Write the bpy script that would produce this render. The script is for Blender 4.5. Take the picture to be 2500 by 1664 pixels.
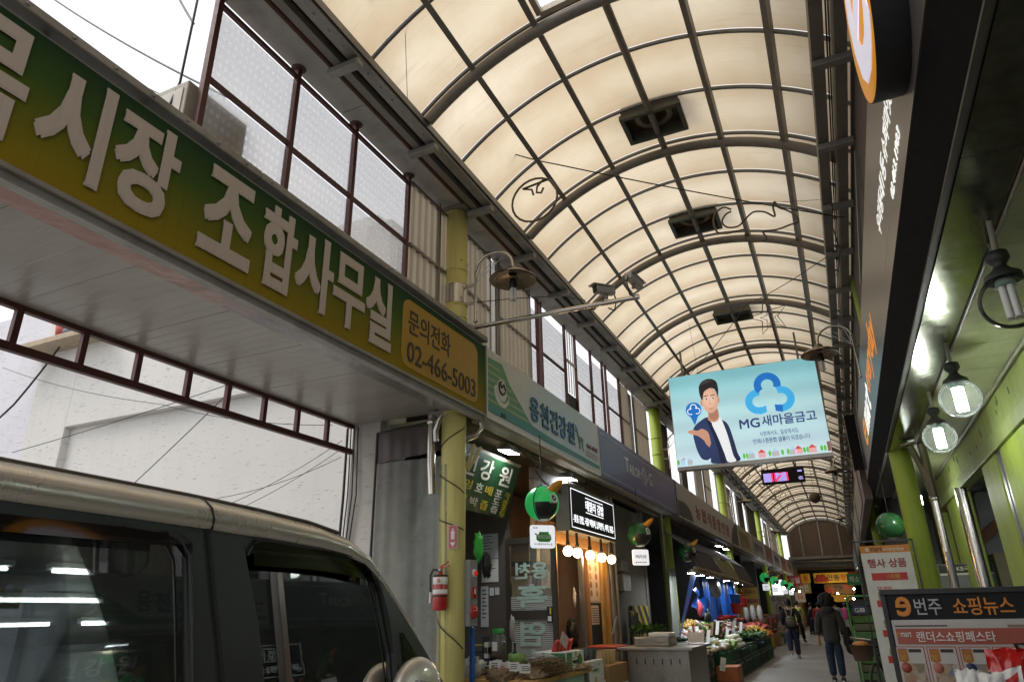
import bpy, math, random
from mathutils import Vector, Matrix, noise
random.seed(7)
for o in list(bpy.data.objects): bpy.data.objects.remove(o)
sc = bpy.context.scene
COL = sc.collection
# ------------------------------------------------------------------ camera
H = 1.42
cam_d = bpy.data.cameras.new('camera'); cam = bpy.data.objects.new('camera', cam_d); COL.objects.link(cam)
cam_d.sensor_width = 36.0; cam_d.lens = 36.0*1667/2500; cam_d.clip_start = 0.05; cam_d.clip_end = 500
CR = [[0.90684289, -0.17045219, -0.3854634], [0.42109173, 0.32774127, 0.84573484], [-0.01782509, -0.92926407, 0.36898585]]
cam.matrix_world = Matrix([[r[0], -r[1], -r[2], t] for r, t in zip(CR, (0, 0, H))] + [[0, 0, 0, 1]])
sc.camera = cam
# ------------------------------------------------------------------ sky, sun, exposure
SUN_EL, SUN_AZ = math.radians(56), math.radians(230)
wd = bpy.data.worlds.new('World'); sc.world = wd; wd.use_nodes = True
wn = wd.node_tree; bg = wn.nodes['Background']
sky = wn.nodes.new('ShaderNodeTexSky'); sky.sky_type = 'NISHITA'; sky.sun_disc = False
sky.sun_elevation = SUN_EL; sky.sun_rotation = SUN_AZ; sky.air_density = 1.5; sky.dust_density = 5.0
mx = wn.nodes.new('ShaderNodeMix'); mx.data_type = 'RGBA'; mx.inputs[0].default_value = 0.8
wn.links.new(sky.outputs[0], mx.inputs[6]); mx.inputs[7].default_value = (7.9, 7.9, 8.0, 1)     # overcast veil
wn.links.new(mx.outputs[2], bg.inputs[0]); bg.inputs[1].default_value = 0.1
sun_d = bpy.data.lights.new('sun', 'SUN'); sun_d.energy = 0.8; sun_d.angle = math.radians(25); sun_d.color = (1, .96, .9)
sun = bpy.data.objects.new('sun', sun_d); COL.objects.link(sun)
sun.rotation_euler = Vector((-math.sin(SUN_AZ)*math.cos(SUN_EL), -math.cos(SUN_AZ)*math.cos(SUN_EL), -math.sin(SUN_EL))).to_track_quat('-Z', 'Y').to_euler()
vs = sc.view_settings; vs.view_transform = 'Standard'; vs.look = 'None'; vs.gamma = 1; vs.use_curve_mapping = False
vs.exposure = 0.80
sc.cycles.use_denoising = True
sc.cycles.max_bounces = 10; sc.cycles.diffuse_bounces = 5; sc.cycles.transparent_max_bounces = 16
sc.cycles.caustics_reflective = False; sc.cycles.caustics_refractive = False
sc.cycles.sample_clamp_indirect = 6
# ------------------------------------------------------------------ helpers
def V(*a): return Vector(a)
class MB:
    """collects shapes in world coordinates and links them as one mesh object"""
    def __init__(s): s.v = []; s.f = []; s.m = []; s.cur = 0; s.sm = []
    def _add(s, vs_, fs, smooth=False):
        b = len(s.v); s.v += [tuple(p) for p in vs_]
        for f in fs: s.f.append([b+i for i in f]); s.m.append(s.cur); s.sm.append(smooth)
        return s
    def slot(s, i): s.cur = i; return s
    def box(s, x0, x1, y0, y1, z0, z1):
        if x0 > x1: x0, x1 = x1, x0
        if y0 > y1: y0, y1 = y1, y0
        if z0 > z1: z0, z1 = z1, z0
        p = [(x0,y0,z0),(x1,y0,z0),(x1,y1,z0),(x0,y1,z0),(x0,y0,z1),(x1,y0,z1),(x1,y1,z1),(x0,y1,z1)]
        return s._add(p, [(0,3,2,1),(4,5,6,7),(0,1,5,4),(1,2,6,5),(2,3,7,6),(3,0,4,7)])
    def obox(s, c, ax, ay, az, hx, hy, hz):
        c = Vector(c); X = Vector(ax).normalized()*hx; Y = Vector(ay).normalized()*hy; Z = Vector(az).normalized()*hz
        p = [c-X-Y-Z, c+X-Y-Z, c+X+Y-Z, c-X+Y-Z, c-X-Y+Z, c+X-Y+Z, c+X+Y+Z, c-X+Y+Z]
        return s._add(p, [(0,3,2,1),(4,5,6,7),(0,1,5,4),(1,2,6,5),(2,3,7,6),(3,0,4,7)])
    def beam(s, p, q, w, h, up=(0,0,1)):
        p = Vector(p); q = Vector(q); d = q-p; u = Vector(up)
        if d.normalized().cross(u).length < 1e-3: u = Vector((1,0,0))
        x = d.normalized().cross(u).normalized(); u = x.cross(d.normalized())
        return s.obox((p+q)/2, x, d, u, w/2, d.length/2, h/2)
    def tube(s, pts, r, n=8, cap=True, smooth=True):
        pts = [Vector(p) for p in pts]; rs = r if isinstance(r, (list, tuple)) else [r]*len(pts)
        vs_ = []; prev = None
        for i, p in enumerate(pts):
            t = (pts[min(i+1, len(pts)-1)]-pts[max(i-1, 0)])
            if t.length < 1e-9: t = Vector((0,0,1))
            t.normalize()
            a = prev if prev else (Vector((0,0,1)) if abs(t.z) < .9 else Vector((1,0,0)))
            a = (a-t*a.dot(t))
            if a.length < 1e-6: a = t.orthogonal()
            a.normalize(); prev = a; b = t.cross(a)
            for k in range(n):
                g = 2*math.pi*k/n; vs_.append(p+(a*math.cos(g)+b*math.sin(g))*rs[i])
        fs = [(i*n+k, i*n+(k+1)%n, (i+1)*n+(k+1)%n, (i+1)*n+k) for i in range(len(pts)-1) for k in range(n)]
        s._add(vs_, fs, smooth)
        if cap:
            s._add(vs_[:n], [tuple(range(n))[::-1]]); s._add(vs_[-n:], [tuple(range(n))])
        return s
    def lathe(s, c, prof, n=20, axis=(0,0,1), smooth=True):
        c = Vector(c); z = Vector(axis).normalized(); a = z.orthogonal().normalized(); b = z.cross(a)
        vs_ = [c+z*h+(a*math.cos(2*math.pi*k/n)+b*math.sin(2*math.pi*k/n))*r for r, h in prof for k in range(n)]
        fs = [(i*n+k, i*n+(k+1)%n, (i+1)*n+(k+1)%n, (i+1)*n+k) for i in range(len(prof)-1) for k in range(n)]
        return s._add(vs_, fs, smooth)
    def ball(s, c, r, nu=16, nv=10, sc_=(1,1,1), jit=0.0, seed=0):
        c = Vector(c); vs_ = []; rnd = random.Random(seed)
        for j in range(nv+1):
            th = math.pi*j/nv
            for k in range(nu):
                ph = 2*math.pi*k/nu; d = Vector((math.sin(th)*math.cos(ph), math.sin(th)*math.sin(ph), math.cos(th)))
                rr = r*(1+jit*noise.noise(d*3+Vector((seed*7.1, 0, 0))))
                vs_.append(c+Vector((d.x*sc_[0], d.y*sc_[1], d.z*sc_[2]))*rr)
        fs = []
        for j in range(nv):
            for k in range(nu): fs.append((j*nu+k, (j+1)*nu+k, (j+1)*nu+(k+1)%nu, j*nu+(k+1)%nu))
        return s._add(vs_, fs, True)
    def prism(s, poly, o, u, v, w):
        """polygon (list of 2d) in frame o,u,v extruded along vector w"""
        o = Vector(o); u = Vector(u); v = Vector(v); w = Vector(w); n = len(poly)
        a = [o+u*p[0]+v*p[1] for p in poly]; b = [p+w for p in a]
        return s._add(a+b, [tuple(range(n))[::-1], tuple(range(n, 2*n))]+[(i, (i+1)%n, n+(i+1)%n, n+i) for i in range(n)])
    def quad(s, *p): return s._add(p, [tuple(range(len(p)))])
    def grid(s, fn, nu, nv, smooth=True):
        vs_ = [fn(i/nu, j/nv) for j in range(nv+1) for i in range(nu+1)]
        return s._add(vs_, [(j*(nu+1)+i, j*(nu+1)+i+1, (j+1)*(nu+1)+i+1, (j+1)*(nu+1)+i) for j in range(nv) for i in range(nu)], smooth)
    def build(s, name, mats, parent=None, bevel=0, seg=2):
        me = bpy.data.meshes.new(name); off = root_loc(parent)
        me.from_pydata([(x-off[0], y-off[1], z-off[2]) for x, y, z in s.v], [], s.f)
        if not isinstance(mats, (list, tuple)): mats = [mats]
        for m in mats: me.materials.append(m)
        me.polygons.foreach_set('material_index', s.m); me.polygons.foreach_set('use_smooth', s.sm); me.update()
        o = bpy.data.objects.new(name, me); COL.objects.link(o); o.parent = parent
        if bevel:
            b = o.modifiers.new('bevel', 'BEVEL'); b.width = bevel; b.segments = seg; b.limit_method = 'ANGLE'
        return o
def root_loc(p):
    v = Vector((0,0,0))
    while p is not None: v = v+p.location; p = p.parent
    return v
def thing(name, label, cat, loc=(0,0,0), group=None):
    o = bpy.data.objects.new(name, None); COL.objects.link(o); o.location = loc; o.empty_display_size = .1
    return tag(o, label, cat, group)
def tag(o, label, cat, group=None):
    o['label'] = label; o['category'] = cat
    if group: o['group'] = group
    return o
def kind(o, k): o['kind'] = k; return o
def copy_tree(o, parent=None):
    c = o.copy(); COL.objects.link(c); c.parent = parent
    for ch in list(o.children): copy_tree(ch, c)
    return c
# ------------------------------------------------------------------ materials
MATS = {}
class NB:
    def __init__(s, name):
        s.m = bpy.data.materials.new(name); s.m.use_nodes = True; s.t = s.m.node_tree
        s.p = s.t.nodes['Principled BSDF']; s.out = s.t.nodes['Material Output']
        s.tc = s.t.nodes.new('ShaderNodeTexCoord'); s.obj = s.tc.outputs['Object']
    def n(s, k, **kw):
        x = s.t.nodes.new('ShaderNode'+k)
        for a, b in kw.items(): setattr(x, a, b)
        return x
    def l(s, a, b): s.t.links.new(a, b)
    def noise(s, scale, detail=4, rough=.55, stretch=(1,1,1)):
        mp = s.n('Mapping'); mp.inputs['Scale'].default_value = stretch; s.l(s.obj, mp.inputs[0])
        x = s.n('TexNoise'); x.inputs['Scale'].default_value = scale; x.inputs['Detail'].default_value = detail; x.inputs['Roughness'].default_value = rough
        s.l(mp.outputs[0], x.inputs[0]); return x.outputs['Fac']
    def ramp(s, fac, stops):
        r = s.n('ValToRGB'); e = r.color_ramp.elements
        while len(e) < len(stops): e.new(.5)
        for q, (p, c) in zip(e, stops): q.position = p; q.color = (*c, 1) if len(c) == 3 else c
        s.l(fac, r.inputs[0]); return r.outputs[0]
    def mix(s, fac, a, b, mode='MIX'):
        x = s.n('Mix', data_type='RGBA', blend_type=mode)
        for sock, val in ((x.inputs[0], fac), (x.inputs[6], a), (x.inputs[7], b)):
            if hasattr(val, 'is_output'): s.l(val, sock)
            elif isinstance(val, (int, float)): sock.default_value = val
            else: sock.default_value = (*val, 1)
        return x.outputs[2]
    def math(s, op, a, b=0.0, c=None):
        x = s.n('Math', operation=op)
        for i, val in enumerate((a, b) if c is None else (a, b, c)):
            if hasattr(val, 'is_output'): s.l(val, x.inputs[i])
            else: x.inputs[i].default_value = val
        return x.outputs[0]
    def sep(s):
        x = s.n('SeparateXYZ'); s.l(s.obj, x.inputs[0]); return x.outputs
    def bump(s, fac, strength=.3, dist=.01):
        b = s.n('Bump'); b.inputs['Strength'].default_value = strength; b.inputs['Distance'].default_value = dist
        s.l(fac, b.inputs['Height']); s.l(b.outputs[0], s.p.inputs['Normal']); return b.outputs[0]
def M(name, col, rough=.6, metal=0.0, var=.18, scale=6, dirt=.25, dcol=(.06,.05,.04), bump=.15, spec=.5, coat=0, emit=None, es=1.0):
    if name in MATS: return MATS[name]
    b = NB(name); p = b.p
    c = b.mix(b.noise(scale), [x*(1-var) for x in col], [min(1, x*(1+var)) for x in col])
    if dirt:
        d = b.ramp(b.noise(2.2, 6, .7, (1, 1, .35)), [(.48, (0,0,0)), (.75, (1,1,1))])
        c = b.mix(b.math('MULTIPLY', d, dirt), c, dcol)
    b.l(c, p.inputs['Base Color'])
    r = b.n('MapRange'); r.inputs['To Min'].default_value = max(.02, rough-.12); r.inputs['To Max'].default_value = min(1, rough+.12)
    b.l(b.noise(scale*2.5), r.inputs[0]); b.l(r.outputs[0], p.inputs['Roughness'])
    p.inputs['Metallic'].default_value = metal; p.inputs['Specular IOR Level'].default_value = spec; p.inputs['Coat Weight'].default_value = coat
    if bump: b.bump(b.noise(scale*9, 3), bump, .004)
    if emit: p.inputs['Emission Color'].default_value = (*emit, 1); p.inputs['Emission Strength'].default_value = es
    MATS[name] = b.m; return b.m
def MP(name, col, chip=(.10,.06,.035), amt=.8):
    """old gloss paint on steel: uneven colour, chips showing rust, grime running down and gathering at the foot"""
    if name in MATS: return MATS[name]
    b = NB(name); x, y, z = b.sep()
    c = b.mix(b.noise(1.5, 5), [q*.78 for q in col], [min(1, q*1.12) for q in col])
    run = b.ramp(b.noise(7, 6, .7, (1.6, 1.6, .12)), [(.50,(0,0,0)),(.78,(1,1,1))]); c = b.mix(b.math('MULTIPLY', run, .45), c, [q*.35 for q in col])
    foot = b.ramp(b.math('ADD', z, b.math('MULTIPLY', b.noise(4, 5), .8)), [(.25,(1,1,1)),(1.3,(0,0,0))]); c = b.mix(b.math('MULTIPLY', foot, .5), c, (.07,.06,.04))
    ch = b.ramp(b.noise(9, 8, .8), [(.665,(0,0,0)),(.69,(1,1,1))]); c = b.mix(b.math('MULTIPLY', ch, amt), c, chip)
    b.l(c, b.p.inputs['Base Color']); r = b.n('MapRange'); r.inputs['To Min'].default_value = .35; r.inputs['To Max'].default_value = .75; b.l(b.noise(6), r.inputs[0]); b.l(r.outputs[0], b.p.inputs['Roughness'])
    b.bump(b.math('ADD', b.math('MULTIPLY', ch, -.6), b.noise(14, 4)), .35, .004); MATS[name] = b.m; return b.m
def ME(name, col, strength):
    if name in MATS: return MATS[name]
    b = NB(name); p = b.p; p.inputs['Base Color'].default_value = (*[min(.8, x) for x in col], 1)
    p.inputs['Emission Color'].default_value = (*col, 1); p.inputs['Emission Strength'].default_value = strength
    MATS[name] = b.m; return b.m
def MGlass(name, tint=(1,1,1), refl=.5, rough=.02, film=0.0, fcol=(.5,.5,.5)):
    """thin clear sheet: transparent with a Fresnel reflection (and an optional milky film)"""
    if name in MATS: return MATS[name]
    b = NB(name); t = b.n('BsdfTransparent'); t.inputs[0].default_value = (*tint, 1)
    g = b.n('BsdfGlossy'); g.inputs['Roughness'].default_value = rough
    lw = b.n('Fresnel'); lw.inputs[0].default_value = 1.3+refl*.6
    mx_ = b.n('MixShader'); b.l(lw.outputs[0], mx_.inputs[0]); b.l(t.outputs[0], mx_.inputs[1]); b.l(g.outputs[0], mx_.inputs[2]); o = mx_.outputs[0]
    if film:
        d = b.n('BsdfTranslucent'); d.inputs[0].default_value = (*fcol, 1); d2 = b.n('BsdfDiffuse'); d2.inputs[0].default_value = (*fcol, 1)
        dd = b.n('MixShader'); b.l(d.outputs[0], dd.inputs[1]); b.l(d2.outputs[0], dd.inputs[2])
        m2 = b.n('MixShader'); nz = b.ramp(b.noise(3, 5, .6), [(.2, (film*.6,)*3), (.8, (min(1, film*1.3),)*3)])
        b.l(nz, m2.inputs[0]); b.l(o, m2.inputs[1]); b.l(dd.outputs[0], m2.inputs[2]); o = m2.outputs[0]
    b.l(o, b.out.inputs[0]); MATS[name] = b.m; return b.m
# ------------------------------------------------------------------ lettering
TCACHE = {}; TOBJ = []; TLOG = []
def glyphs(s, off, res=3):
    k = (s, off)
    if k not in TCACHE:
        if not TOBJ:
            TOBJ.append(bpy.data.objects.new('t', bpy.data.curves.new('t', 'FONT')))
        o = TOBJ[0]; c = o.data; c.body = s; c.size = 1; c.offset = off; c.extrude = .5; c.resolution_u = res
        me = bpy.data.meshes.new_from_object(o)
        vv = [v.co.copy() for v in me.vertices]; ff = [list(p.vertices) for p in me.polygons]
        bpy.data.meshes.remove(me)
        x0 = min(v.x for v in vv); x1 = max(v.x for v in vv); y0 = min(v.y for v in vv); y1 = max(v.y for v in vv)
        TCACHE[k] = ([((v.x-x0)/(x1-x0), (v.y-y0)/(y1-y0), v.z) for v in vv], ff, (x1-x0)/(y1-y0))
    return TCACHE[k]
def text(s, o, u, v, w, h, mat, parent, off=.012, depth=.006, name='lettering', mb=None, fit=None):
    """lettering whose box starts at o (lower left), unit axes u (reading direction), v (up), size w x h"""
    lim = 0 if s.isascii() else .012
    bold = max(0, off-lim); off = min(off, lim)
    vs_, ff, asp = glyphs(s, off)
    sh = [(0, 0)] if bold == 0 else [(bold*a_, bold*b_) for a_, b_ in ((-1,-1),(1,-1),(-1,1),(1,1),(0,0))]
    u = Vector(u); v = Vector(v); n = u.cross(v).normalized(); o = Vector(o)
    if fit == 'h': w = h*asp
    m = mb or MB()
    for q, (sx_, sy_) in enumerate(sh):
        m._add([o+u*(a*w+sx_*h)+v*(b*h+sy_*h)+n*(depth*(c+.5)+(.0004*q if depth > 0 else -.0004*q)) for a, b, c in vs_], ff)
    if mb: return mb
    o_ = m.build(name, mat, parent); TLOG.append((o_.name, s)); return o_
LY, UZ, RX = V(0,1,0), V(0,0,1), V(1,0,0)
def ltext(s, y0, y1, z0, z1, x, mat, parent, **k): return text(s, (x, y0, z0), LY, UZ, y1-y0, z1-z0, mat, parent, **k)
def ftext(s, x0, x1, z0, z1, y, mat, parent, **k): return text(s, (x0, y, z0), RX, UZ, x1-x0, z1-z0, mat, parent, **k)
def rtext(s, y0, y1, z0, z1, x, mat, parent, **k): return text(s, (x, y0, z0), -LY, UZ, y0-y1, z1-z0, mat, parent, **k)   # y0 > y1
# ------------------------------------------------------------------ palette
steel_dark = M('arch_steel', (.22,.20,.175), .55, .2, dirt=.4, dcol=(.05,.035,.02))
steel_rib = M('rib_steel', (.20,.21,.22), .5, .2)
steel_grey = M('grey_steel', (.30,.29,.27), .5, .5, dirt=.4)
rail_black = M('rail_black', (.035,.033,.03), .5, .4)
red_steel = M('oxide_red_steel', (.085,.022,.018), .5, .1, dirt=.3)
soffit_white = M('soffit_panel', (.42,.40,.38), .55, dirt=.5, dcol=(.12,.09,.07))
paint_yellow = MP('column_yellow', (.76,.69,.25), amt=.6)
paint_green = MP('column_green', (.36,.47,.06))
paint_green2 = MP('beam_green', (.38,.47,.14), (.05,.05,.03))
stainless = M('stainless', (.55,.52,.48), .22, 1.0, var=.1, dirt=.25, dcol=(.2,.16,.12), bump=.05)
alu = M('aluminium', (.45,.44,.42), .35, .9, dirt=.3)
black_pl = M('black_plastic', (.012,.012,.013), .4, dirt=0)
black_box = M('black_panel', (.012,.012,.014), .6, dirt=.1, spec=.25)
white_paint = M('white_board', (.72,.71,.69), .5, dirt=.15)
white_pl = M('white_plastic', (.75,.75,.74), .35, dirt=.08)
concrete = M('concrete', (.20,.19,.17), .85, dirt=.5, bump=.4, scale=4)
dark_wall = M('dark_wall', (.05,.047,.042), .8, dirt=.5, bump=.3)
brown_wall = M('brown_wall', (.10,.08,.07), .75, dirt=.4)
cable_blk = M('cable_black', (.02,.02,.02), .5, dirt=0)
wood = M('warm_wood', (.34,.17,.06), .55, var=.3, scale=5, dirt=.2)
ochre_wood = M('ochre_wood', (.45,.25,.07), .5, var=.25)
rust = M('rust', (.08,.03,.015), .8, dirt=.4)
# ground ---------------------------------------------------------------
def road_mat():
    b = NB('road_concrete'); n1 = b.noise(.8, 6); n2 = b.noise(14, 5); n3 = b.noise(60, 3)
    c = b.mix(n1, (.19,.185,.175), (.33,.32,.30)); c = b.mix(b.ramp(n2, [(.55,(0,0,0)),(.75,(.5,)*3)]), c, (.07,.065,.06))
    b.l(c, b.p.inputs['Base Color']); b.p.inputs['Roughness'].default_value = .75; b.bump(n3, .35, .006); return b.m
o = MB().quad((-40,-30,0),(40,-30,0),(40,160,0),(-40,160,0)).build('road', road_mat()); kind(o, 'structure')
mk = M('worn_line', (.5,.48,.42), .7, dirt=.5)
for i, x in enumerate((.08, .30)):
    o = MB().quad((x,6,.004),(x+.03,6,.004),(x+.03,50,.004),(x,50,.004)).build('road_marking', mk); kind(o, 'structure')
# arcade roof -----------------------------------------------------------
X0, ZC = -1.2, 4.035
def arc(x, R): return ZC+math.sqrt(max(0, R*R-(x-X0)**2))
AY = [4.92+2.655*k for k in range(-2, 19)]; YEND = AY[-1]
RIB = .885
def sheet_mat():
    b = NB('cream_polycarbonate'); x, y, z = b.sep()
    w = b.math('SINE', b.math('MULTIPLY', y, 2*math.pi/.022))
    edge = b.math('ABSOLUTE', b.math('SUBTRACT', b.math('FRACT', b.math('DIVIDE', b.math('SUBTRACT', y, AY[0]), RIB)), .5))
    st = b.ramp(b.math('ADD', b.math('MULTIPLY', edge, .9), b.math('MULTIPLY', b.noise(1.6, 6, .65), .55)), [(.34,(0,0,0)),(.80,(1,1,1))])
    big = b.noise(.5, 4)
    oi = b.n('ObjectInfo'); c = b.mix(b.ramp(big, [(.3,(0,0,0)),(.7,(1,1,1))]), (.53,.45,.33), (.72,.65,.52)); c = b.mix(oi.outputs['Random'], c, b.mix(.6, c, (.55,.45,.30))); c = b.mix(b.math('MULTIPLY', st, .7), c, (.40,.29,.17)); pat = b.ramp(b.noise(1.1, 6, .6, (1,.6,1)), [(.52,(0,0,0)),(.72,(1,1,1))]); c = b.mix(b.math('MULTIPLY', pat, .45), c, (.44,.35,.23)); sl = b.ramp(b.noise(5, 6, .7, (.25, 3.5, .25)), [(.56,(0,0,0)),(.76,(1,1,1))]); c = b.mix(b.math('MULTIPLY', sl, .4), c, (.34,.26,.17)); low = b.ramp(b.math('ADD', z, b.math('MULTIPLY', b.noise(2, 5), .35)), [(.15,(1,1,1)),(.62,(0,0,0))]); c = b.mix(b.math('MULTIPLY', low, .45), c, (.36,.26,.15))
    spots = b.ramp(b.noise(6, 8, .75), [(.66,(0,0,0)),(.8,(1,1,1))]); c = b.mix(b.math('MULTIPLY', spots, .3), c, (.30,.23,.15))
    c = b.mix(b.math('MULTIPLY_ADD', w, .07, .07), c, (.36,.28,.20))
    t = b.n('BsdfTranslucent'); d = b.n('BsdfDiffuse'); b.l(c, t.inputs[0]); b.l(c, d.inputs[0])
    m = b.n('MixShader'); m.inputs[0].default_value = .12; b.l(t.outputs[0], m.inputs[1]); b.l(d.outputs[0], m.inputs[2])
    g = b.n('BsdfGlossy'); g.inputs['Roughness'].default_value = .25; f = b.n('Fresnel'); f.inputs[0].default_value = 1.35
    m2 = b.n('MixShader'); b.l(b.math('MULTIPLY', f.outputs[0], .5), m2.inputs[0]); b.l(m.outputs[0], m2.inputs[1]); b.l(g.outputs[0], m2.inputs[2])
    b.l(m2.outputs[0], b.out.inputs[0]); return b.m
sheet = sheet_mat()
roof = thing('arcade_roof', 'long barrel vaulted arcade roof of cream translucent sheets on steel arches', 'roof', (X0, 0, 6.1))
XL, XR = -3.32, .96
hatch = (4.03, 4.86, -1.84, -1.26)
n_sheet = int((YEND-AY[0])/RIB+.5)
for i in range(n_sheet):
    ya = AY[0]+i*RIB+.004; yb = ya+RIB-.008
    spans = [(XL, XR)]
    if ya < 4.5 < yb: spans = [(XL, hatch[2]), (hatch[3], XR)]
    for xa, xb in spans:
        m = MB(); th0 = math.asin((xa-X0)/3.09); th1 = math.asin((xb-X0)/3.09)
        m.grid(lambda u, v: (X0+3.09*math.sin(th0+(th1-th0)*v), ya+(yb-ya)*u, ZC+3.09*math.cos(th0+(th1-th0)*v)), 1, 26)
        m.build('roof_sheet', sheet, roof)
def arcpts(y, R, xa=XL, xb=XR, n=28):
    a = math.asin((xa-X0)/R); b_ = math.asin((xb-X0)/R)
    return [(X0+R*math.sin(a+(b_-a)*k/n), y, ZC+R*math.cos(a+(b_-a)*k/n)) for k in range(n+1)]
for y in AY: MB().tube(arcpts(y, 2.925, -3.16, .76), .060, 12).build('arch', steel_dark, roof)
for i in range(n_sheet+1):
    y = AY[0]+i*RIB; P = arcpts(y, 3.055); m = MB()
    for a, b_ in zip(P, P[1:]): m.beam(a, b_, .030, .030, (0,0,1))
    m.build('rib', steel_rib, roof)
for dx in (-1.42, -.71, .71, 1.42):
    x = X0+dx; z = arc(x, 2.985); n = V(dx, 0, z-ZC).normalized()
    MB().obox((x, (AY[0]+YEND)/2, z), n.cross(V(0,1,0)), (0,1,0), n, .029, (YEND-AY[0])/2, .045).build('purlin', steel_dark, roof)
MB().tube([(X0, AY[0], arc(X0, 2.975)), (X0, YEND, arc(X0, 2.975))], .042, 12).build('ridge_pipe', steel_dark, roof)
# hatch frame
m = MB()
for a, b_ in (((hatch[2], hatch[0]), (hatch[3], hatch[0])), ((hatch[3], hatch[0]), (hatch[3], hatch[1])), ((hatch[3], hatch[1]), (hatch[2], hatch[1])), ((hatch[2], hatch[1]), (hatch[2], hatch[0]))):
    m.beam((a[0], a[1], arc(a[0], 3.06)), (b_[0], b_[1], arc(b_[0], 3.06)), .06, .07)
m.build('hatch_frame', M('cream_frame', (.55,.48,.36), .5), roof)
# eaves: soffit, gutter channel, bolted plate, brackets, conduit
EY0, EY1 = AY[0], YEND
for k in range(22):
    ya = 0+k*2.655-1.0
    if ya > EY1: break
    MB().box(-3.80, -3.50, ya+.004, min(EY1, ya+2.651), 6.08, 6.30).build('soffit_board', soffit_white, roof)
MB().box(-3.497, -3.425, EY0, EY1, 6.10, 6.30).build('eave_channel', rail_black, roof)
MB().box(-3.425, -3.345, EY0, EY1, 6.05, 6.25).build('gutter_rail', steel_dark, roof)
MB().box(-3.342, -3.285, EY0, EY1, 6.13, 6.28).build('eave_channel', rail_black, roof)
MB().box(-3.282, -3.17, EY0, EY1, 6.07, 6.22).build('eave_plate', steel_grey, roof)
MB().tube([(-3.16, EY0, 6.11), (-3.16, EY1, 6.11)], .009, 6).build('eave_wire', cable_blk, roof)
MB().tube([(-3.47, EY0, 6.085), (-3.47, EY1, 6.085)], .03, 10).build('conduit', rust, roof)
m = MB()
for k in range(300):
    y = -.2+k*.19
    if y > EY1: break
    m.lathe((-3.225, y, 6.062), [(0, 0), (.012, 0), (.012, .01)], 6)
kind(m.build('bolts', steel_grey, roof), 'stuff')
for y in [k*1.3275+1.08 for k in range(39)]:
    MB().box(-3.50, -3.16, y, y+.085, 5.98, 6.045).build('eave_bracket', steel_grey, roof, .006)
# right eave
MB().box(.515, .625, EY0, EY1, 6.05, 6.2).build('gutter_rail', steel_dark, roof)
MB().box(.706, .81, EY0, EY1, 6.04, 6.25).build('eave_plate', steel_dark, roof)
for x in (.655, .675): MB().tube([(x, EY0, 6.1), (x, EY1, 6.1)], .008, 6).build('eave_wire', cable_blk, roof)
for y in [k*1.3275+1.6 for k in range(39)]:
    MB().box(.50, .86, y, y+.085, 5.97, 6.04).build('eave_bracket', steel_grey, roof, .006)
# end gable of the vault
gab = thing('gable_wall', 'dark brick gable closing the far end of the vaulted roof', 'wall', (X0, YEND+.1, 4.6))
brick = M('gable_brick', (.16,.11,.085), .85, var=.4, scale=9); mort = M('gable_mortar', (.28,.25,.22), .9)
pts = [(-3.3,4.6),(.95,4.6)]+[(p[0], p[2]) for p in arcpts(0, 3.09)][::-1]
MB().prism(pts, (0, YEND+.12, 0), (1,0,0), (0,0,1), (0,.2,0)).build('mortar_face', mort, gab)
m = MB(); row = 0; z = 4.64
while z < 7.0:
    x = -3.2+(.11 if row % 2 else 0)
    while x < .8:
        if arc(x+.1, 3.05) > z+.08 and abs(x+.1-X0) < 1.98: m.box(x, x+.20, YEND+.10, YEND+.14, z, z+.06)
        x += .215
    z += .075; row += 1
kind(m.build('bricks', brick, gab), 'stuff')
for x in (-2.4, -1.2, 0.0): MB().box(x-.05, x+.05, YEND+.02, YEND+.1, 4.6, arc(x, 3.0)).build('post', steel_grey, gab)
MB().box(-3.4, 1.0, YEND+.0, YEND+.12, 4.45, 4.62).build('beam', steel_dark, gab)
# fans
def fan(y, i):
    t = thing('roof_fan', 'square exhaust fan in the vault %s' % ('over the fruit shaped light frame', 'next to the whale shaped light frame', 'behind the star shaped light frame', 'far down by the mirror ball')[i], 'fan', (X0, y, 6.95), 'exhaust fans')
    x = X0; z = 6.96; a, b_ = .37, .27; fm = M('fan_frame', (.09,.095,.07), .6)
    m = MB()
    m.box(x-a, x+a, y-b_, y-b_+.05, z, z+.06); m.box(x-a, x+a, y+b_-.05, y+b_, z, z+.06); m.box(x-a, x-a+.05, y-b_+.05, y+b_-.05, z, z+.06); m.box(x+a-.05, x+a, y-b_+.05, y+b_-.05, z, z+.06)
    m.build('frame', fm, t)
    m = MB(); m.box(x-a+.02, x+a-.02, y-b_+.02, y-b_+.03, z+.06, z+.5); m.box(x-a+.02, x+a-.02, y+b_-.03, y+b_-.02, z+.06, z+.5); m.box(x-a+.02, x-a+.03, y-b_+.03, y+b_-.03, z+.06, z+.5); m.box(x+a-.03, x+a-.02, y-b_+.03, y+b_-.03, z+.06, z+.5); m.box(x-a+.02, x+a-.02, y-b_+.02, y+b_-.02, z+.5, z+.52)
    m.build('housing', M('fan_housing', (.12,.10,.075), .8, dirt=.5), t)
    MB().lathe((x, y, z+.14), [(.17,0),(.235,0),(.235,.1),(.17,.1),(.17,0)], 24).build('ring', M('fan_ring', (.34,.30,.25), .6), t)
    m = MB()
    for k in range(5):
        g = k*2*math.pi/5; d = V(math.cos(g), math.sin(g), 0); e = V(-math.sin(g), math.cos(g), .5).normalized()
        m.obox(V(x, y, z+.20)+d*.09, d, e, d.cross(e), .08, .04, .003)
    m.build('blade', rail_black, t)
for i, y in enumerate((6.98, 9.62, 13.62, 28.0)): fan(y, i)
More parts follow.
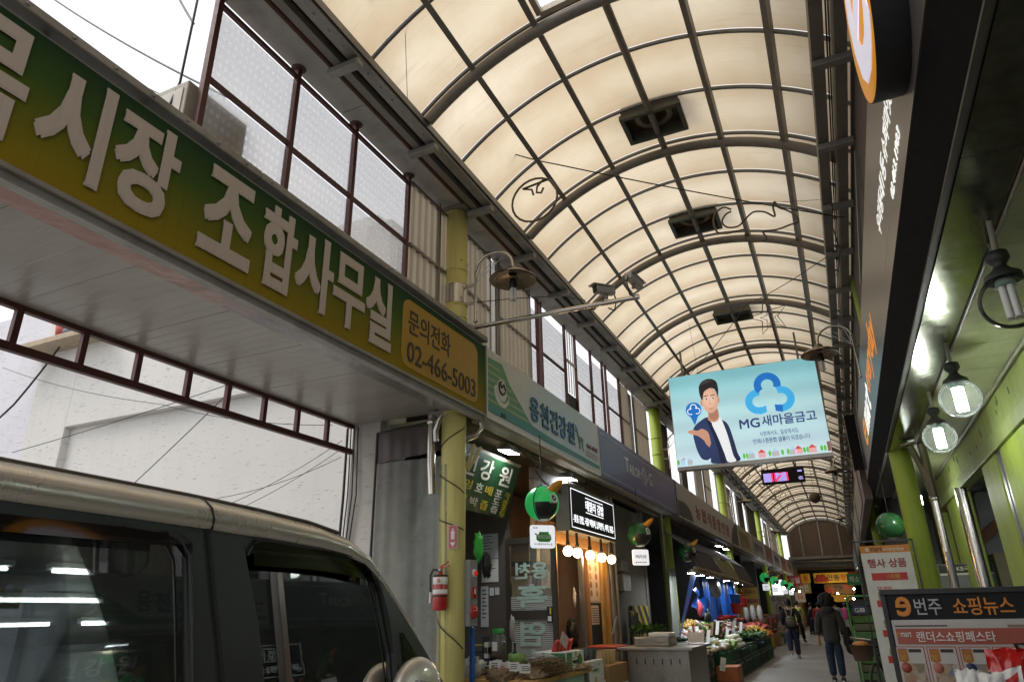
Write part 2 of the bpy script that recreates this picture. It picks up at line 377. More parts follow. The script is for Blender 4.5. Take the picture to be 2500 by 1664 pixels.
# ------------------------------------------------------------------ columns
def column(x, y, zt, mat, label, group, rings=()):
    t = thing('column', label, 'column', (x, y, 0), group)
    MB().lathe((x, y, 0), [(0,0),(.135,0),(.135,zt-.02),(0,zt-.02)], 28).build('shaft', mat, t)
    m = MB()
    for z in rings: m.lathe((x, y, z), [(.134,-.012),(.142,-.008),(.142,.008),(.134,.012)], 28)
    if rings: m.build('band', mat, t)
    MB().box(x-.2, x+.2, y-.17, y+.17, zt-.02, zt).build('top_plate', steel_grey, t, .004)
    MB().lathe((x, y, 0), [(.2,0),(.2,.02),(.14,.03)], 24).build('base_plate', steel_dark, t)
    m = MB()
    for z in (4.85, 5.35, 4.4):
        for g in (-.6, .5): m.ball((x+.137*math.cos(g), y+.137*math.sin(g), z), .012, 6, 5)
    m.build('bolt', steel_grey, t)
    return t
c1 = column(-3.65, 6.42, 6.07, paint_yellow, 'yellow steel column carrying the arched lamp and fire extinguisher', 'arcade columns', (4.62, 4.78, 5.05, 5.24))
column(-3.65, 16.42, 6.07, paint_green, 'lime green column beside the vegetable stall awning', 'arcade columns', (4.9, 5.3))
column(-3.65, 26.3, 6.07, paint_green, 'lime green column behind the far end of the vegetable stall', 'arcade columns', (5.0,))
column(-3.65, 38.0, 6.07, paint_green, 'lime green column above the far row of lit green lanterns', 'arcade columns', (5.0,))
column(-3.65, 50.5, 6.07, paint_green, 'lime green column next to the brick gable', 'arcade columns', (5.0,))
column(.958, 10.8, 6.07, paint_green, 'lime green column beside the white sale banner', 'arcade columns', (4.9, 5.3))
column(.958, 21.5, 6.07, paint_green, 'lime green column far down the mart side', 'arcade columns', (5.0,))
column(.958, 34.0, 6.07, paint_green, 'lime green column near the dark far end on the mart side', 'arcade columns', (5.0,))
# ------------------------------------------------------------------ left signboards
def gradsign():
    b = NB('green_olive_print'); x, y, z = b.sep()
    g = b.ramp(b.math('ADD', z, b.math('MULTIPLY', b.math('SUBTRACT', b.noise(1.5, 3), .5), .12)), [(.05,(.27,.19,.004)),(.28,(.16,.155,.006)),(.55,(.04,.095,.008)),(.80,(.012,.048,.016))])
    st = b.ramp(b.noise(9, 5, .7, (1, 3, .12)), [(.55,(0,0,0)),(.8,(1,1,1))])
    c = b.mix(b.math('MULTIPLY', st, .35), g, (.03,.03,.01)); b.l(c, b.p.inputs['Base Color']); b.p.inputs['Roughness'].default_value = .65; b.p.inputs['Specular IOR Level'].default_value = .2; b.bump(b.noise(40, 3), .1, .003); return b.m
def streak(name, col, amt=.35, rough=.5):
    b = NB(name); st = b.ramp(b.noise(8, 5, .7, (1, 4, .12)), [(.5,(0,0,0)),(.8,(1,1,1))])
    c = b.mix(b.math('MULTIPLY', st, amt), col, [q*.45 for q in col]); c = b.mix(b.math('MULTIPLY', b.noise(2, 5), .25), c, [q*.7 for q in col])
    b.l(c, b.p.inputs['Base Color']); b.p.inputs['Roughness'].default_value = rough; return b.m
SX, ZB, ZT = -3.35, 3.465, 4.30
letter_w = streak('faded_white_letter', (.56,.48,.42), .3)
def signbox(name, label, y0, y1, face, trim=steel_grey, loc=True, zt=ZT, zb=ZB, sx=SX, dep=.20):
    t = thing(name, label, 'sign', (sx, y0, zb))
    MB().box(sx-dep, sx-.004, y0+.002, y1-.002, zb, zt).build('cabinet', trim, t)
    MB().box(sx-.004, sx, y0+.02, y1-.02, zb+.02, zt-.015).build('face', face, t)
    m = MB(); m.box(sx-.012, sx+.012, y0, y0+.018, zb-.005, zt); m.box(sx-.012, sx+.012, y1-.018, y1, zb-.005, zt); m.box(sx-.012, sx+.010, y0+.018, y1-.018, zb-.008, zb+.018)
    m.build('edge_trim', trim, t)
    MB().box(sx-dep+.01, sx-.03, y0+.01, y1-.01, zb-.05, zb).build('lower_trim', soffit_white, t)
    return t
s1 = signbox('signboard', 'long green to olive signboard with big white Korean letters above the alley', -.6, 6.61, gradsign(), dep=.11)
cells = [('목',1.10,1.47,3.59,4.22),('시',1.555,1.91,3.595,4.225),('장',1.977,2.373,3.605,4.222),('조',2.595,3.01,3.60,4.215),('합',3.115,3.44,3.59,4.22),('사',3.47,3.875,3.60,4.225),('무',3.905,4.30,3.60,4.215),('실',4.335,4.705,3.59,4.22)]
for ch, a, b_, c, d in cells: ltext(ch, a, b_, c, d, SX+.002, letter_w, s1, off=.030, depth=.008, name='letter')
ltext('룬', .62, 1.02, 3.59, 4.22, SX+.002, letter_w, s1, off=.030, depth=.008, name='letter'); ltext('노', .16, .56, 3.59, 4.22, SX+.002, letter_w, s1, off=.030, depth=.008, name='letter')
def rrect(w, h, r, n=6):
    P = []
    for cx, cy, a0 in ((w-r, r, -90), (w-r, h-r, 0), (r, h-r, 90), (r, r, 180)):
        for k in range(n+1):
            a = math.radians(a0+90*k/n); P.append((cx+r*math.cos(a), cy+r*math.sin(a)))
    return P
MB().prism(rrect(1.51, .68, .12), (SX+.001, 4.89, 3.54), LY, UZ, (.004,0,0)).build('phone_panel', streak('phone_yellow', (.42,.24,.012), .25), s1)
ink = M('ink_brown', (.03,.022,.015), .5, dirt=0)
ltext('문의전화', 4.99, 5.78, 3.88, 4.13, SX+.006, ink, s1, off=.004, depth=.004)
ltext('02-466-5003', 4.985, 6.34, 3.60, 3.80, SX+.006, ink, s1, off=.003, depth=.004)
# metal ledge over the signs, with a gap of light under it
lg = thing('sign_ledge', 'weathered metal channel running above the green signboard', 'ledge', (-3.4, 3, 4.33))
for k in range(4):
    ya = -.6+k*1.80
    MB().box(-3.46, -3.31, ya+.003, ya+1.797, 4.335, 4.395).build('channel', steel_grey, lg, .008)
    MB().box(-3.50, -3.40, ya+.003, ya+1.797, 4.397, 4.45).build('channel', M('ledge_brown', (.16,.13,.10), .7), lg, .006)
m = MB()
for k in range(12): MB().box(-3.44, -3.42, k*.6-.3, k*.6-.27, 4.30, 4.335).build('hanger', steel_dark, lg)
m = MB()
for k in range(28): m.lathe((-3.31, -.4+k*.25, 4.365), [(0,.006),(.012,.006),(.012,0)], 8, (1,0,0))
kind(m.build('rivets', steel_grey, lg), 'stuff')
# sign 2 : health shop
pale = streak('pale_sign', (.50,.49,.47), .25)
def pale_grad():
    b = NB('pale_blue_print'); x, y, z = b.sep()
    g = b.ramp(b.math('MULTIPLY', y, .25), [(.0,(.66,.65,.62)),(.25,(.64,.64,.62)),(.45,(.53,.64,.72)),(.75,(.53,.64,.73)),(1,(.62,.64,.64))])
    st = b.ramp(b.noise(8, 5, .7, (1, 4, .12)), [(.5,(0,0,0)),(.8,(1,1,1))])
    b.l(b.mix(b.math('MULTIPLY', st, .3), g, (.25,.25,.22)), b.p.inputs['Base Color']); b.p.inputs['Roughness'].default_value = .45; return b.m
s2 = signbox('signboard', 'pale blue white signboard with blue Korean letters and a goat', 6.62, 10.72, pale_grad(), white_paint)
grn = streak('leaf_green_print', (.10,.30,.16), .3); teal = streak('teal_print', (.07,.27,.25), .4); blu = streak('blue_letter', (.04,.16,.30), .2)
yst = streak('pale_yellow_stripe', (.36,.42,.20), .2)
MB().prism([(.03,.1),(.03,.72),(.42,.745),(.62,.55),(1.27,.2),(1.45,.1)], (SX+.001, 6.62, ZB), LY, UZ, (.002,0,0)).build('green_field', grn, s2)
for k in range(6):
    z = .20+k*.085; MB().prism([(.035,z),(.035,z+.028),(max(.2,1.2-k*.17),z+.028),(max(.2,1.2-k*.17)+.03,z)], (SX+.003, 6.62, ZB), LY, UZ, (.001,0,0)).build('stripe', yst, s2)
MB().prism([(.03,.075),(.03,.163),(1.2,.19),(2.2,.15),(4.06,.145),(4.06,.088),(2.2,.075),(1.2,.075)], (SX+.004, 6.62, ZB), LY, UZ, (.002,0,0)).build('teal_band', teal, s2)
el = lambda a, b_, n=24: [(a*math.cos(2*math.pi*k/n), b_*math.sin(2*math.pi*k/n)) for k in range(n)]
cres = [(.21*math.cos(t), .185*math.sin(t)) for t in [math.radians(170+ k*13) for k in range(15)]]+[(.03+.17*math.cos(t), .03+.155*math.sin(t)) for t in [math.radians(352-k*13) for k in range(15)]]
MB().prism(el(.135, .135), (SX+.005, 7.02, 3.875), LY, UZ, (.002,0,0)).build('emblem', white_paint, s2)
MB().prism(cres, (SX+.005, 7.02, 3.85), LY, UZ, (.002,0,0)).build('emblem', white_paint, s2)
m = MB(); m.tube([(SX+.009, 7.02+.085*math.cos(t), 3.90+.075*math.sin(t)) for t in [math.radians(100+k*22) for k in range(12)]], .014, 5); m.tube([(SX+.009, 7.02-.09+.02*k, 3.93+.03*math.sin(k*1.2)) for k in range(11)], .011, 5)
m.build('emblem_stroke', ink, s2)
for i, ch in enumerate('용천건강원'): a = 7.86+i*.345; ltext(ch, a, a+.285, 3.725, 4.045, SX+.005, blu, s2, off=.022, depth=.01, name='letter')
goat = [(.02,.98),(.06,.93),(.05,.86),(.10,.80),(.13,.62),(.30,.60),(.36,.56),(.40,.60),(.37,.50),(.34,.42),(.36,.30),(.33,.2),(.38,.02),(.35,.0),(.29,.2),(.27,.36),(.20,.38),(.17,.30),(.20,.15),(.16,.0),(.13,.02),(.14,.18),(.12,.3),(.10,.46),(.06,.62),(.03,.74),(-.02,.73),(-.03,.79),(.0,.88),(-.04,1.05)]
m = MB(); P = [(x*.85, z*.34) for x, z in goat]
m.prism(P, (SX+.005, 9.62, 3.70), LY, UZ, (.002,0,0)); m.build('goat_print', M('goat_blue', (.08,.14,.17), .5), s2)
ltext('464-4048', 10.09, 10.60, 3.80, 3.875, SX+.005, M('maroon_print', (.22,.06,.10), .5, dirt=0), s2, off=.006)
MB().box(SX+.001, SX+.003, 10.05, 10.62, 3.66, 3.76).build('number_strip', M('strip_grey', (.40,.40,.38), .5), s2)
ltext('55호', 6.98, 7.12, 3.545, 3.60, SX+.008, M('dark_teal', (.03,.12,.11), .5, dirt=0), s2, off=.002)
# sign 3 : slate face, violet light spill tinted into its colour
dk = streak('slate_violet_light_print', (.10,.115,.24), .2, .32); dk.node_tree.nodes['Principled BSDF'].inputs['Specular IOR Level'].default_value = .2
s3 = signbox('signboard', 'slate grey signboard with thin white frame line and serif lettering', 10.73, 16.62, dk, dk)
ln = M('thin_white_line', (.55,.53,.55), .5, dirt=0)
m = MB()
for z in (3.53, 4.20): m.box(SX+.001, SX+.003, 10.85, 16.50, z, z+.012)
for y in (10.85, 16.488): m.box(SX+.001, SX+.003, y, y+.012, 3.542, 4.20)
m.build('frame_line', ln, s3)
lt = M('pale_letter', (.75,.73,.74), .45, dirt=.1)
ltext('T', 12.24, 12.52, 3.80, 4.06, SX+.002, lt, s3, off=0); ltext('AILOR', 12.53, 13.30, 3.80, 3.98, SX+.002, lt, s3, off=0)
ltext('G', 14.0, 14.26, 3.80, 4.05, SX+.002, lt, s3, off=0); ltext('IMB', 14.30, 14.80, 3.80, 3.96, SX+.002, M('pale_letter_dim', (.40,.39,.45), .45), s3, off=0)
m = MB()
for r0 in (.30, .22):
    P = [(13.64-r0, 3.91), (13.64, 3.91+r0*.62), (13.64+r0, 3.91), (13.64, 3.91-r0*.62)]
    for a, b_ in zip(P, P[1:]+P[:1]): m.beam((SX+.004, *a), (SX+.004, *b_), .012, .004, (1,0,0))
m.build('diamond_line', lt, s3)
ltext('TG', 13.54, 13.74, 3.86, 3.95, SX+.002, lt, s3, off=0); ltext('02-455-3870', 15.75, 16.35, 3.58, 3.63, SX+.002, M('pale_letter_dim', (.2,.2,.2)), s3, off=0)
# sign 4
s4 = signbox('signboard', 'off white signboard with faded red Korean letters and dark green arcs', 16.63, 27.0, pale, white_paint)
dg = streak('dark_green_arc', (.045,.065,.05), .2); fr = streak('faded_red', (.30,.06,.05), .3)
MB().prism([(0.03,.02),(0.03,.42)]+[(1.1*math.sin(t)+.75-.0, .02+.40*math.cos(t)) for t in [math.radians(-20+k*11) for k in range(11)]], (SX+.001, 16.63, ZB), LY, UZ, (.002,0,0)).build('arc_print', dg, s4)
MB().prism([(8.5,.02),(10.33,.02),(10.33,.80),(9.7,.75),(9.1,.55),(8.7,.3)], (SX+.001, 16.63, ZB), LY, UZ, (.002,0,0)).build('arc_print', dg, s4)
for i, ch in enumerate('농협식품할인점'): a = 18.95+i*.86; ltext(ch, a, a+.62, 3.65, 4.02, SX+.002, fr, s4, off=.012, name='letter')
far = [('cream hanging cloth printed with brown strokes beyond the dark green arc', 27.05, 31.0, (.36,.31,.17), ''),
       ('washed out grey signboard with a dark name panel', 31.05, 36.0, (.26,.24,.22), '반찬나라'),
       ('brownish signboard with rubbed off red letters', 36.05, 40.0, (.20,.12,.10), '정육점'),
       ('light grey signboard with brown letters', 40.05, 44.5, (.30,.28,.26), '대박수산'),
       ('dull brown signboard with cream letters', 44.55, 49.0, (.17,.11,.09), '방앗간'),
       ('grey pink signboard last in the row under the clerestory', 49.05, 54.0, (.25,.20,.19), '떡집')]
for i, (lab, ya, yb, c, tx) in enumerate(far):
    t = signbox('signboard', lab, ya, yb, streak('far_sign_%d' % i, c, .4), white_paint)
    if tx:
        w = (yb-ya)*.6/len(tx)
        ltext(tx, ya+(yb-ya)*.2, ya+(yb-ya)*.8, 3.7, 4.05, SX+.002, [fr, ink][i % 2], t, off=.01)
    else:
        m = MB()
        for k in range(5): m.tube([(SX+.004, ya+.6+k*.5+.12*math.sin(j), 3.6+j*.1) for j in range(6)], .012, 4)
        m.build('stroke', ink, t)
# ------------------------------------------------------------------ alley gate canopy
gate = thing('gate_canopy', 'flat ribbed ceiling over the alley mouth behind the green signboard', 'canopy', (-4.3, 3, 3.5))
def ceil_mat():
    b = NB('ceiling_plank'); x, y, z = b.sep()
    g = b.math('FRACT', b.math('MULTIPLY', y, 9.0)); r = b.ramp(g, [(.0,(0,0,0)),(.06,(1,1,1)),(.94,(1,1,1)),(1.0,(0,0,0))])
    c = b.mix(b.noise(1.2, 5), (.34,.315,.28), (.42,.395,.355)); c = b.mix(b.math('MULTIPLY', b.ramp(b.noise(3, 6, .7, (.3,1,1)), [(.5,(0,0,0)),(.8,(1,1,1))]), .5), c, (.17,.13,.09)); c = b.mix(b.math('MULTIPLY', b.ramp(b.noise(1.7, 7, .7), [(.62,(0,0,0)),(.74,(1,1,1))]), .15), c, (.16,.12,.08))
    b.l(c, b.p.inputs['Base Color']); b.p.inputs['Roughness'].default_value = .3; b.p.inputs['Specular IOR Level'].default_value = .5; b.bump(r, .45, .004); return b.m
cm = ceil_mat()
for k in range(9):
    ya = -.6+k*.785
    MB().box(-5.04, -3.725, ya+.002, ya+.783, 3.535, 3.56).build('plank', cm, gate)
def strip_mat():
    b = NB('worn_foil_strip'); x, y, z = b.sep(); n = b.noise(2.2, 6, .65)
    c = b.ramp(b.math('ADD', b.math('MULTIPLY', y, .16), b.math('MULTIPLY', n, .22)), [(.0,(.40,.22,.18)),(.12,(.42,.24,.20)),(.17,(.20,.17,.18)),(.30,(.32,.31,.30)),(.45,(.20,.19,.18)),(.6,(.30,.29,.28)),(1,(.18,.17,.16))])
    b.l(c, b.p.inputs['Base Color']); b.p.inputs['Roughness'].default_value = .28; b.p.inputs['Metallic'].default_value = .05; b.bump(b.noise(5, 4), .6, .03); return b.m
gs = MB(); gs.box(-3.722, -3.475, -.6, 6.46, 3.485, 3.53); gs.build('foil_strip', strip_mat(), gate)
MB().tube([(-3.468, -.6, 3.462), (-3.468, 6.4, 3.462)], .018, 8).build('dark_pipe', rail_black, gate)
MB().box(-5.06, -3.56, -.6, 6.6, 3.60, 3.66).build('deck', steel_dark, gate)
MB().box(-3.90, -3.70, 6.30, 6.40, 3.44, 3.50).build('end_plate', steel_grey, gate)
tr = thing('truss', 'oxide red ladder truss spanning the alley behind the ceiling', 'truss', (-5.06, 3, 3.2))
for z in (3.525, 3.215): MB().box(-5.09, -5.04, -.4, 6.47, z-.03, z+.03).build('chord', red_steel, tr)
for y in (.6, 1.1, 1.6, 2.1, 2.59, 3.09, 3.57, 4.08, 4.54, 5.02, 5.51, 6.0): MB().box(-5.087, -5.043, y-.024, y+.024, 3.245, 3.495).build('strut', red_steel, tr)
# ------------------------------------------------------------------ white building behind the alley
def stucco(name, c0, c1):
    b = NB(name); n = b.noise(1.0, 5); st = b.ramp(b.noise(5, 3, .5, (1.3, 1, 15)), [(.665,(0,0,0)),(.71,(1,1,1))])
    c = b.mix(n, c0, c1); c = b.mix(b.math('MULTIPLY', st, .28), c, (.34,.32,.29)); dr = b.ramp(b.noise(2.5, 6, .7, (2,1,.25)), [(.55,(0,0,0)),(.85,(1,1,1))]); c = b.mix(b.math('MULTIPLY', dr, .28), c, (.38,.36,.33)); cr = b.ramp(b.math('ABSOLUTE', b.math('SUBTRACT', b.noise(.9, 7, .6), .5)), [(.0,(1,1,1)),(.006,(0,0,0))]); c = b.mix(b.math('MULTIPLY', cr, .10), c, (.30,.29,.27))
    b.l(c, b.p.inputs['Base Color']); b.p.inputs['Roughness'].default_value = .9; b.bump(st, .8, .01); return b.m
stc = stucco('stucco_white', (.60,.59,.565), (.70,.69,.67)); stv = stucco('stucco_violet_white', (.62,.61,.66), (.74,.73,.78))
ab = thing('alley_building', 'white stuccoed building with shallow panels along the alley', 'building', (-9, 6.7, 0))
MB().box(-10.75, -5.05, 6.68, 7.0, 0, 6.6).build('wall', stc, ab)
MB().box(-11.75, -10.75, 6.56, 7.0, 0, 6.6).build('pilaster', stc, ab, .01)
MB().box(-22, -11.75, 6.62, 7.0, 0, 6.6).build('wall', stv, ab)
MB().box(-10.75, -6.3, 6.56, 6.68, 4.25, 6.6).build('upper_panel', stc, ab, .01)
MB().box(-11.95, -9.9, 6.20, 6.56, 5.62, 5.72).build('canopy_slab', M('slab_tan', (.45,.36,.26), .8, dirt=.5), ab, .01)
MB().box(-5.06, -4.66, 6.46, 7.0, 0, 6.3).build('corner_pier', stucco('stucco_grey', (.38,.37,.34), (.50,.48,.45)), ab, .01)
MB().tube([(-5.16, 6.60, 0), (-5.16, 6.60, 3.1)], .035, 10).build('drain_pipe', white_paint, ab)
lau = thing('laundry_bundle', 'blue grey cloth and red tub on the small tan roof slab', 'laundry', (-10.7, 6.35, 5.72))
m = MB(); m.ball((-10.6, 6.35, 5.80), .22, 12, 8, (1.8, .6, .55), .5, 3); m.ball((-10.25, 6.35, 5.78), .18, 12, 8, (1.4, .6, .5), .5, 5); m.build('cloth', M('cloth_bluegrey', (.20,.22,.27), .9), lau)
MB().lathe((-10.95, 6.35, 5.72), [(0,0),(.13,0),(.16,.22),(.15,.22),(.12,.02)], 16).build('tub', M('red_tub', (.45,.08,.06), .5), lau)
# roof slab of the low shops below the clerestory
sh = thing('shop_row_roof', 'low flat concrete roof of the shop row behind the signboards', 'roof', (-6, 30, 4))
MB().box(-9.5, -3.56, 7.05, 62, 3.95, 4.2).build('slab', concrete, sh)
# box unit seen through the frosted panes
bx = thing('utility_box', 'beige metal cabinet standing behind the patterned panes', 'cabinet', (-4.0, 2.9, 4.4))
MB().box(-4.22, -3.82, 2.66, 3.24, 4.42, 5.16).build('body', M('beige_metal', (.42,.38,.32), .6), bx, .01)
MB().box(-4.18, -3.86, 2.652, 2.66, 4.5, 5.1).build('side_panel', M('beige_metal2', (.6,.57,.52), .6), bx)
# ------------------------------------------------------------------ left clerestory
def frosted():
    b = NB('patterned_frosted_sheet'); x, y, z = b.sep()
    fy = b.math('FRACT', b.math('MULTIPLY', y, 17.0)); fz = b.math('FRACT', b.math('MULTIPLY', z, 11.0))
    on = b.math('MULTIPLY', b.math('GREATER_THAN', fy, .45), b.math('GREATER_THAN', fz, .55))
    t = b.n('BsdfTranslucent'); tr_ = b.n('BsdfTransparent')
    c = b.mix(on, (.82,.82,.82), (.95,.95,.95)); c = b.mix(b.math('MULTIPLY', b.noise(1.3, 5), .4), c, (.60,.60,.60)); b.l(c, t.inputs[0])
    tr_.inputs[0].default_value = (.97,.97,.98,1)
    m = b.n('MixShader'); b.l(b.math('MULTIPLY_ADD', on, .12, .68), m.inputs[0]); b.l(t.outputs[0], m.inputs[1]); b.l(tr_.outputs[0], m.inputs[2])
    g = b.n('BsdfGlossy'); g.inputs['Roughness'].default_value = .2; f = b.n('Fresnel'); f.inputs[0].default_value = 1.4
    m2 = b.n('MixShader'); b.l(b.math('MULTIPLY', f.outputs[0], .5), m2.inputs[0]); b.l(m.outputs[0], m2.inputs[1]); b.l(g.outputs[0], m2.inputs[2]); b.l(m2.outputs[0], b.out.inputs[0]); return b.m
fro = frosted()
def beigecorr():
    b = NB('beige_translucent_sheet'); t = b.n('BsdfTranslucent'); d = b.n('BsdfDiffuse')
    st = b.ramp(b.noise(7, 6, .75, (1, 5, .3)), [(.62,(0,0,0)),(.72,(1,1,1))]); c = b.mix(b.noise(1.5, 4), (.38,.32,.24), (.50,.44,.34)); c = b.mix(b.math('MULTIPLY', st, .3), c, (.10,.07,.04))
    b.l(c, t.inputs[0]); b.l(c, d.inputs[0]); m = b.n('MixShader'); m.inputs[0].default_value = .5; b.l(t.outputs[0], m.inputs[1]); b.l(d.outputs[0], m.inputs[2]); b.l(m.outputs[0], b.out.inputs[0]); return b.m
bco = beigecorr()
CX = -3.76
scr = thing('clerestory_screen', 'oxide red framed screen of patterned frosted panes above the green signboard', 'screen', (CX, 4, 4.3))
RP = (2.75, 3.655, 4.51, 5.49)
for y in RP:
    MB().box(CX-.022, CX+.022, y-.024, y+.024, 4.2, 6.08).build('post', red_steel, scr)
    MB().lathe((CX, y, 6.079), [(0,-.006),(.045,-.005),(.062,-.002),(.068,0)], 14).build('rust_patch', M('rust_stain', (.10,.06,.045), .9, dirt=.6, dcol=(.05,.025,.015)), scr)
for i, (a, b_) in enumerate(zip(RP, RP[1:])):
    z = (5.235, 5.21, 5.21)[i]
    for zz in (5.975, z): MB().box(CX-.018, CX+.018, a+.026, b_-.026, zz-.018, zz+.018).build('rail', red_steel, scr)
    MB().box(CX-.032, CX-.026, a-.02, b_+.02, z+.02, 5.955).build('pane', fro, scr)
    MB().box(CX-.032, CX-.026, a-.02, b_+.02, 4.25, z-.02).build('pane', fro, scr)
def corr(t, ya, yb, za=4.25, zb=6.0, x=CX, mat=None):
    m = MB(); n = max(4, int((yb-ya)/.034)); 
    pr = [(0,0),(.35,0),(.5,.028),(.85,.028)]
    pts = []
    pitch = .136; k = 0
    while ya+k*pitch < yb:
        for u, d in pr:
            y = ya+(k+u)*pitch
            if y <= yb: pts.append((y, d))
        k += 1
    for (y1, d1), (y2, d2) in zip(pts, pts[1:]): m.quad((x+d1, y1, za), (x+d2, y2, za), (x+d2, y2, zb), (x+d1, y1, zb))
    m.build('corrugated_sheet', mat or bco, t)
alu_f = M('alu_frame', (.26,.24,.22), .4, .6)
c1s = thing('clerestory_cladding', 'beige corrugated translucent cladding behind the yellow column', 'cladding', (CX, 6, 4.3))
corr(c1s, 5.53, 7.48); corr(c1s, 7.80, 8.85)
for y in (6.15, 7.50, 7.72, 7.78, 8.87): MB().box(CX-.02, CX+.035, y-.018, y+.018, 4.2, 6.08).build('mullion', alu_f, c1s)
for a, b_ in ((5.53,6.13),(6.17,7.48),(7.80,8.85)):
    MB().box(CX-.01, CX+.036, a, b_, 5.19, 5.225).build('rail', alu_f, c1s); MB().box(CX-.01, CX+.036, a, b_, 5.985, 6.02).build('rail', alu_f, c1s)
m = MB()
for k in range(5): m.box(CX-.01, CX+.01, 7.53+k*.038, 7.54+k*.038, 4.6, 6.0)
m.build('window_bar', white_paint, c1s)
def redbay(label, segs, ya, yb):
    t = thing('clerestory_screen', label, 'screen', (CX, ya, 4.3))
    for a, b_, k in segs:
        if k == 'g':
            MB().box(CX-.03, CX-.024, a, b_, 5.24, 5.95-random.random()*.25).build('pane', fro, t); MB().box(CX-.03, CX-.024, a, b_, 4.25, 5.19).build('pane', fro, t)
            MB().box(CX-.018, CX+.018, a+.02, b_-.02, 5.195, 5.235).build('rail', red_steel, t)
        elif k == 'l':
            for q in range(4):
                y = a+.04+q*(b_-a-.06)/4; MB().box(CX-.015, CX+.0, y, y+.03, 4.9, 6.05).build('slat', white_paint, t)
            MB().box(CX-.02, CX+.01, a, b_, 5.45, 5.49).build('rail', white_paint, t); MB().box(CX-.03, CX-.01, a, b_, 4.25, 4.88).build('lower_panel', dark_wall, t)
        elif k == 'c': corr(t, a+.02, b_-.02); MB().box(CX-.01, CX+.036, a, b_, 5.19, 5.225).build('rail', alu_f, t)
        elif k == 'w': MB().box(CX-.05, CX-.04, a, b_, 4.25, 6.0).build('curtain', white_paint, t)
        elif k == 'd': MB().box(CX-.05, CX-.02, a, b_, 4.25, 6.05).build('panel', brown_wall, t)
    ys = sorted({s[0] for s in segs} | {s[1] for s in segs})
    for y in ys: MB().box(CX-.022, CX+.022, y-.022, y+.022, 4.2, 6.08).build('post', red_steel if any(s[2] == 'g' for s in segs) else alu_f, t)
redbay('red framed clerestory panes beyond the corrugated cladding above the pale blue signboard', [(8.90,9.21,'g'),(9.21,9.36,'o'),(9.36,10.44,'g'),(10.44,10.97,'l'),(10.97,11.85,'g'),(11.85,12.58,'g'),(12.58,12.80,'o'),(12.80,13.72,'g')], 8.9, 13.7)
redbay('beige sheet bay with a white curtain next to the lime column above the slate signboard', [(13.76,14.36,'c'),(14.36,14.85,'w'),(14.85,15.95,'c')], 13.7, 16)
redbay('open bay with reddish brick panel behind the hanging lightbox', [(16.7,18.2,'d'),(18.2,19.6,'o'),(19.6,20.4,'d'),(20.4,21.9,'o'),(21.9,23.4,'w'),(23.4,24.6,'c'),(24.6,26.0,'o')], 16.7, 26)
redbay('clerestory bay of beige sheets and open lights behind the faded red letters', [(26.6,28.4,'c'),(28.4,30.0,'w'),(30.0,31.2,'o'),(31.2,33.0,'d'),(33.0,34.4,'o'),(34.4,37.6,'d')], 26.6, 37.6)
redbay('last clerestory bay before the brick gable', [(38.3,40.2,'w'),(40.2,42.0,'o'),(42.0,44.2,'w'),(44.2,46.0,'c'),(46.0,50.0,'w'),(50.8,52.6,'d')], 38.3, 52.6)
# ------------------------------------------------------------------ right upper wall
rw = thing('upper_wall', 'dark brown panelled wall between the mart sign and the roof', 'wall', (.9, 20, 4.7))
for k in range(14):
    ya = -1.2+k*4.0
    MB().box(.87, .93, ya+.004, ya+3.996, 4.66, 6.25).build('panel', brown_wall, rw)
MB().box(.93, 9, -3, 60, 3.95, 7.5).build('block', dark_wall, rw)
for y in (2.6, 7.0, 13.0, 18.0): MB().beam((.86, y, 5.9), (.72, y+1.0, 4.8), .03, .03).build('stay', steel_grey, rw)
# ------------------------------------------------------------------ left shop row
khaki = M('khaki_ceiling', (.40,.40,.28), .6, dirt=.5)
row = thing('shop_row', 'dark ground floor shop row under the signboards', 'building', (-4.5, 30, 0))
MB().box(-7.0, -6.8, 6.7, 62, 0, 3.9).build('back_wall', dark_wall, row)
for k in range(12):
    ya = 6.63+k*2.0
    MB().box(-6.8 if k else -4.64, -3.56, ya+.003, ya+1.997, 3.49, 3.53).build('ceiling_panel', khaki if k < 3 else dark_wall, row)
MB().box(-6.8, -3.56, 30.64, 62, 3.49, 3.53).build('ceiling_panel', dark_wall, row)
MB().box(-3.72, -3.60, 6.63, 54, 3.38, 3.485).build('fascia_rail', M('fascia_tan', (.22,.17,.11), .7, dirt=.5), row)
for y in (12.6, 15.4, 25.8, 31.4, 36.6, 43.5): MB().box(-6.8, -3.95, y, y+.2, 0, 3.48).build('party_wall', concrete if y < 16 else dark_wall, row)
MB().box(-6.8, -4.05, 8.62, 8.72, 0, 3.48).build('party_wall', brown_wall, row)
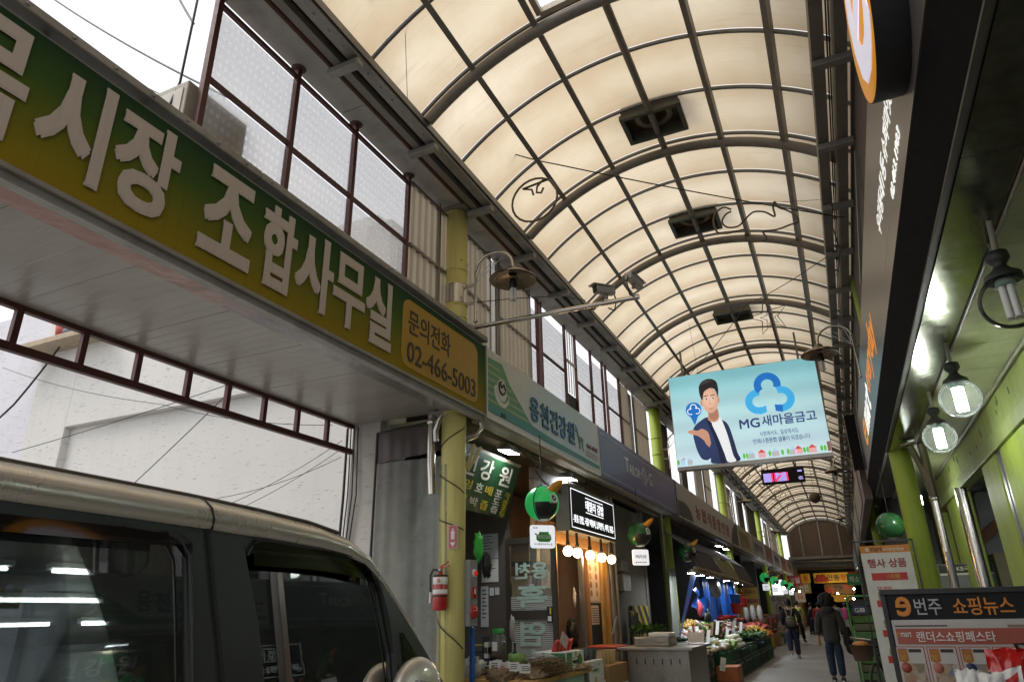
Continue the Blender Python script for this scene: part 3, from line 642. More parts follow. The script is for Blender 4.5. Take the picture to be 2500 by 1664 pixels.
# herb shop glazed panel that faces the alley mouth
gd = thing('glass_door', 'glazed shop door with striped lower film and mint green Korean letters', 'door', (-3.72, 8.6, 0))
dframe = M('door_bronze', (.055,.045,.035), .45, .4)
m = MB(); m.box(-4.06, -4.0, 8.57, 8.63, 0, 2.34); m.box(-3.42, -3.36, 8.57, 8.63, 0, 2.34); m.box(-4.0, -3.42, 8.57, 8.63, 2.26, 2.34); m.box(-4.0, -3.42, 8.57, 8.63, 1.33, 1.44); m.box(-4.0, -3.42, 8.57, 8.63, 0, .12)
m.build('frame', dframe, gd)
MB().box(-4.0, -3.42, 8.596, 8.602, 1.44, 2.26).build('upper_pane', MGlass('shop_glass', (.8,.85,.83), .5, .03, .12, (.3,.34,.32)), gd)
def stripefilm():
    b = NB('striped_film'); x, y, z = b.sep(); w = b.math('GREATER_THAN', b.math('FRACT', b.math('MULTIPLY', z, 42.0)), .38)
    c = b.mix(w, (.10,.10,.10), (.50,.50,.49)); b.l(c, b.p.inputs['Base Color']); b.p.inputs['Roughness'].default_value = .35; return b.m
sf = stripefilm()
MB().box(-4.0, -3.42, 8.596, 8.602, .12, 1.33).build('lower_pane', sf, gd); MB().box(-4.0, -3.42, 8.590, 8.595, 1.445, 1.61).build('film_strip', sf, gd)
mint = M('mint_letter', (.42,.56,.50), .5, dirt=.1, emit=(.4,.55,.5), es=.0)
def rot_text(s, x0, x1, z0, z1, y, par):   # letters are stuck inside and read mirrored from the street
    text(s, (x1, y, z0), -RX, UZ, x1-x0, z1-z0, mint, par, off=.03, depth=-.004, name='letter')
for s, z0, z1, w in (('용천', 1.82, 2.02, .46), ('흑', 1.48, 1.75, .42), ('염', 1.03, 1.31, .34), ('소', .70, .98, .36)):
    rot_text(s, -3.70-w/2, -3.70+w/2, z0, z1, 8.588, gd)
MB().box(-3.49, -3.42, 8.555, 8.572, 1.29, 1.48).build('lock', black_pl, gd); MB().box(-3.478, -3.43, 8.551, 8.555, 1.31, 1.37).build('lock_label', white_pl, gd); MB().box(-3.45, -3.43, 8.551, 8.555, 1.39, 1.47).build('lock_label', M('lock_yellow', (.6,.5,.05), .5), gd)
# paper notices on the brown wall
def notice(label, x0, x1, z0, z1, y, mat, lines=5, ln_mat=None):
    t = thing('notice', label, 'notice', ((x0+x1)/2, y, z0))
    MB().box(x0, x1, y-.006, y, z0, z1).build('sheet', mat, t)
    m = MB(); h = (z1-z0)
    for k in range(lines):
        z = z1-h*(.12+.76*k/max(1, lines)); m.box(x0+.02, x0+.02+(x1-x0-.04)*random.uniform(.5, 1), y-.008, y-.0062, z, z+h*.03)
    m.build('print', ln_mat or ink, t); return t
pap = M('paper_grey', (.50,.52,.56), .7, dirt=.1); pap2 = M('paper_white', (.66,.66,.64), .7, dirt=.1)
notice('large grey menu sheet on the wall left of the glazed door, upper', -4.45, -4.19, 2.10, 2.42, 8.615, pap, 6)
notice('lower menu sheet taped under the large grey menu sheet', -4.44, -4.19, 1.80, 2.09, 8.615, pap2, 5)
notice('tall narrow notice with blue heading below the menu sheets', -4.45, -4.34, 1.25, 1.75, 8.615, pap, 8)
notice('small white card beside the tall narrow notice', -4.32, -4.26, 1.63, 1.73, 8.615, pap2, 2)
notice('second small white card by the door frame', -4.24, -4.18, 1.64, 1.73, 8.615, pap2, 2)
notice('cream paper taped inside the glazed door', -3.56, -3.44, 1.70, 1.90, 8.592, M('paper_cream', (.55,.45,.34), .7), 6)
# green tilted board
gbd = thing('hanging_board', 'tilted dark green board with white and yellow Korean product names', 'sign', (-3.85, 7.8, 2.55))
u = V(0,1,0); v = V(.23,0,.66).normalized(); nrm = u.cross(v)
O = V(-3.99, 6.55, 2.57); gb = M('board_green', (.006,.036,.011), .4, dirt=.15)
MB().prism([(0,0),(1.88,0),(1.88,.70),(0,.70)], O, u, v, -nrm*.03).build('panel', gb, gbd)
gw = M('board_white', (.46,.42,.35), .5); gy = M('board_yellow', (.42,.31,.02), .5)
for ch, a, w, z, h, mt in (('건',.42,.30,.40,.25,gw),('강',.84,.32,.40,.25,gw),('원',1.36,.34,.40,.25,gw),('잉',.55,.2,.24,.11,gy),('호',.84,.2,.24,.11,gw),('배',1.10,.2,.24,.11,gy),('포',1.38,.2,.25,.09,gw),('각',1.66,.15,.26,.08,gy),('어',.50,.2,.06,.11,gy),('박',.80,.2,.06,.11,gw),('즙',1.08,.2,.05,.11,gy),('도',1.38,.2,.15,.08,gw),('즙',1.38,.2,.04,.09,gw),('종',1.66,.15,.17,.075,gy),('중',1.66,.15,.095,.07,gy),('탕',1.66,.15,.02,.07,gy)):
    text(ch, O+u*a+v*z+nrm*.001, u, v, w, h, mt, gbd, off=.018, depth=.003, name='letter')
MB().prism([(-.01,.70),(1.89,.70),(1.89,.74),(-.01,.74)], O, u, v, -nrm*.05).build('top_trim', M('fascia_tan', (.22,.17,.11)), gbd)
# plastic curtain between pier and column
cur = thing('plastic_curtain', 'clear plastic sheet with brown top hem hung between stucco pier and yellow column', 'curtain', (-4.15, 6.42, 0))
def cfold(x): return .020*math.sin(x*9)+.007*math.sin(x*23+1)+.006*math.sin(x*41)
clear = MGlass('curtain_plastic', (.88,.90,.87), .35, .25, .40, (.62,.63,.58))
hem = M('hem_brown', (.065,.048,.045), .35, dirt=.1)
MB().grid(lambda a, b_: (-4.66+.90*a, 6.40+cfold(-4.66+.9*a)*(1-.5*b_), 3.02*b_+.0), 60, 6).build('clear_sheet', clear, cur)
MB().grid(lambda a, b_: (-4.66+.90*a, 6.398+cfold(-4.66+.9*a)*(.5-.3*b_), 3.02+.36*b_+.07*a*(1-b_)), 60, 4).build('hem', hem, cur)
MB().grid(lambda a, b_: (-3.76+.13*a, 6.30+.03*math.sin(a*9+b_*5), 2.9*b_), 8, 8).build('clear_sheet', clear, cur)
MB().tube([(-4.66, 6.40, 0), (-4.655, 6.40, 3.38), (-3.70, 6.40, 3.44)], .014, 8).build('rail', rail_black, cur)
# drain pipe stainless by the column
dp = thing('drain_pipe', 'stainless drain pipe hanging in front of the plastic curtain', 'pipe', (-3.82, 6.36, 2.6))
MB().tube([(-3.86, 6.30, 3.46), (-3.86, 6.30, 2.95), (-3.84, 6.31, 2.60)], .045, 14).build('pipe', stainless, dp); MB().lathe((-3.86, 6.30, 3.36), [(.05,0),(.056,.01),(.056,.05),(.05,.06)], 16).build('collar', stainless, dp)
MB().tube([(-3.68, 6.22, 3.44), (-3.72, 6.20, 3.36), (-3.76, 6.22, 3.26), (-3.77, 6.25, 3.15)], .032, 12).build('elbow', stainless, dp)
dp2 = thing('drain_elbow', 'bent stainless pipe between yellow column and pale blue signboard', 'pipe', (-3.5, 6.7, 3.3))
MB().tube([(-3.47, 6.70, 3.44), (-3.47, 6.72, 3.36), (-3.52, 6.68, 3.28), (-3.60, 6.60, 3.22)], .034, 12).build('pipe', stainless, dp2)
# ropes round the column
for i, (za, zb) in enumerate(((3.05, 3.30), (2.83, 2.60), (2.35, 2.22), (1.40, 1.10))):
    P = [(-3.65+.142*math.cos(a), 6.42+.142*math.sin(a), za+(zb-za)*k/14) for k, a in enumerate([math.radians(200+k*11) for k in range(15)])]
    tag(MB().tube(P, .006, 5).build('tie_rope', cable_blk), 'thin dark rope tied round the yellow column, %s' % ('topmost below the signboard', 'second from the top', 'just above the fire extinguisher plate', 'lowest under the alarm box')[i], 'rope', 'ropes on the yellow column')
st = thing('wood_sticks', 'two pale wooden sticks wedged behind the yellow column', 'sticks', (-3.5, 6.6, 3.0))
MB().beam((-3.53, 6.50, 2.88), (-3.50, 6.62, 3.16), .022, .03).build('stick', M('pale_wood', (.5,.42,.2), .6), st); MB().beam((-3.53, 6.53, 2.86), (-3.44, 6.66, 3.13), .022, .03).build('stick', M('pale_wood', (.5,.42,.2), .6), st)
# fire extinguisher
fe = thing('fire_extinguisher', 'red fire extinguisher with black hose hung on the yellow column', 'extinguisher', (-3.65, 6.22, 1.45))
redg = M('extinguisher_red', (.42,.012,.015), .25, var=.1, dirt=.2, coat=.4)
ex, ey = -3.655, 6.20
MB().lathe((ex, ey, 1.45), [(0,0),(.066,0),(.072,.02),(.072,.27),(.055,.315),(.022,.34),(.02,.36),(0,.36)], 24).build('cylinder', redg, fe)
MB().lathe((ex, ey, 1.60), [(.0725,0),(.0735,.002),(.0735,.04),(.0725,.042)], 24).build('label', white_pl, fe); MB().lathe((ex, ey, 1.69), [(.0725,0),(.0735,.002),(.0735,.065),(.0725,.067)], 24).build('label', white_pl, fe)
MB().ball((ex+.02, ey-.072, 1.722), .02, 10, 6, (1,.1,1)).build('emblem', M('orange_dot', (.6,.2,.03), .5), fe)
MB().lathe((ex, ey, 1.81), [(0,0),(.024,0),(.024,.03),(0,.03)], 12).build('valve', alu, fe)
MB().beam((ex-.02, ey, 1.84), (ex+.11, ey-.02, 1.86), .02, .012).build('lever', redg, fe); MB().beam((ex, ey, 1.855), (ex+.10, ey-.02, 1.90), .02, .008).build('lever', redg, fe)
MB().tube([(ex-.02, ey, 1.825), (ex-.08, ey-.01, 1.83), (ex-.11, ey-.01, 1.78), (ex-.105, ey-.01, 1.62)], .011, 8).build('hose', black_pl, fe); MB().tube([(ex-.105, ey-.01, 1.62), (ex-.105, ey-.01, 1.52)], [.010,.014], 8).build('nozzle', white_pl, fe)
MB().lathe((ex, ey, 1.575), [(.073,0),(.076,.002),(.076,.012),(.073,.014)], 24).build('strap', black_pl, fe); MB().lathe((ex, ey, 1.765), [(.071,0),(.076,.002),(.076,.012),(.071,.014)], 24).build('strap', black_pl, fe)
ep = thing('extinguisher_plate', 'red and white pictogram plate on the yellow column above the alarm box', 'sign', (-3.56, 6.31, 2.03))
MB().box(-3.61, -3.50, 6.262, 6.27, 2.03, 2.26).build('plate', M('plate_pink', (.55,.36,.33), .5), ep); MB().box(-3.598, -3.512, 6.259, 6.262, 2.04, 2.25).build('red_field', redg, ep)
m = MB(); m.box(-3.575, -3.535, 6.256, 6.259, 2.12, 2.20); m.prism([(-.03,.03),(.03,.03),(0,-.015)], (-3.555, 6.256, 2.06), RX, UZ, (0,.003,0)); m.box(-3.565,-3.545,6.256,6.259,2.205,2.225); m.build('pictogram', white_pl, ep)
fb = thing('fire_alarm_box', 'grey upright alarm cabinet with red lamp call point and bell', 'alarm', (-3.53, 6.55, 1.3))
MB().box(-3.62, -3.46, 6.45, 6.62, 1.30, 1.93).build('cabinet', M('cabinet_grey', (.27,.27,.27), .5), fb, .006)
MB().lathe((-3.46, 6.53, 1.80), [(.0,0),(.04,0),(.04,.02),(.03,.022)], 16, (1,0,0)).build('lamp_base', white_pl, fb); MB().lathe((-3.438, 6.53, 1.80), [(.026,0),(.025,.012),(.015,.022),(0,.024)], 16, (1,0,0)).build('alarm_lamp', M('alarm_red', (.6,.01,.01), .2, dirt=0, emit=(1,.02,.02), es=.15), fb)
MB().box(-3.46, -3.445, 6.485, 6.575, 1.56, 1.67).build('call_point', redg, fb, .004); MB().box(-3.445, -3.442, 6.52, 6.55, 1.60, 1.65).build('call_button', white_pl, fb)
MB().lathe((-3.46, 6.53, 1.43), [(0,.04),(.03,.04),(.065,.02),(.07,0)], 24, (1,0,0)).build('bell', redg, fb)
gv = tag(MB().ball((-3.52, 6.75, 2.08), .1, 12, 10, (.5,.6,1.5), .5, 4).build('green_bag', M('vivid_green', (.05,.55,.07), .5)), 'bright green cloth bag hanging behind the alarm box', 'bag')
bg2 = tag(MB().ball((-3.47, 6.85, 1.90), .09, 12, 10, (.6,.7,1.4), .5, 9).build('black_bag', black_pl), 'black plastic bag hanging below the green cloth bag', 'bag')
bl = tag(MB().box(-3.56, -3.50, 6.62, 6.66, 0, 1.29).build('blue_board', M('blue_plastic', (.01,.09,.36), .4), None, .02), 'blue plastic board standing against the yellow column', 'board')
# table of dried goods
tb = thing('goods_table', 'low trestle table loaded with bagged dried goods before the herb shop', 'table', (-3.4, 7.4, 0))
MB().box(-3.95, -2.90, 6.75, 8.45, .76, .80).build('table_top', ochre_wood, tb)
for x in (-3.9, -2.95):
    for y in (6.8, 8.4): MB().box(x-.025, x+.025, y-.025, y+.025, 0, .76).build('leg', steel_grey, tb)
def lumpbag(name, label, c, r, s, mat, seed, cat='bag', group=None):
    o = MB().ball((c[0], c[1], c[2]-.02), r*.82, 18, 12, s, .7, seed).build(name, mat); return tag(o, label, cat, group)
pl1 = MGlass('bag_film', (.92,.93,.92), .8, .08, .62, (.72,.72,.69)); herb = M('herb_brown', (.22,.15,.09), .9, var=.5, scale=30, bump=.8); herb2 = M('herb_tan', (.36,.26,.15), .9, var=.5, scale=30, bump=.8); herbg = M('herb_green', (.14,.24,.06), .9, var=.5, scale=25, bump=.6)
bagspec = [('white film bag of dried roots by the blue board', (-3.72,6.95,.90), .15, (1.2,1,.8), pl1), ('clear bag of pale slices behind the price cards', (-3.42,7.05,.88), .15, (1.2,1,.7), pl1), ('bag of brown bark chips on the table corner', (-3.30,6.80,.86), .13, (1.3,1,.7), herb),
    ('bag of light green leaves before the striped pane', (-3.45,7.55,.92), .13, (1,1,.9), herbg), ('bag of white mushrooms on the table', (-3.25,7.25,.86), .13, (1.3,1,.6), pl1), ('shiny bag of grey dried fish, upper of the pair', (-3.22,7.75,.95), .17, (1.1,1.2,.4), pl1), ('dark bag of dried fish, lower of the pair', (-3.20,7.78,.85), .17, (1.2,1.3,.35), herb),
    ('bag of tan fern stems at the street edge', (-3.02,7.0,.85), .12, (1.2,1.1,.6), herb2), ('bag of pale noodles beside the brown roots', (-2.98,8.2,.84), .14, (1.2,1.6,.4), herb2), ('small bag of red dates', (-3.55,7.3,.87), .10, (1,1,.8), M('date_red', (.25,.05,.03), .6))]
for i, (lb, c, r, s, mt) in enumerate(bagspec): lumpbag('goods_bag', lb, c, r, s, mt, 20+i)
m = MB()
for k in range(420):
    y = 7.35+random.gauss(0, .16); x = -3.02+random.gauss(0, .09); z = .82+abs(random.gauss(0, .05)); a = random.gauss(0, .35)
    d = V(math.sin(a)*.5, math.cos(a), random.gauss(.05, .12)).normalized()*random.uniform(.12, .26); m.tube([V(x,y,z)-d, V(x,y,z)+d*.3+V(0,0,.012), V(x,y,z)+d], [.004,.004,.0015], 4, False)
rt_ = m.build('brown_roots', M('root_brown', (.17,.10,.045), .9, var=.4)); tag(rt_, 'heap of thin brown roots on the goods table', 'roots'); kind(rt_, 'stuff')
def jar(label, x, y, z, s):
    t = thing('plastic_jar', label, 'jar', (x, y, z))
    MB().lathe((x,y,z), [(0,0),(.085*s,0),(.09*s,.02*s),(.09*s,.20*s),(.062*s,.235*s),(.06*s,.255*s)], 24).build('body', MGlass('jar_clear', (.92,.95,.93), .6, .03, .2, (.5,.52,.5)), t)
    MB().lathe((x,y,z+.255*s), [(.066*s,-.01),(.068*s,.035*s),(0,.037*s)], 24).build('lid', M('lid_green', (.02,.32,.05), .4), t)
    MB().lathe((x,y,z+.005), [(0,0),(.082*s,0),(.084*s,.10*s),(0,.13*s)], 20).build('contents', herb, t); MB().box(x-.03*s, x+.03*s, y-.093*s, y-.090*s, z+.07*s, z+.16*s).build('label', white_pl, t)
jar('large clear jar with green lid standing on the smaller jar', -3.61, 7.4, .965, 1.0); jar('small clear jar with green lid under the large jar', -3.60, 7.4, .80, .65)
def carton(name, label, x0, x1, y0, y1, z0, z1, mats, cat='carton', deco=None, group=None):
    t = thing(name, label, cat, ((x0+x1)/2, (y0+y1)/2, z0), group); MB().box(x0,x1,y0,y1,z0,z1).build('box', mats, t, .004)
    if deco: deco(t, x0, x1, y0, y1, z0, z1)
    return t
def stripe(mt, a=.35, b_=.55):
    def f(t, x0, x1, y0, y1, z0, z1):
        h = z1-z0; MB().box(x0+.004, x1-.004, y0-.002, y0+.001, z0+h*a, z0+h*b_).build('print', mt, t); MB().box(x1-.001, x1+.002, y0+.004, y1-.004, z0+h*a, z0+h*b_).build('print', mt, t)
    return f
navy = M('carton_navy', (.02,.03,.10), .5); gold = M('carton_gold', (.5,.36,.06), .4)
carton('drink_carton', 'navy drink carton with gold stripe behind the bottles', -3.86,-3.74,7.3,7.5,.80,1.02, M('carton_black', (.02,.022,.03), .4), deco=stripe(gold, .6, .66)); carton('drink_carton', 'black drink carton stacked on the navy carton', -3.85,-3.75,7.3,7.48,1.025,1.18, M('carton_black', (.02,.022,.03)), deco=stripe(gold, .4, .5))
carton('drink_carton', 'white carton pair with dark lettering beside the large jar', -3.735,-3.69,7.3,7.45,.96,1.12, white_pl, deco=stripe(ink, .3, .7)); carton('drink_carton', 'blue carton with pale script under the white cartons', -3.735,-3.66,7.3,7.45,.80,.955, navy, deco=stripe(white_pl, .5, .62))
carton('drink_carton', 'orange carton at the foot of the small jar', -3.53,-3.46,7.42,7.52,.80,.90, M('carton_orange', (.5,.16,.03), .5))
def bottle(label, x, y, z, h, mat, cap):
    t = thing('bottle', label, 'bottle', (x,y,z)); MB().lathe((x,y,z), [(0,0),(.032,0),(.034,.01),(.034,h*.58),(.013,h*.75),(.012,h*.95),(0,h*.95)], 16).build('glass', mat, t)
    MB().lathe((x,y,z+h*.93), [(.015,0),(.015,h*.08),(0,h*.08)], 12).build('cap', cap, t); MB().lathe((x,y,z+h*.18), [(.0345,0),(.0352,.002),(.0352,h*.28),(.0345,h*.28)], 16).build('label', gold, t)
amber = M('amber_glass', (.18,.06,.01), .1, dirt=0); dkg = M('dark_glass', (.02,.03,.015), .1, dirt=0)
for i, (x, y, h, mt, lb) in enumerate(((-3.90,7.35,.26,amber,'amber bottle with gold label nearest the blue board'),(-3.86,7.22,.22,amber,'short amber bottle before the black cartons'),(-3.80,7.2,.20,dkg,'short green bottle in the bottle row'),(-3.74,7.2,.18,amber,'small amber bottle beside the blue carton'),(-3.50,7.60,.30,dkg,'dark wine bottle next to the striped pane'))):
    bottle(lb, x, y, .80, h, mt, M('cap_red', (.4,.03,.02), .4) if i % 2 else black_pl)
tag(MB().ball((-3.53,7.6,1.25), .06, 10, 10, (.6,.5,2.2), .4, 3).build('hanging_bag', pl1), 'thin clear plastic bag hanging above the large jar', 'bag')
for i, (x, y, z, c) in enumerate(((-3.35,6.78,.93,pap2),(-3.15,6.80,.92,pap2),(-3.25,6.77,.88,M('card_pink',(.6,.35,.38),.7)),(-3.05,6.85,.90,pap2),(-3.6,6.80,.97,pap2))):
    t = thing('price_card', 'hand written price card standing among the bags, %s' % ('in front of the mushrooms','by the fern stems','pink','at the table edge','next to the blue board')[i], 'card', (x,y,z)); MB().obox((x,y,z), (1,.3,0), (0,0,1), (-.3,1,.25), .055, .04, .002).build('card', c, t)
    m = MB()
    for k in range(3): m.obox((x+.003,y-.004,z+.02-k*.018), (1,.3,0), (0,0,1), (-.3,1,.25), .035, .003, .001)
    m.build('print', ink, t)
# floodlights under the signboards
flood_em = ME('flood_led', (.86,.95,1.0), 60)
def flood(label, y, x=-3.62):
    t = thing('floodlight', label, 'lamp', (x, y, 3.38)); c = V(x, y, 3.33)
    MB().obox(c, (1,0,-.12), (0,1,0), (.12,0,1), .10, .16, .02).build('housing', M('flood_grey', (.30,.29,.28), .5), t, .01); MB().obox(c+V(0,0,.05), (1,0,-.12), (0,1,0), (.12,0,1), .06, .10, .03).build('driver', M('flood_grey'  , (.30,.29,.28)), t, .006)
    MB().obox(c-V(0,0,.022), (1,0,-.12), (0,1,0), (.12,0,1), .08, .14, .002).build('led_panel', flood_em, t)
    for s in (-.13, .13): MB().beam((x, y+s, 3.33), (x, y+s, 3.47), .02, .008).build('arm', steel_grey, t)
flood('square floodlight under the pale blue signboard near the yellow column', 7.78); flood('square floodlight above the kimbap shop lightbox', 9.95); flood('square floodlight over the awning by the vegetable stall', 24.0); flood('square floodlight at the far end of the awning', 25.4)
# dangling cables under the signs
def cable(label, P, r=.006, sag=0, n=14, cat='cable', mat=None, group=None):
    pts = []
    for a, b_ in zip(P, P[1:]):
        for k in range(n): s_ = k/n; pts.append(tuple(a[i]+(b_[i]-a[i])*s_ - (sag*4*s_*(1-s_) if i == 2 else 0) for i in range(3)))
    pts.append(P[-1]); return tag(MB().tube(pts, r, 6).build('cable', mat or cable_blk), label, cat, group)
cable('slack black cable looping under the pale blue signboard', [(-3.58,8.0,3.40),(-3.55,9.0,3.34),(-3.55,10.0,3.36),(-3.56,10.6,3.30)], .008, .06)
cable('second slack cable under the pale blue signboard', [(-3.62,8.1,3.42),(-3.60,9.6,3.28),(-3.58,10.9,3.40)], .007, .08)
cable('thick cable drooping over the kimbap lightbox', [(-3.60,8.6,3.2),(-3.58,9.4,3.05),(-3.56,10.2,3.12),(-3.58,10.7,3.38)], .014, .05)
cable('cable running along the soffit above the slate signboard end', [(-3.57,11,3.42),(-3.57,13.5,3.40),(-3.57,16,3.42)], .007, .05)
# ------------------------------------------------------------------ kimbap shop
ks = thing('kimbap_shop', 'small wood framed snack shop front with open doorway and menu poster', 'shop', (-3.72, 10.3, 0))
KX = -3.72
MB().box(KX-.05, KX+.03, 8.75, 11.95, 2.34, 2.62).build('header', wood, ks, .006)
for k in range(5): MB().box(KX-.05, KX+.02, 8.75, 11.95, 2.64+k*.17, 2.64+k*.17+.16).build('plank', M('dark_plank', (.16,.09,.045), .6, var=.3), ks)
for y, w, mt in ((8.80,.12,dframe),(9.45,.08,wood),(10.58,.05,alu),(10.82,.06,wood),(11.52,.10,ochre_wood),(11.84,.09,ochre_wood)): MB().box(KX-.04, KX+.035, y-w/2, y+w/2, 0, 2.34).build('post', mt, ks)
MB().box(KX-.03, KX+.0, 10.85, 11.47, 0, 1.54).build('lower_panel', black_box, ks); MB().box(KX-.03, KX+.0, 10.85, 11.47, 1.54, 2.34).build('upper_panel', M('panel_cream', (.55,.45,.36), .6), ks)
MB().box(KX-.03, KX-.01, 8.86, 9.41, 0, 2.34).build('side_panel', brown_wall, ks)
MB().box(-5.4, -5.35, 8.75, 12.5, 0, 3.45).build('inner_wall', M('inner_plaster', (.46,.33,.25), .8), ks); MB().box(-5.35, KX-.06, 12.4, 12.5, 0, 3.45).build('inner_wall', M('inner_plaster', (.46,.33,.25)), ks)
fr_ = thing('fridge', 'tall white fridge inside the snack shop doorway', 'fridge', (-4.7, 10.5, 0)); MB().box(-5.0, -4.4, 10.3, 11.0, 0, 1.95).build('body', white_paint, fr_, .02); MB().box(-4.398, -4.38, 10.36, 10.39, .9, 1.5).build('handle', alu, fr_)
carton('cardboard_box', 'brown cardboard box on top of the white fridge', -5.0, -4.45, 10.3, 10.9, 1.96, 2.3, M('cardboard', (.33,.20,.10), .8, var=.2), deco=stripe(ink, .4, .6))
ap = thing('apron', 'dark apron and white cloth hanging on the doorway post', 'apron', (-3.78, 10.5, 1.2)); MB().ball((-3.85, 10.42, 1.12), .12, 14, 12, (.7,1,1.6), .6, 8).build('dark_cloth', black_pl, ap); MB().ball((-3.80, 10.45, 1.62), .05, 12, 10, (.5,.8,2.6), .5, 5).build('white_cloth', white_paint, ap)
mp = thing('menu_poster', 'cream menu poster with round food photos beside the doorway', 'poster', (KX+.005, 11.1, 1.56)); MB().box(KX+.002, KX+.008, 10.89, 11.42, 1.57, 2.30).build('sheet', M('poster_cream', (.70,.56,.46), .6, dirt=.05), mp)
foods = [M('food_%d' % i, c, .5) for i, c in enumerate(((.4,.1,.03),(.3,.16,.05),(.45,.25,.08)))]
for r_ in range(5):
    for c_ in range(2): MB().lathe((KX+.008, 11.0+c_*.28, 2.20-r_*.13), [(0,.004),(.05,.003),(.055,0)], 14, (1,0,0)).build('food_photo', foods[(r_+c_) % 3], mp)
mt_ = thing('price_list', 'small cream price list on the black panel under the menu poster', 'poster', (KX, 11.1, 1.2)); MB().box(KX+.001, KX+.006, 10.96, 11.32, 1.22, 1.50).build('sheet', M('poster_cream', (.70,.56,.46)), mt_)
m = MB()
for k in range(7): m.box(KX+.006, KX+.008, 10.99, 11.29, 1.25+k*.033, 1.262+k*.033)
m.build('print', ink, mt_)
lb_ = thing('lightbox_sign', 'black lightbox with glowing white Korean menu lettering over the snack shop', 'sign', (-3.45, 10.6, 2.5))
MB().box(-3.67, -3.46, 9.46, 11.72, 2.49, 3.16).build('cabinet', M('cabinet_khaki', (.16,.16,.13), .5), lb_, .006); MB().box(-3.46, -3.452, 9.49, 11.69, 2.52, 3.13).build('face', black_box, lb_)
glow = ME('menu_white', (.92,.95,1.0), .75)
m = MB(); 
for z in (2.545, 3.095): m.box(-3.452, -3.449, 9.53, 11.65, z, z+.012)
for y in (9.53, 11.638): m.box(-3.452, -3.449, y, y+.012, 2.557, 3.095)
for z in (2.815, 3.035): m.box(-3.452, -3.449, 10.18, 11.05, z, z+.012)
m.build('frame_line', glow, lb_)
ltext('테일러 김밥', 10.18, 11.07, 2.85, 3.01, -3.452, glow, lb_, off=.012, depth=.004); ltext('-맞춤 김밥, 국물 떡볶이, 납작만두, 어묵, 튀김-', 9.60, 11.58, 2.62, 2.74, -3.452, glow, lb_, off=.008, depth=.004)
small = thing('back_sign', 'dark back plate with white mirrored letters above the kimbap lightbox', 'sign', (-3.75, 10.9, 3.2)); MB().box(-3.80, -3.74, 10.2, 11.9, 3.19, 3.44).build('plate', dark_wall, small); ltext('테이크 아웃', 10.5, 11.3, 3.22, 3.34, -3.738, glow, small, off=.004)
bulb_em = ME('warm_bulb', (1.0, .62, .28), 26)
for i, y in enumerate((9.45, 9.84, 10.41, 10.98, 11.51)):
    t = thing('pendant_bulb', 'warm globe bulb hanging under the kimbap lightbox, %s from the glazed door' % ('first','second','third','fourth','fifth')[i], 'lamp', (-3.5, y, 2.2), 'warm globe bulbs'); MB().ball((-3.5, y, 2.21), .068, 16, 12).build('globe', bulb_em, t); MB().lathe((-3.5, y, 2.27), [(0,.0),(.03,0),(.03,.06),(.02,.075),(.02,.22)], 12).build('socket', black_pl, t)
# boxes on the pavement
cw = M('box_white', (.68,.70,.68), .6, dirt=.1); cg = M('box_green', (.05,.26,.09), .5); cmint = M('box_mint', (.30,.48,.38), .6)
def deco_melon(t, x0, x1, y0, y1, z0, z1):
    h = z1-z0; MB().box(x1-.001, x1+.002, y0+.01, y0+.18, z0+.01, z1-.01).build('green_print', cg, t); MB().ball((x1+.001, y1-.14, z0+h*.5), .08, 14, 10, (.05,1,1)).build('melon_print', M('melon_print', (.06,.22,.05), .5), t)
    MB().box(x0+.01, x1-.01, y0-.002, y0+.001, z0+.01, z1-.01).build('green_print', cg, t)
    ltext('매실', y0+.2, y0+.36, z0+h*.42, z0+h*.60, x1+.001, ink, t, off=.01); MB().box(x1-.001, x1+.003, y0+.28, y0+.34, z1-.05, z1).build('tape', gold, t)
carton('produce_box', 'green and white fruit box with melon print holding red bags', -3.35,-2.95,7.75,8.33,.78,1.0, cw, deco=deco_melon); carton('produce_box', 'mint green box under the melon print box', -3.36,-2.96,7.74,8.34,.56,.775, cmint, deco=stripe(cg, .35, .42)); carton('produce_box', 'pale blue box at the bottom of the melon stack', -3.36,-2.96,7.74,8.34,.0,.555, M('box_blue', (.25,.45,.55), .6))
def deco_dots(t, x0, x1, y0, y1, z0, z1):
    m = MB()
    for a, b_ in ((.2,.75),(.3,.75),(.1,.3),(.85,.3),(.75,.8)): m.lathe((x1+.0005, y0+(y1-y0)*a, z0+(z1-z0)*b_), [(0,.002),(.012,.002),(.012,0)], 8, (1,0,0))
    m.build('print', ink, t); ltext('1박스', y0+.22, y0+.46, z0+(z1-z0)*.45, z0+(z1-z0)*.62, x1+.001, M('ink_green', (.03,.2,.08), .6), t, off=.01); MB().box(x1-.001, x1+.003, y0+.28, y0+.36, z0, z0+.05).build('tape', gold, t)
carton('produce_box', 'white box with handwriting holding dark packets', -3.35,-2.95,8.40,9.05,.63,.86, cw, deco=deco_dots); carton('produce_box', 'white and green box below the handwritten box', -3.36,-2.94,8.38,9.07,.40,.625, cw, deco=deco_melon); carton('produce_box', 'plain white carton at the bottom of the handwritten stack', -3.36,-2.94,8.38,9.07,0,.395, cw)
carton('produce_box', 'brown and white box holding tan dried fish', -3.30,-2.92,9.15,10.0,.50,.77, M('box_brown', (.30,.18,.07), .6), deco=stripe(cw, .0, .15)); carton('produce_box', 'white box under the brown fish box', -3.31,-2.91,9.13,10.0,0,.495, cw, deco=stripe(cmint, .4, .6))
carton('cardboard_box', 'open brown cardboard box behind the dark packets', -3.75,-3.45,9.9,10.5,.35,.80, M('cardboard', (.33,.20,.10)))
t = thing('red_packets', 'red snack packets with a white card in the melon print box', 'packets', (-3.1, 8.0, 1.0)); 
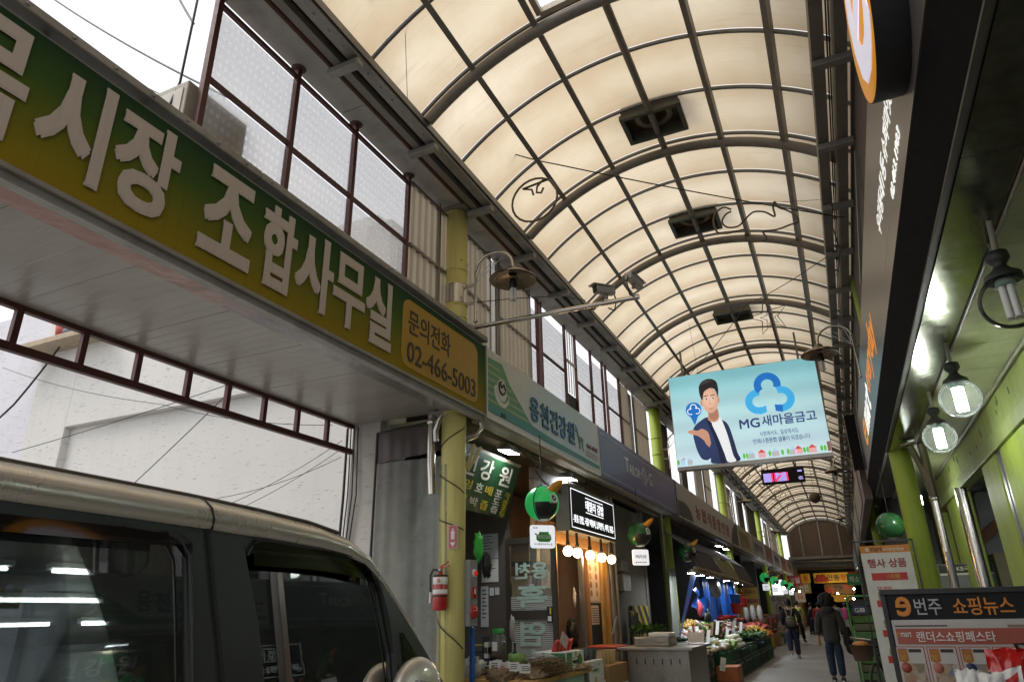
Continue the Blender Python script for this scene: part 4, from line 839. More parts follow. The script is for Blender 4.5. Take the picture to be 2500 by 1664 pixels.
for k in range(5): MB().obox((-3.12+.01*k, 7.85+k*.09, 1.04), (.2,.3,1), (0,1,.3), (1,0,0), .08, .05, .02).build('packet', M('packet_red', (.5,.03,.02), .3), t, .01)
MB().obox((-3.02, 7.9, 1.12), (0,1,-.45), (.2,.4,1), (1,0,0), .10, .06, .002).build('card', M('card_pinkwhite', (.65,.5,.5), .6), t)
t = thing('dark_packets', 'fan of dark shiny seaweed packets in the handwritten box', 'packets', (-3.1, 8.7, .86))
for k in range(9): MB().obox((-3.12+.02*(k % 3), 8.47+k*.06, .90), (0,.5,1), (1,.2,0), (0,1,-.5), .09, .07, .008).build('packet', M('packet_black', (.03,.035,.03), .15), t)
t = thing('tan_packets', 'row of tan dried fish packets in the brown box', 'packets', (-3.1, 9.6, .77))
for k in range(9): MB().obox((-3.1+.02*(k % 2), 9.25+k*.07, .83), (0,.3,1), (1,.2,0), (0,1,-.3), .10, .07, .012).build('packet', M('packet_tan', (.45,.32,.13), .5), t)
# wall behind counter : conduits, meters, folded chair, hazard board
for i, (y, x) in enumerate(((12.1,-3.72),(12.5,-3.74),(15.7,-3.55))):
    tag(MB().tube([(x,y,0),(x,y,2.3),(x,y,3.4)], .03, 10).build('conduit', steel_grey), 'vertical grey conduit on the dark wall, %s' % ('by the orange post','second from the orange post','bent one beside the lime column')[i], 'conduit', 'wall conduits')
t = thing('meter_box', 'grey electricity meter boxes on the dark wall above the counter', 'meter', (-3.8, 13.5, 1.8))
MB().box(-3.95, -3.78, 13.1, 13.6, 1.75, 2.05).build('box', steel_grey, t, .01); MB().box(-3.95, -3.80, 13.15, 13.55, 2.1, 2.3).build('box', steel_grey, t, .01); MB().box(-3.95, -3.8, 12.2, 12.5, 1.35, 1.7).build('box', steel_grey, t, .01)
MB().box(-4.1, -3.97, 12.0, 15.4, 0, 3.4).build('pier_wall', concrete, row)
def hazard():
    b = NB('hazard_stripes'); x, y, z = b.sep(); w = b.math('GREATER_THAN', b.math('FRACT', b.math('MULTIPLY', b.math('ADD', y, z), 2.4)), .5)
    b.l(b.mix(w, (.02,.02,.02), (.42,.33,.03)), b.p.inputs['Base Color']); return b.m
tag(MB().box(-3.96, -3.90, 14.0, 15.2, .3, 1.5).build('hazard_board', hazard()), 'black and yellow diagonal striped board against the dark wall', 'board')
t = thing('folding_chair', 'folded black chair leaning by the striped board', 'chair', (-3.8, 13.7, .5)); MB().tube([(-3.8,13.4,.3),(-3.8,13.45,1.38),(-3.8,13.95,1.38),(-3.8,14.05,.3)], .015, 8).build('frame', black_pl, t); MB().box(-3.82,-3.79,13.48,13.92,1.05,1.33).build('backrest', black_pl, t); MB().box(-3.84,-3.80,13.46,13.98,.6,.95).build('seat', black_pl, t)
# steel counter
ct = thing('steel_counter', 'stainless food counter with fold down flap and trays', 'counter', (-2.7, 10.7, 0))
worn = M('worn_stainless', (.36,.34,.31), .38, .85, dirt=.45)
MB().box(-3.10, -2.05, 10.15, 11.7, .90, .935).build('top', worn, ct, .004); MB().box(-2.98, -2.12, 10.25, 11.6, .08, .90).build('cabinet', worn, ct, .006)
for x in (-2.95, -2.15):
    for y in (10.3, 11.55): MB().box(x-.02, x+.02, y-.02, y+.02, 0, .08).build('leg', steel_grey, ct)
for k in range(6): MB().box(-2.86+k*.12, -2.845+k*.12, 10.246, 10.25, .72, .79).build('vent_slot', black_pl, ct)
MB().box(-3.75, -3.13, 10.2, 11.3, .88, .91).build('side_shelf', worn, ct); MB().beam((-3.6, 10.25, .86), (-3.05, 10.25, .5), .02, .02).build('shelf_brace', steel_grey, ct)
fy = thing('food_pan', 'steel griddle box with tray standing on the counter', 'griddle', (-2.75, 10.8, .935)); MB().box(-2.95, -2.45, 10.55, 11.1, .94, 1.05).build('body', worn, fy, .008); MB().box(-2.75, -2.45, 10.6, 11.05, 1.055, 1.11).build('tray', white_pl, fy, .01); MB().tube([(-2.6,10.54,1.0),(-2.6,10.50,1.0),(-2.5,10.50,1.0),(-2.5,10.54,1.0)], .008, 6).build('handle', alu, fy)
tag(MB().box(-3.6, -3.15, 10.3, 10.9, .915, .945).build('red_tray', M('tray_red', (.45,.06,.03), .4), None, .01), 'red packets tray lying on the counter side shelf', 'tray')
tag(MB().obox((-3.55, 11.6, 1.2), (.3,.2,1), (0,1,-.2), (1,0,0), .14, .04, .003).build('price_tag', white_pl), 'slim white price tag stuck above the side shelf', 'card')
tag(MB().obox((-2.25, 11.5, 1.02), (1,0,0), (0,0,1), (0,1,.2), .12, .07, .004).build('price_tag', white_pl), 'white price sign propped at the counter end', 'card')
# ------------------------------------------------------------------ green globe lanterns with name plates
lit_green = M('lantern_green_lit', (.03,.36,.10), .3, dirt=.05, emit=(.03,.55,.12), es=.22); dull_green = M('lantern_green_dull', (.02,.12,.035), .25, dirt=.3)
horn = M('lantern_orange', (.72,.30,.02), .45, dirt=.05)
def lantern(label, x, y, z, lit, plate=None, pcol=None, horn_lit=True, face=1, mirror=False):
    t = thing('globe_lantern', label, 'lantern', (x, y, z), 'green globe lanterns'); r = .20; c = V(x, y, z)
    MB().ball(c, r, 28, 18).build('globe', lit_green if lit else dull_green, t)
    F = V(.50, -.87, 0).normalized() if not mirror else V(-.85, .5, 0).normalized()      # snout towards the street
    S = V(-F.y, F.x, 0)
    def cap(dirv, half, rr, mat, nm, sq=1.0):
        d = dirv.normalized(); a = d.orthogonal().normalized(); b_ = d.cross(a); m = MB()
        m._add([c+d*rr]+[c+(d*math.cos(half*k/4)+(a*math.cos(g)+b_*math.sin(g)*sq)*math.sin(half*k/4))*rr for k in range(1, 5) for g in [2*math.pi*j/20 for j in range(20)]],
               [(0, 1+j, 1+(j+1) % 20) for j in range(20)]+[(1+(k-1)*20+j, 1+k*20+j, 1+k*20+(j+1) % 20, 1+(k-1)*20+(j+1) % 20) for k in range(1, 4) for j in range(20)], True)
        return m.build(nm, mat, t)
    # dark mouth patch: part of the sphere between two meridians, below the middle
    m = MB(); nu, nv = 12, 8
    A0, A1 = (-.55, 1.0) if not mirror else (-1.0, .55)
    m.grid(lambda a, b_: c+(F*math.cos(A0+(A1-A0)*a)+S*math.sin(A0+(A1-A0)*a))*(r*1.006*math.cos(-1.15*b_-.02))+V(0,0,1)*(r*1.006*math.sin(-1.15*b_-.02)), nu, nv); m.build('mouth', black_pl, t)
    cap(V(0,0,-1), .42, r*1.012, white_pl, 'chin')
    ed = F*.78+S*.62+V(0,0,.22) if not mirror else F*.8-S*.6+V(0,0,-.3)
    cap(ed, .27, r*1.012, white_pl, 'eye', 1.15); cap(ed, .15, r*1.02, black_pl, 'pupil', 1.15); cap(ed, .06, r*1.028, white_pl, 'glint')
    td = [F*math.cos(g)+S*math.sin(g)+V(0,0,zz) for g, zz in ((.35,-.04),(.62,-.04),(.42,-.62))]
    m = MB(); m._add([c+d.normalized()*r*1.018 for d in td], [(0,1,2)]); m.build('tooth', white_pl, t)
    m = MB(); m.tube([c+(F*math.cos(-.62)+S*math.sin(-.62))*r*1.0*math.cos(q)+V(0,0,1)*r*1.0*math.sin(q) for q in [k*.12-1.2 for k in range(24)]], .008, 6); m.build('seam', dull_green, t)
    if horn_lit:
        for s_, lean in ((-.2, .9), (.25, 1.25)):
            G_ = V(.93,.1,0); b0 = c+(G_*.62+V(-.1,-.9,0)*s_+V(0,0,.66)).normalized()*r*.95; d = (G_*.75*lean+V(0,0,.62)).normalized()
            MB().tube([b0-d*.02, b0+d*.07, b0+d*.14, b0+d*.175], [.042,.040,.032,.010], 10).build('horn', horn, t)
    MB().tube([(x,y,z+.19),(x,y,3.42)], .006, 6).build('hanger', cable_blk, t)
    if plate:
        p = thing('name_plate', 'white lit name plate hanging below %s' % plate[1], 'sign', (x, y, z-.55), 'lantern name plates')
        u_ = V(.72,.69,0).normalized(); v_ = UZ; nn = u_.cross(v_); o_ = V(x,y,z-.50)-u_*.15
        pl = ME('plate_lit', (.80,.83,.90), .42)
        u_ = u_*.75; v_ = v_*.75
        MB().prism(rrect(.40, .34, .04), o_, u_, v_, -nn*.03).build('panel', pl, p)
        for q in (.08, .32): MB().tube([o_+u_*q+v_*.34, o_+u_*(q*.8+.04)+v_*.42], .003, 4).build('chain', black_pl, p)
        if plate[0] == 'pot':
            MB().prism([(.06,.20),(.09,.22),(.09,.12),(.14,.09),(.30,.09),(.34,.13),(.33,.19),(.29,.22),(.30,.25),(.27,.24),(.16,.24),(.14,.25),(.14,.22),(.11,.19),(.07,.22)], o_+nn*.001, u_, v_, nn*.002).build('pot_print', M('print_green', (.06,.38,.04), .5, dirt=0), p)
            text('용천건강원', o_+u_*.11+v_*.14+nn*.003, u_, v_, .21, .055, white_pl, p, off=.02, depth=.002); text('55호', o_+u_*.04+v_*.285+nn*.001, u_, v_, .08, .03, ink, p, off=.01, depth=.002); text('카드환영/쿠폰주는집', o_+u_*.05+v_*.04+nn*.001, u_, v_, .30, .032, ink, p, off=.006, depth=.002)
        else:
            text(plate[0], o_+u_*.06+v_*.15+nn*.001, u_, v_, .28, .075, pcol or ink, p, off=.01, depth=.002)
            m = MB()
            for k in range(6): m.prism([(0,0),(.028,0),(.028,.025),(0,.025)], o_+u_*(.06+k*.048)+v_*.05+nn*.001, u_, v_, nn*.002)
            m.build('print', ink, p)
    return t
purp = M('print_purple', (.35,.02,.35), .5, dirt=0); pred = M('print_red', (.5,.03,.03), .5, dirt=0)
lantern('glowing green globe lantern with orange horns beside the kimbap lightbox', -3.1, 7.56, 2.60, True, ('pot', 'the glowing lantern beside the kimbap lightbox'))
lantern('unlit green globe lantern over the steel counter', -3.1, 11.9, 2.62, False, ('테일러김밥', 'the unlit lantern over the steel counter'))
lantern('unlit green globe lantern by the lime column and awning', -3.1, 15.88, 2.58, False)
for i, (y, tx, c_) in enumerate(((31.8,'정진옥',purp),(35.9,'금은',pred),(41.5,'수산',pred),(45.8,'정육',pred))):
    lantern('glowing green globe lantern %s in the far row beyond the awning' % ('first','second','third','fourth')[i], -3.1, y, 2.58, True, (tx, 'the %s far glowing lantern' % ('first','second','third','fourth')[i]), c_)
lantern('green globe lantern behind the lime column on the mart side', .75, 12.3, 2.56, False, horn_lit=False, mirror=True)
# ------------------------------------------------------------------ hanging advert lightbox
MGY = 14.0
def mgface():
    b = NB('advert_sky_print'); x, y, z = b.sep(); n = b.noise(1.2, 3, .5, (.6,1,1.6))
    g = b.ramp(b.math('ADD', b.math('DIVIDE', z, 2.1), b.math('MULTIPLY', b.math('SUBTRACT', n, .5), .25)), [(.05,(.62,.83,.93)),(.5,(.50,.79,.86)),(.8,(.30,.66,.75)),(1,(.18,.52,.62))])
    tb_ = b.math('MULTIPLY_ADD', b.math('SINE', b.math('MULTIPLY', z, 13.0)), .06, .94); g = b.mix(1.0, g, b.mix(b.noise(.9, 4), (.82,.84,.84), (1,1,1)), 'MULTIPLY'); cmb = b.n('CombineColor'); [b.l(tb_, cmb.inputs[q]) for q in range(3)]; g = b.mix(1.0, g, cmb.outputs[0], 'MULTIPLY'); b.l(g, b.p.inputs['Base Color']); b.l(g, b.p.inputs['Emission Color']); b.p.inputs['Emission Strength'].default_value = .42; b.p.inputs['Roughness'].default_value = .3; return b.m  # uneven backlight and its bands multiplied into the print colour
mg = thing('advert_lightbox', 'large light blue hanging lightbox with printed man in navy jacket', 'sign', (-1.28, MGY, 4.06))
ax0, ax1, az0, az1 = -2.74, .165, 4.085, 6.01
MB().box(ax0, ax1, MGY+.005, MGY+.20, az0, az1).build('cabinet', alu, mg, .006); MB().box(ax0+.012, ax1-.012, MGY, MGY+.005, az0+.012, az1-.012).build('face', mgface(), mg)
MB().box(ax0, ax1, MGY-.012, MGY+.21, az0-.06, az0-.002).build('bottom_rail', alu, mg)
for x in (ax0+.3, ax1-.3): MB().beam((x, MGY+.1, az1), (x, MGY+.1, 6.6), .04, .04).build('hanger', steel_dark, mg)
def csm(P, n=4):
    L = len(P); out = []
    for i in range(L):
        p0, p1, p2, p3 = P[i-1], P[i], P[(i+1) % L], P[(i+2) % L]
        for k in range(n):
            t = k/n; out.append(tuple((1-t)*(1-t)*(1-t)*b+3*(1-t)*(1-t)*t*(b+(c-a)/7)+3*(1-t)*t*t*(c-(d_-b)/7)+t**3*c for a, b, c, d_ in zip(p0, p1, p2, p3)))
    return out
def lay(poly, mat, nm, d, em=None):
    if nm in ('jacket_print','hair_print','hand_print','shirt_print','lapel_print','neck_print','mouth_print','hair_light_print','chin_print','neck_shadow_print'): poly = csm(poly)
    return MB().prism([(ax0+p[0]*2.905, az0+p[1]*1.925) for p in poly], (0, MGY-d, 0), RX, UZ, (0,-.0015,0)).build(nm, mat, mg)
def pr(name, c, k=.42): return M('advert_'+name, c, .4, var=.03, dirt=0, bump=0, emit=c, es=k)
def printgrad(name, c0, c1, ctr, rad):
    b = NB('advert_'+name); mp_ = b.n('Mapping'); mp_.inputs['Location'].default_value = (-ctr[0]/rad[0], 0, -ctr[1]/rad[1]); mp_.inputs['Scale'].default_value = (1/rad[0], 0, 1/rad[1]); b.l(b.obj, mp_.inputs[0])
    g = b.n('TexGradient', gradient_type='SPHERICAL'); b.l(mp_.outputs[0], g.inputs[0]); c = b.ramp(g.outputs[0], [(.0, c1), (.75, c0)])
    b.l(c, b.p.inputs['Base Color']); b.l(c, b.p.inputs['Emission Color']); b.p.inputs['Emission Strength'].default_value = .42; b.p.inputs['Roughness'].default_value = .35; MATS['advert_'+name] = b.m; return b.m
navyj = printgrad('navy', (.022,.042,.13), (.007,.013,.045), (ax0+.2*2.905+1.28, az0+.28*1.925-4.06), (.75,1.0)); skin2 = pr('skin_shade', (.52,.27,.18))
skin = printgrad('skin', (.78,.50,.38), (.55,.29,.20), (ax0+.272*2.905+1.28, az0+.69*1.925-4.06), (.24,.36)); wht = pr('white', (.80,.84,.88)); hair = pr('hair', (.010,.010,.014)); blue = pr('blue', (.008,.16,.55)); blue2 = pr('blue_light', (.05,.42,.80)); navytx = pr('navy_text', (.012,.03,.16))
# figure (print, stacked sheets 2 mm apart): everything in fractions of the face
def el2(cx, cz, a, b_, n=28, t0=0, t1=360): return [(cx+a*math.cos(math.radians(t0+(t1-t0)*k/n)), cz+b_*math.sin(math.radians(t0+(t1-t0)*k/n))) for k in range(n+(0 if t1-t0 == 360 else 1))]
lay([(.245,.010),(.42,.010),(.415,.10),(.40,.25),(.385,.37),(.365,.43),(.33,.465),(.30,.50),(.235,.50),(.20,.475),(.165,.44),(.14,.39),(.135,.30),(.15,.16),(.175,.07),(.21,.05),(.235,.065)], navyj, 'jacket_print', .003)
lay([(.262,.475),(.30,.49),(.335,.475),(.365,.30),(.385,.08),(.40,.012),(.345,.012),(.33,.10),(.30,.28),(.275,.40)], wht, 'shirt_print', .006)
lay([(.255,.52),(.25,.47),(.29,.44),(.325,.475),(.32,.58),(.26,.58)], skin2, 'neck_print', .008)
lay(el2(.278, .685, .056, .145, 32), skin, 'face_print', .010)
lay(el2(.222, .665, .010, .035), skin2, 'ear_print', .009); lay(el2(.335, .675, .010, .035), skin2, 'ear_print', .009)
lay([(.222,.70),(.212,.77),(.215,.85),(.24,.90),(.28,.92),(.315,.91),(.34,.87),(.345,.79),(.336,.71),(.329,.755),(.318,.80),(.29,.815),(.262,.80),(.245,.78),(.236,.745),(.230,.70)], hair, 'hair_print', .012)
for cx in (.255, .302): lay([(cx-.0145,.7035),(cx-.004,.709),(cx+.0145,.7045),(cx+.004,.7055)], hair, 'lid_print', .0132); lay([(cx-.017,.728),(cx+.016,.734),(cx+.016,.741),(cx-.017,.737)], hair, 'brow_print', .0125)
for cx in (.255, .302): lay(el2(cx, .6985, .013, .0075, 16), wht, 'eye_white_print', .0122)
for cx in (.256, .303): lay(el2(cx, .6985, .0055, .0075, 12), hair, 'iris_print', .0130)
lay(el2(.278, .573, .022, .018, 20), pr('chin', (.66,.38,.27)), 'chin_print', .0122); lay([(.262,.555),(.30,.555),(.322,.585),(.320,.50),(.29,.46),(.258,.50)], pr('neck_shadow', (.40,.19,.13)), 'neck_shadow_print', .0085)
lay([(.225,.86),(.25,.895),(.285,.905),(.31,.89),(.285,.885),(.25,.868)], pr('hair_light', (.045,.04,.045)), 'hair_light_print', .0135)
for q in range(4): lay([(.118+q*.026,.362-.004*q),(.150+q*.024,.345-.008*q),(.152+q*.024,.349-.008*q),(.118+q*.026,.367-.004*q)], skin2, 'finger_print', .0115)
for q in range(3): lay(el2(.222+.004*q, .135+.025*q, .004, .006, 10), pr('button', (.003,.004,.01)), 'button_print', .0045)
lay([(.277,.695),(.270,.640),(.279,.634),(.288,.638),(.281,.645)], pr('nose_shade', (.60,.34,.24)), 'nose_print', .0125); lay([(.258,.600),(.28,.592),(.302,.606),(.28,.582)], pr('lips', (.50,.16,.17)), 'mouth_print', .0125)
lay([(.10,.375),(.135,.385),(.165,.37),(.20,.385),(.235,.35),(.245,.29),(.225,.25),(.205,.26),(.17,.31),(.13,.335),(.105,.355)], skin, 'hand_print', .010)
lay([(.205,.26),(.225,.255),(.245,.30),(.25,.22),(.235,.18),(.215,.22)], skin2, 'wrist_print', .009)
lay([(.235,.49),(.27,.44),(.275,.39),(.31,.22),(.33,.012),(.30,.012),(.285,.2),(.25,.40)], pr('navy_dark', (.006,.012,.045)), 'lapel_print', .0075)
lay(el2(.158, .60, .055, .083), blue, 'pin_print', .008); lay([(.128,.54),(.188,.54),(.155,.43)], blue, 'pin_print', .0082)
for cx, cz, a0, a1 in ((.158,.63,-30,210),(.135,.585,70,300),(.181,.585,-120,110)):
    P = el2(cx, cz, .024, .036, 14, a0, a1); Q = el2(cx, cz, .017, .026, 14, a1, a0); lay(P+Q, wht, 'pin_emblem', .0095)
# three lobe emblem
for cx, cz, a0, a1, mt in ((.672,.765,-25,215,blue),(.600,.60,75,290,blue2),(.745,.60,-115,105,blue2)):
    lay(el2(cx, cz, .088, .133, 24, a0, a1)+el2(cx, cz, .040, .060, 24, a1, a0), mt, 'emblem_print', .004+.0005*cx)
lay([(.598,.46),(.645,.48),(.645,.55),(.60,.53)], blue2, 'emblem_print', .0055); lay([(.70,.48),(.745,.46),(.75,.53),(.70,.55)], blue, 'emblem_print', .0055)
def adtext(s, x0, x1, z0, z1, mt, off): return ftext(s, ax0+x0*2.905, ax0+x1*2.905, az0+z0*1.925, az0+z1*1.925, MGY-.003, mt, mg, off=off, depth=.003)
adtext('MG', .455, .585, .335, .43, navytx, .02); adtext('새마을금고', .60, .945, .335, .445, navytx, .014)
adtext('시장에서도,', .575, .693, .235, .285, navytx, .0); adtext('일상에서도', .708, .82, .235, .285, navytx, .0); adtext('언제나', .525, .60, .165, .215, navytx, .0); adtext('든든한 금융', .605, .735, .165, .215, navytx, .014); adtext('이 되겠습니다', .738, .885, .165, .215, navytx, .0)
tree_g = pr('tree_green', (.12,.50,.08)); pinkb = pr('pink', (.75,.40,.45)); blb = pr('pale_blue', (.45,.65,.85)); grb = pr('grey', (.45,.47,.50)); redb = pr('red', (.6,.08,.06))
for k, x in enumerate((.012,.05,.085,.455,.475,.50,.57,.62,.655,.70,.735,.765,.80,.835,.855,.885,.94,.96)):
    kd = 'thbtthhtbttshtthtt'[k % 18]
    if kd == 't': lay(el2(x, .055, .009, .03, 12), tree_g, 'tree_print', .003)
    else:
        w = .024; mt = (pinkb, blb, grb)[k % 3]; lay([(x-w,.02),(x+w,.02),(x+w,.07),(x,.10),(x-w,.07)], mt, 'house_print', .003); lay([(x-w*1.1,.07),(x+w*1.1,.07),(x,.105)], (redb, grb, blb)[k % 3], 'roof_print', .0045)
lay([(.975,.02),(.995,.02),(.995,.115),(.975,.115)], pr('brick', (.25,.12,.09)), 'house_print', .003)
# ------------------------------------------------------------------ LED ticker
LY_ = 22.0; ld = thing('led_ticker', 'black dot matrix display with red and white dots hanging behind the advert lightbox', 'display', (-1.2, LY_, 4.85))
lx0, lx1, lz0, lz1 = -1.82, -.61, 4.852, 5.295
MB().box(lx0, lx1, LY_, LY_+.14, lz0, lz1).build('cabinet', black_box, ld, .005)
wd_ = ME('dot_white', (.50,.42,1.0), 1.1); rd_ = ME('dot_red', (1.0,.05,.16), 1.2)
m = MB(); n_ = MB()
for i in range(44):
    for j in range(12):
        x = lx0+.06+i*.025; z = lz0+.07+j*.026; on = None
        if i < 9 and j < 10: on = 'w'
        if 9 <= i < 11 and j < 10: on = 'r'
        if 12 <= i < 28 and j < 10: on = 'r' if (i in (12, 13, 26, 27) or abs((i-18)-(j-5)) < 2 and j < 7 or (j > 8 and 16 < i < 22)) else 'w'
        if i > 38 and (j in (9, 10) or (j < 4 and (i+j) % 3)): on = 'w'
        if on: (m if on == 'w' else n_).box(x, x+.016, LY_-.004, LY_, z, z+.016)
kind(m.build('white_dots', wd_, ld), 'stuff'); kind(n_.build('red_dots', rd_, ld), 'stuff')
for x in (lx0+.2, lx1-.2): MB().beam((x, LY_+.07, lz1), (x, LY_+.07, 6.7), .03, .03).build('hanger', steel_dark, ld)
# ------------------------------------------------------------------ arched street lamps
def goose(label, x, y, s, lit=False):
    t = thing('arched_lamp', label, 'lamp', (x, y, 4.5), 'arched column lamps'); g = lambda a, z: (x+s*a, y, z)
    MB().tube([g(.266,4.56),g(.266,5.18)]+[g(.266+.24*(1-math.cos(q)), 5.18+.21*math.sin(q)) for q in [math.pi*k/14 for k in range(15)]]+[g(.746,5.10)], .017, 10).build('arm', stainless, t)
    MB().ball(g(.266,4.55), .028, 10, 8).build('finial', stainless, t)
    for z in (5.02, 4.79): MB().beam(g(.13, z), g(.27, z), .03, .035).build('clamp', stainless, t)
    for a, z in ((.5,5.30),(.36,5.33),(.62,5.30)): MB().tube([g(.27,5.04+.0), g(a,z)], .005, 5).build('spoke', stainless, t)
    MB().lathe(g(.75,4.97), [(.275,.0),(.27,.012),(.20,.06),(.08,.10),(.05,.16),(.02,.17)], 28).build('shade', M('lamp_bronze', (.30,.25,.2), .25, .9, dirt=.3), t); MB().lathe(g(.75,4.965), [(.27,.0),(.19,.05),(.05,.085)], 28).build('shade_lining', M('lamp_lining', (.25,.21,.16), .3, .8), t)
    MB().lathe(g(.75,4.86), [(.045,0),(.05,.02),(.045,.1),(.04,.12)], 12).build('socket', black_pl, t)
    m = MB()
    for k in range(4): a_ = k*math.pi/2; m.tube([(x+s*.75+.025*math.cos(a_), y+.025*math.sin(a_), 4.86), (x+s*.75+.025*math.cos(a_), y+.025*math.sin(a_), 4.71)], .016, 8)
    m.build('tube_bulb', white_pl, t); return t
goose('stainless arched lamp with flat shade on the yellow column', -3.65, 6.42, 1); goose('arched lamp above the right corner of the advert lightbox', .958, 10.8, -1); goose('arched lamp on the lime column behind the advert lightbox', -3.65, 16.42, 1); goose('arched lamp on the lime column by the clerestory opening', -3.65, 26.3, 1); goose('arched lamp far down on the signboard side', -3.65, 38.0, 1); goose('arched lamp far down on the mart side', .958, 21.5, -1); goose('arched lamp in front of the brick gable on the mart side', .958, 34.0, -1)
# CCTV arm
cc = thing('camera_arm', 'long stainless arm with guy wire reaching from the yellow column', 'arm', (-3.5, 6.42, 4.48))
MB().tube([(-3.50,6.42,4.475),(-1.46,6.42,4.45)], .027, 12).build('arm', stainless, cc); MB().tube([(-3.38,6.42,4.79),(-2.9,6.42,4.735),(-2.3,6.42,4.64),(-2.05,6.42,4.53)], .005, 5).build('guy_wire', cable_blk, cc); MB().lathe((-3.46,6.42,4.475), [(.03,0),(.05,.0),(.05,.04),(.03,.04)], 14, (1,0,0)).build('collar', stainless, cc)
MB().box(-3.56,-3.50,6.36,6.48,4.40,4.56).build('clamp_plate', steel_grey, cc)
wrap = tag(MB().lathe((-3.65,6.42,4.80), [(.139,0),(.1395,.24)], 24).build('steel_wrap', stainless), 'polished steel band wrapped round the yellow column behind the lamp', 'band')
def cctv(label, x, z, d, tilt):
    t = thing('security_camera', label, 'camera', (x, 6.42, z-.1)); d = V(*d).normalized(); s_ = d.cross(UZ).normalized(); u_ = s_.cross(d); c = V(x, 6.42, z)
    MB().obox(c, s_, d, u_, .042, .125, .04).build('housing', M('cctv_grey', (.42,.41,.40), .4, .3), t, .012); MB().obox(c+u_*.048-d*.0+d*.03, s_, d, u_, .052, .14, .008).build('sunshield', M('cctv_grey', (.42,.41,.40)), t, .005)
    MB().obox(c+d*.126, s_, d, u_, .034, .004, .032).build('window', black_pl, t); MB().lathe(c+d*.12, [(.02,0),(.02,.012),(0,.012)], 14, d).build('lens', M('lens_green', (.01,.05,.02), .05, dirt=0), t); MB().tube([c-u_*.04, c-u_*.10-d*.02], .018, 8).build('bracket', steel_grey, t)
    MB().tube([c-d*.12, c-d*.16-UZ*.1, c-d*.12-UZ*.22, c-d*.04-UZ*.20], .008, 6).build('lead', cable_blk, t)
cctv('grey security camera on the arm looking at the alley mouth', -1.83, 4.60, (-.55,-.8,-.1), 0); cctv('second security camera at the tip of the arm looking down the arcade', -1.50, 4.64, (.25,.95,-.15), 0)
# ------------------------------------------------------------------ light rope figures and wires under the vault
rope_m = M('light_rope', (.12,.09,.06), .5)
def ropefig(label, P, r=.012): return tag(MB().tube(P, r, 6).build('light_frame', rope_m), label, 'light frame')
apple = [(-2.47,6.4,6.08),(-2.50,6.4,6.02),(-2.56,6.4,6.04),(-2.55,6.4,6.12),(-2.50,6.4,6.17)]+[(-2.59+.29*math.cos(t), 6.4, 5.95+.29*math.sin(t)) for t in [math.radians(60-k*16) for k in range(24)]]+[(-2.74,6.4,6.14),(-2.62,6.4,6.10),(-2.60,6.4,6.02)]
ropefig('round fruit shaped light rope frame hanging at the left of the vault', apple, .014)
wh = [(-.58,6.50),(-.68,6.56),(-.80,6.48),(-.83,6.35),(-.80,6.20),(-.68,6.15),(-.58,6.15),(-.44,6.14),(-.46,6.02),(-.40,5.95),(-.24,5.92),(-.20,5.96),(-.22,6.06),(-.06,6.04),(.12,6.07),(.22,6.09),(.19,6.2),(.10,6.30),(.02,6.36),(-.02,6.46),(-.05,6.38),(-.05,6.24),(-.16,6.34),(-.30,6.38),(-.42,6.30),(-.52,6.22),(-.66,6.24),(-.72,6.34),(-.66,6.44),(-.58,6.47)]
def smoothc(P, n=4):
    out = []; L = len(P)
    for i in range(L-1):
        p0, p1, p2, p3 = P[max(i-1,0)], P[i], P[i+1], P[min(i+2,L-1)]
        for k in range(n):
            t = k/n; out.append(tuple(.5*((2*b)+(-a+c)*t+(2*a-5*b+4*c-d)*t*t+(-a+3*b-3*c+d)*t**3) for a, b, c, d in zip(p0, p1, p2, p3)))
    return out+[P[-1]]
ropefig('whale shaped light rope frame hanging under the vault', smoothc([(a, 8.6, b_) for a, b_ in wh]), .013)
stp = []
for k in range(11):
    R_ = .34 if k % 2 == 0 else .14; a = math.radians(100+k*36); stp.append((-.46+R_*math.cos(a), 12.0, 6.2+R_*math.sin(a)))
ropefig('star shaped light rope frame between the vault arches', stp, .010); stp2 = [(-.44+(p[0]+.46)*.5, 12.0, 6.18+(p[2]-6.2)*.5) for p in stp]; ropefig('small inner star light rope inside the larger star', stp2, .008)
ropefig('broken black light rope scrap hanging near the hatch', smoothc([(-3.07,3.6,6.95),(-3.10,3.6,6.72),(-3.06,3.6,6.66),(-2.95,3.6,6.70),(-2.93,3.6,6.66),(-2.85,3.6,6.72),(-2.72,3.6,6.78),(-2.66,3.6,6.9)]), .012)
for i, (y, x, z, r_) in enumerate(((25,-2.2,5.7,.35),(28,-2.1,5.6,.3),(18.5,-.4,5.9,.3),(31,-1.9,5.5,.3))):
    ropefig('curled flower light rope frame far under the vault, %s' % ('near the mirror ball','past the mirror ball','just behind the advert lightbox','last before the gable')[i], [(x+r_*(1+.35*math.cos(5*t))*math.cos(t), y, z+r_*(1+.35*math.cos(5*t))*math.sin(t)) for t in [2*math.pi*k/60 for k in range(61)]], .012)
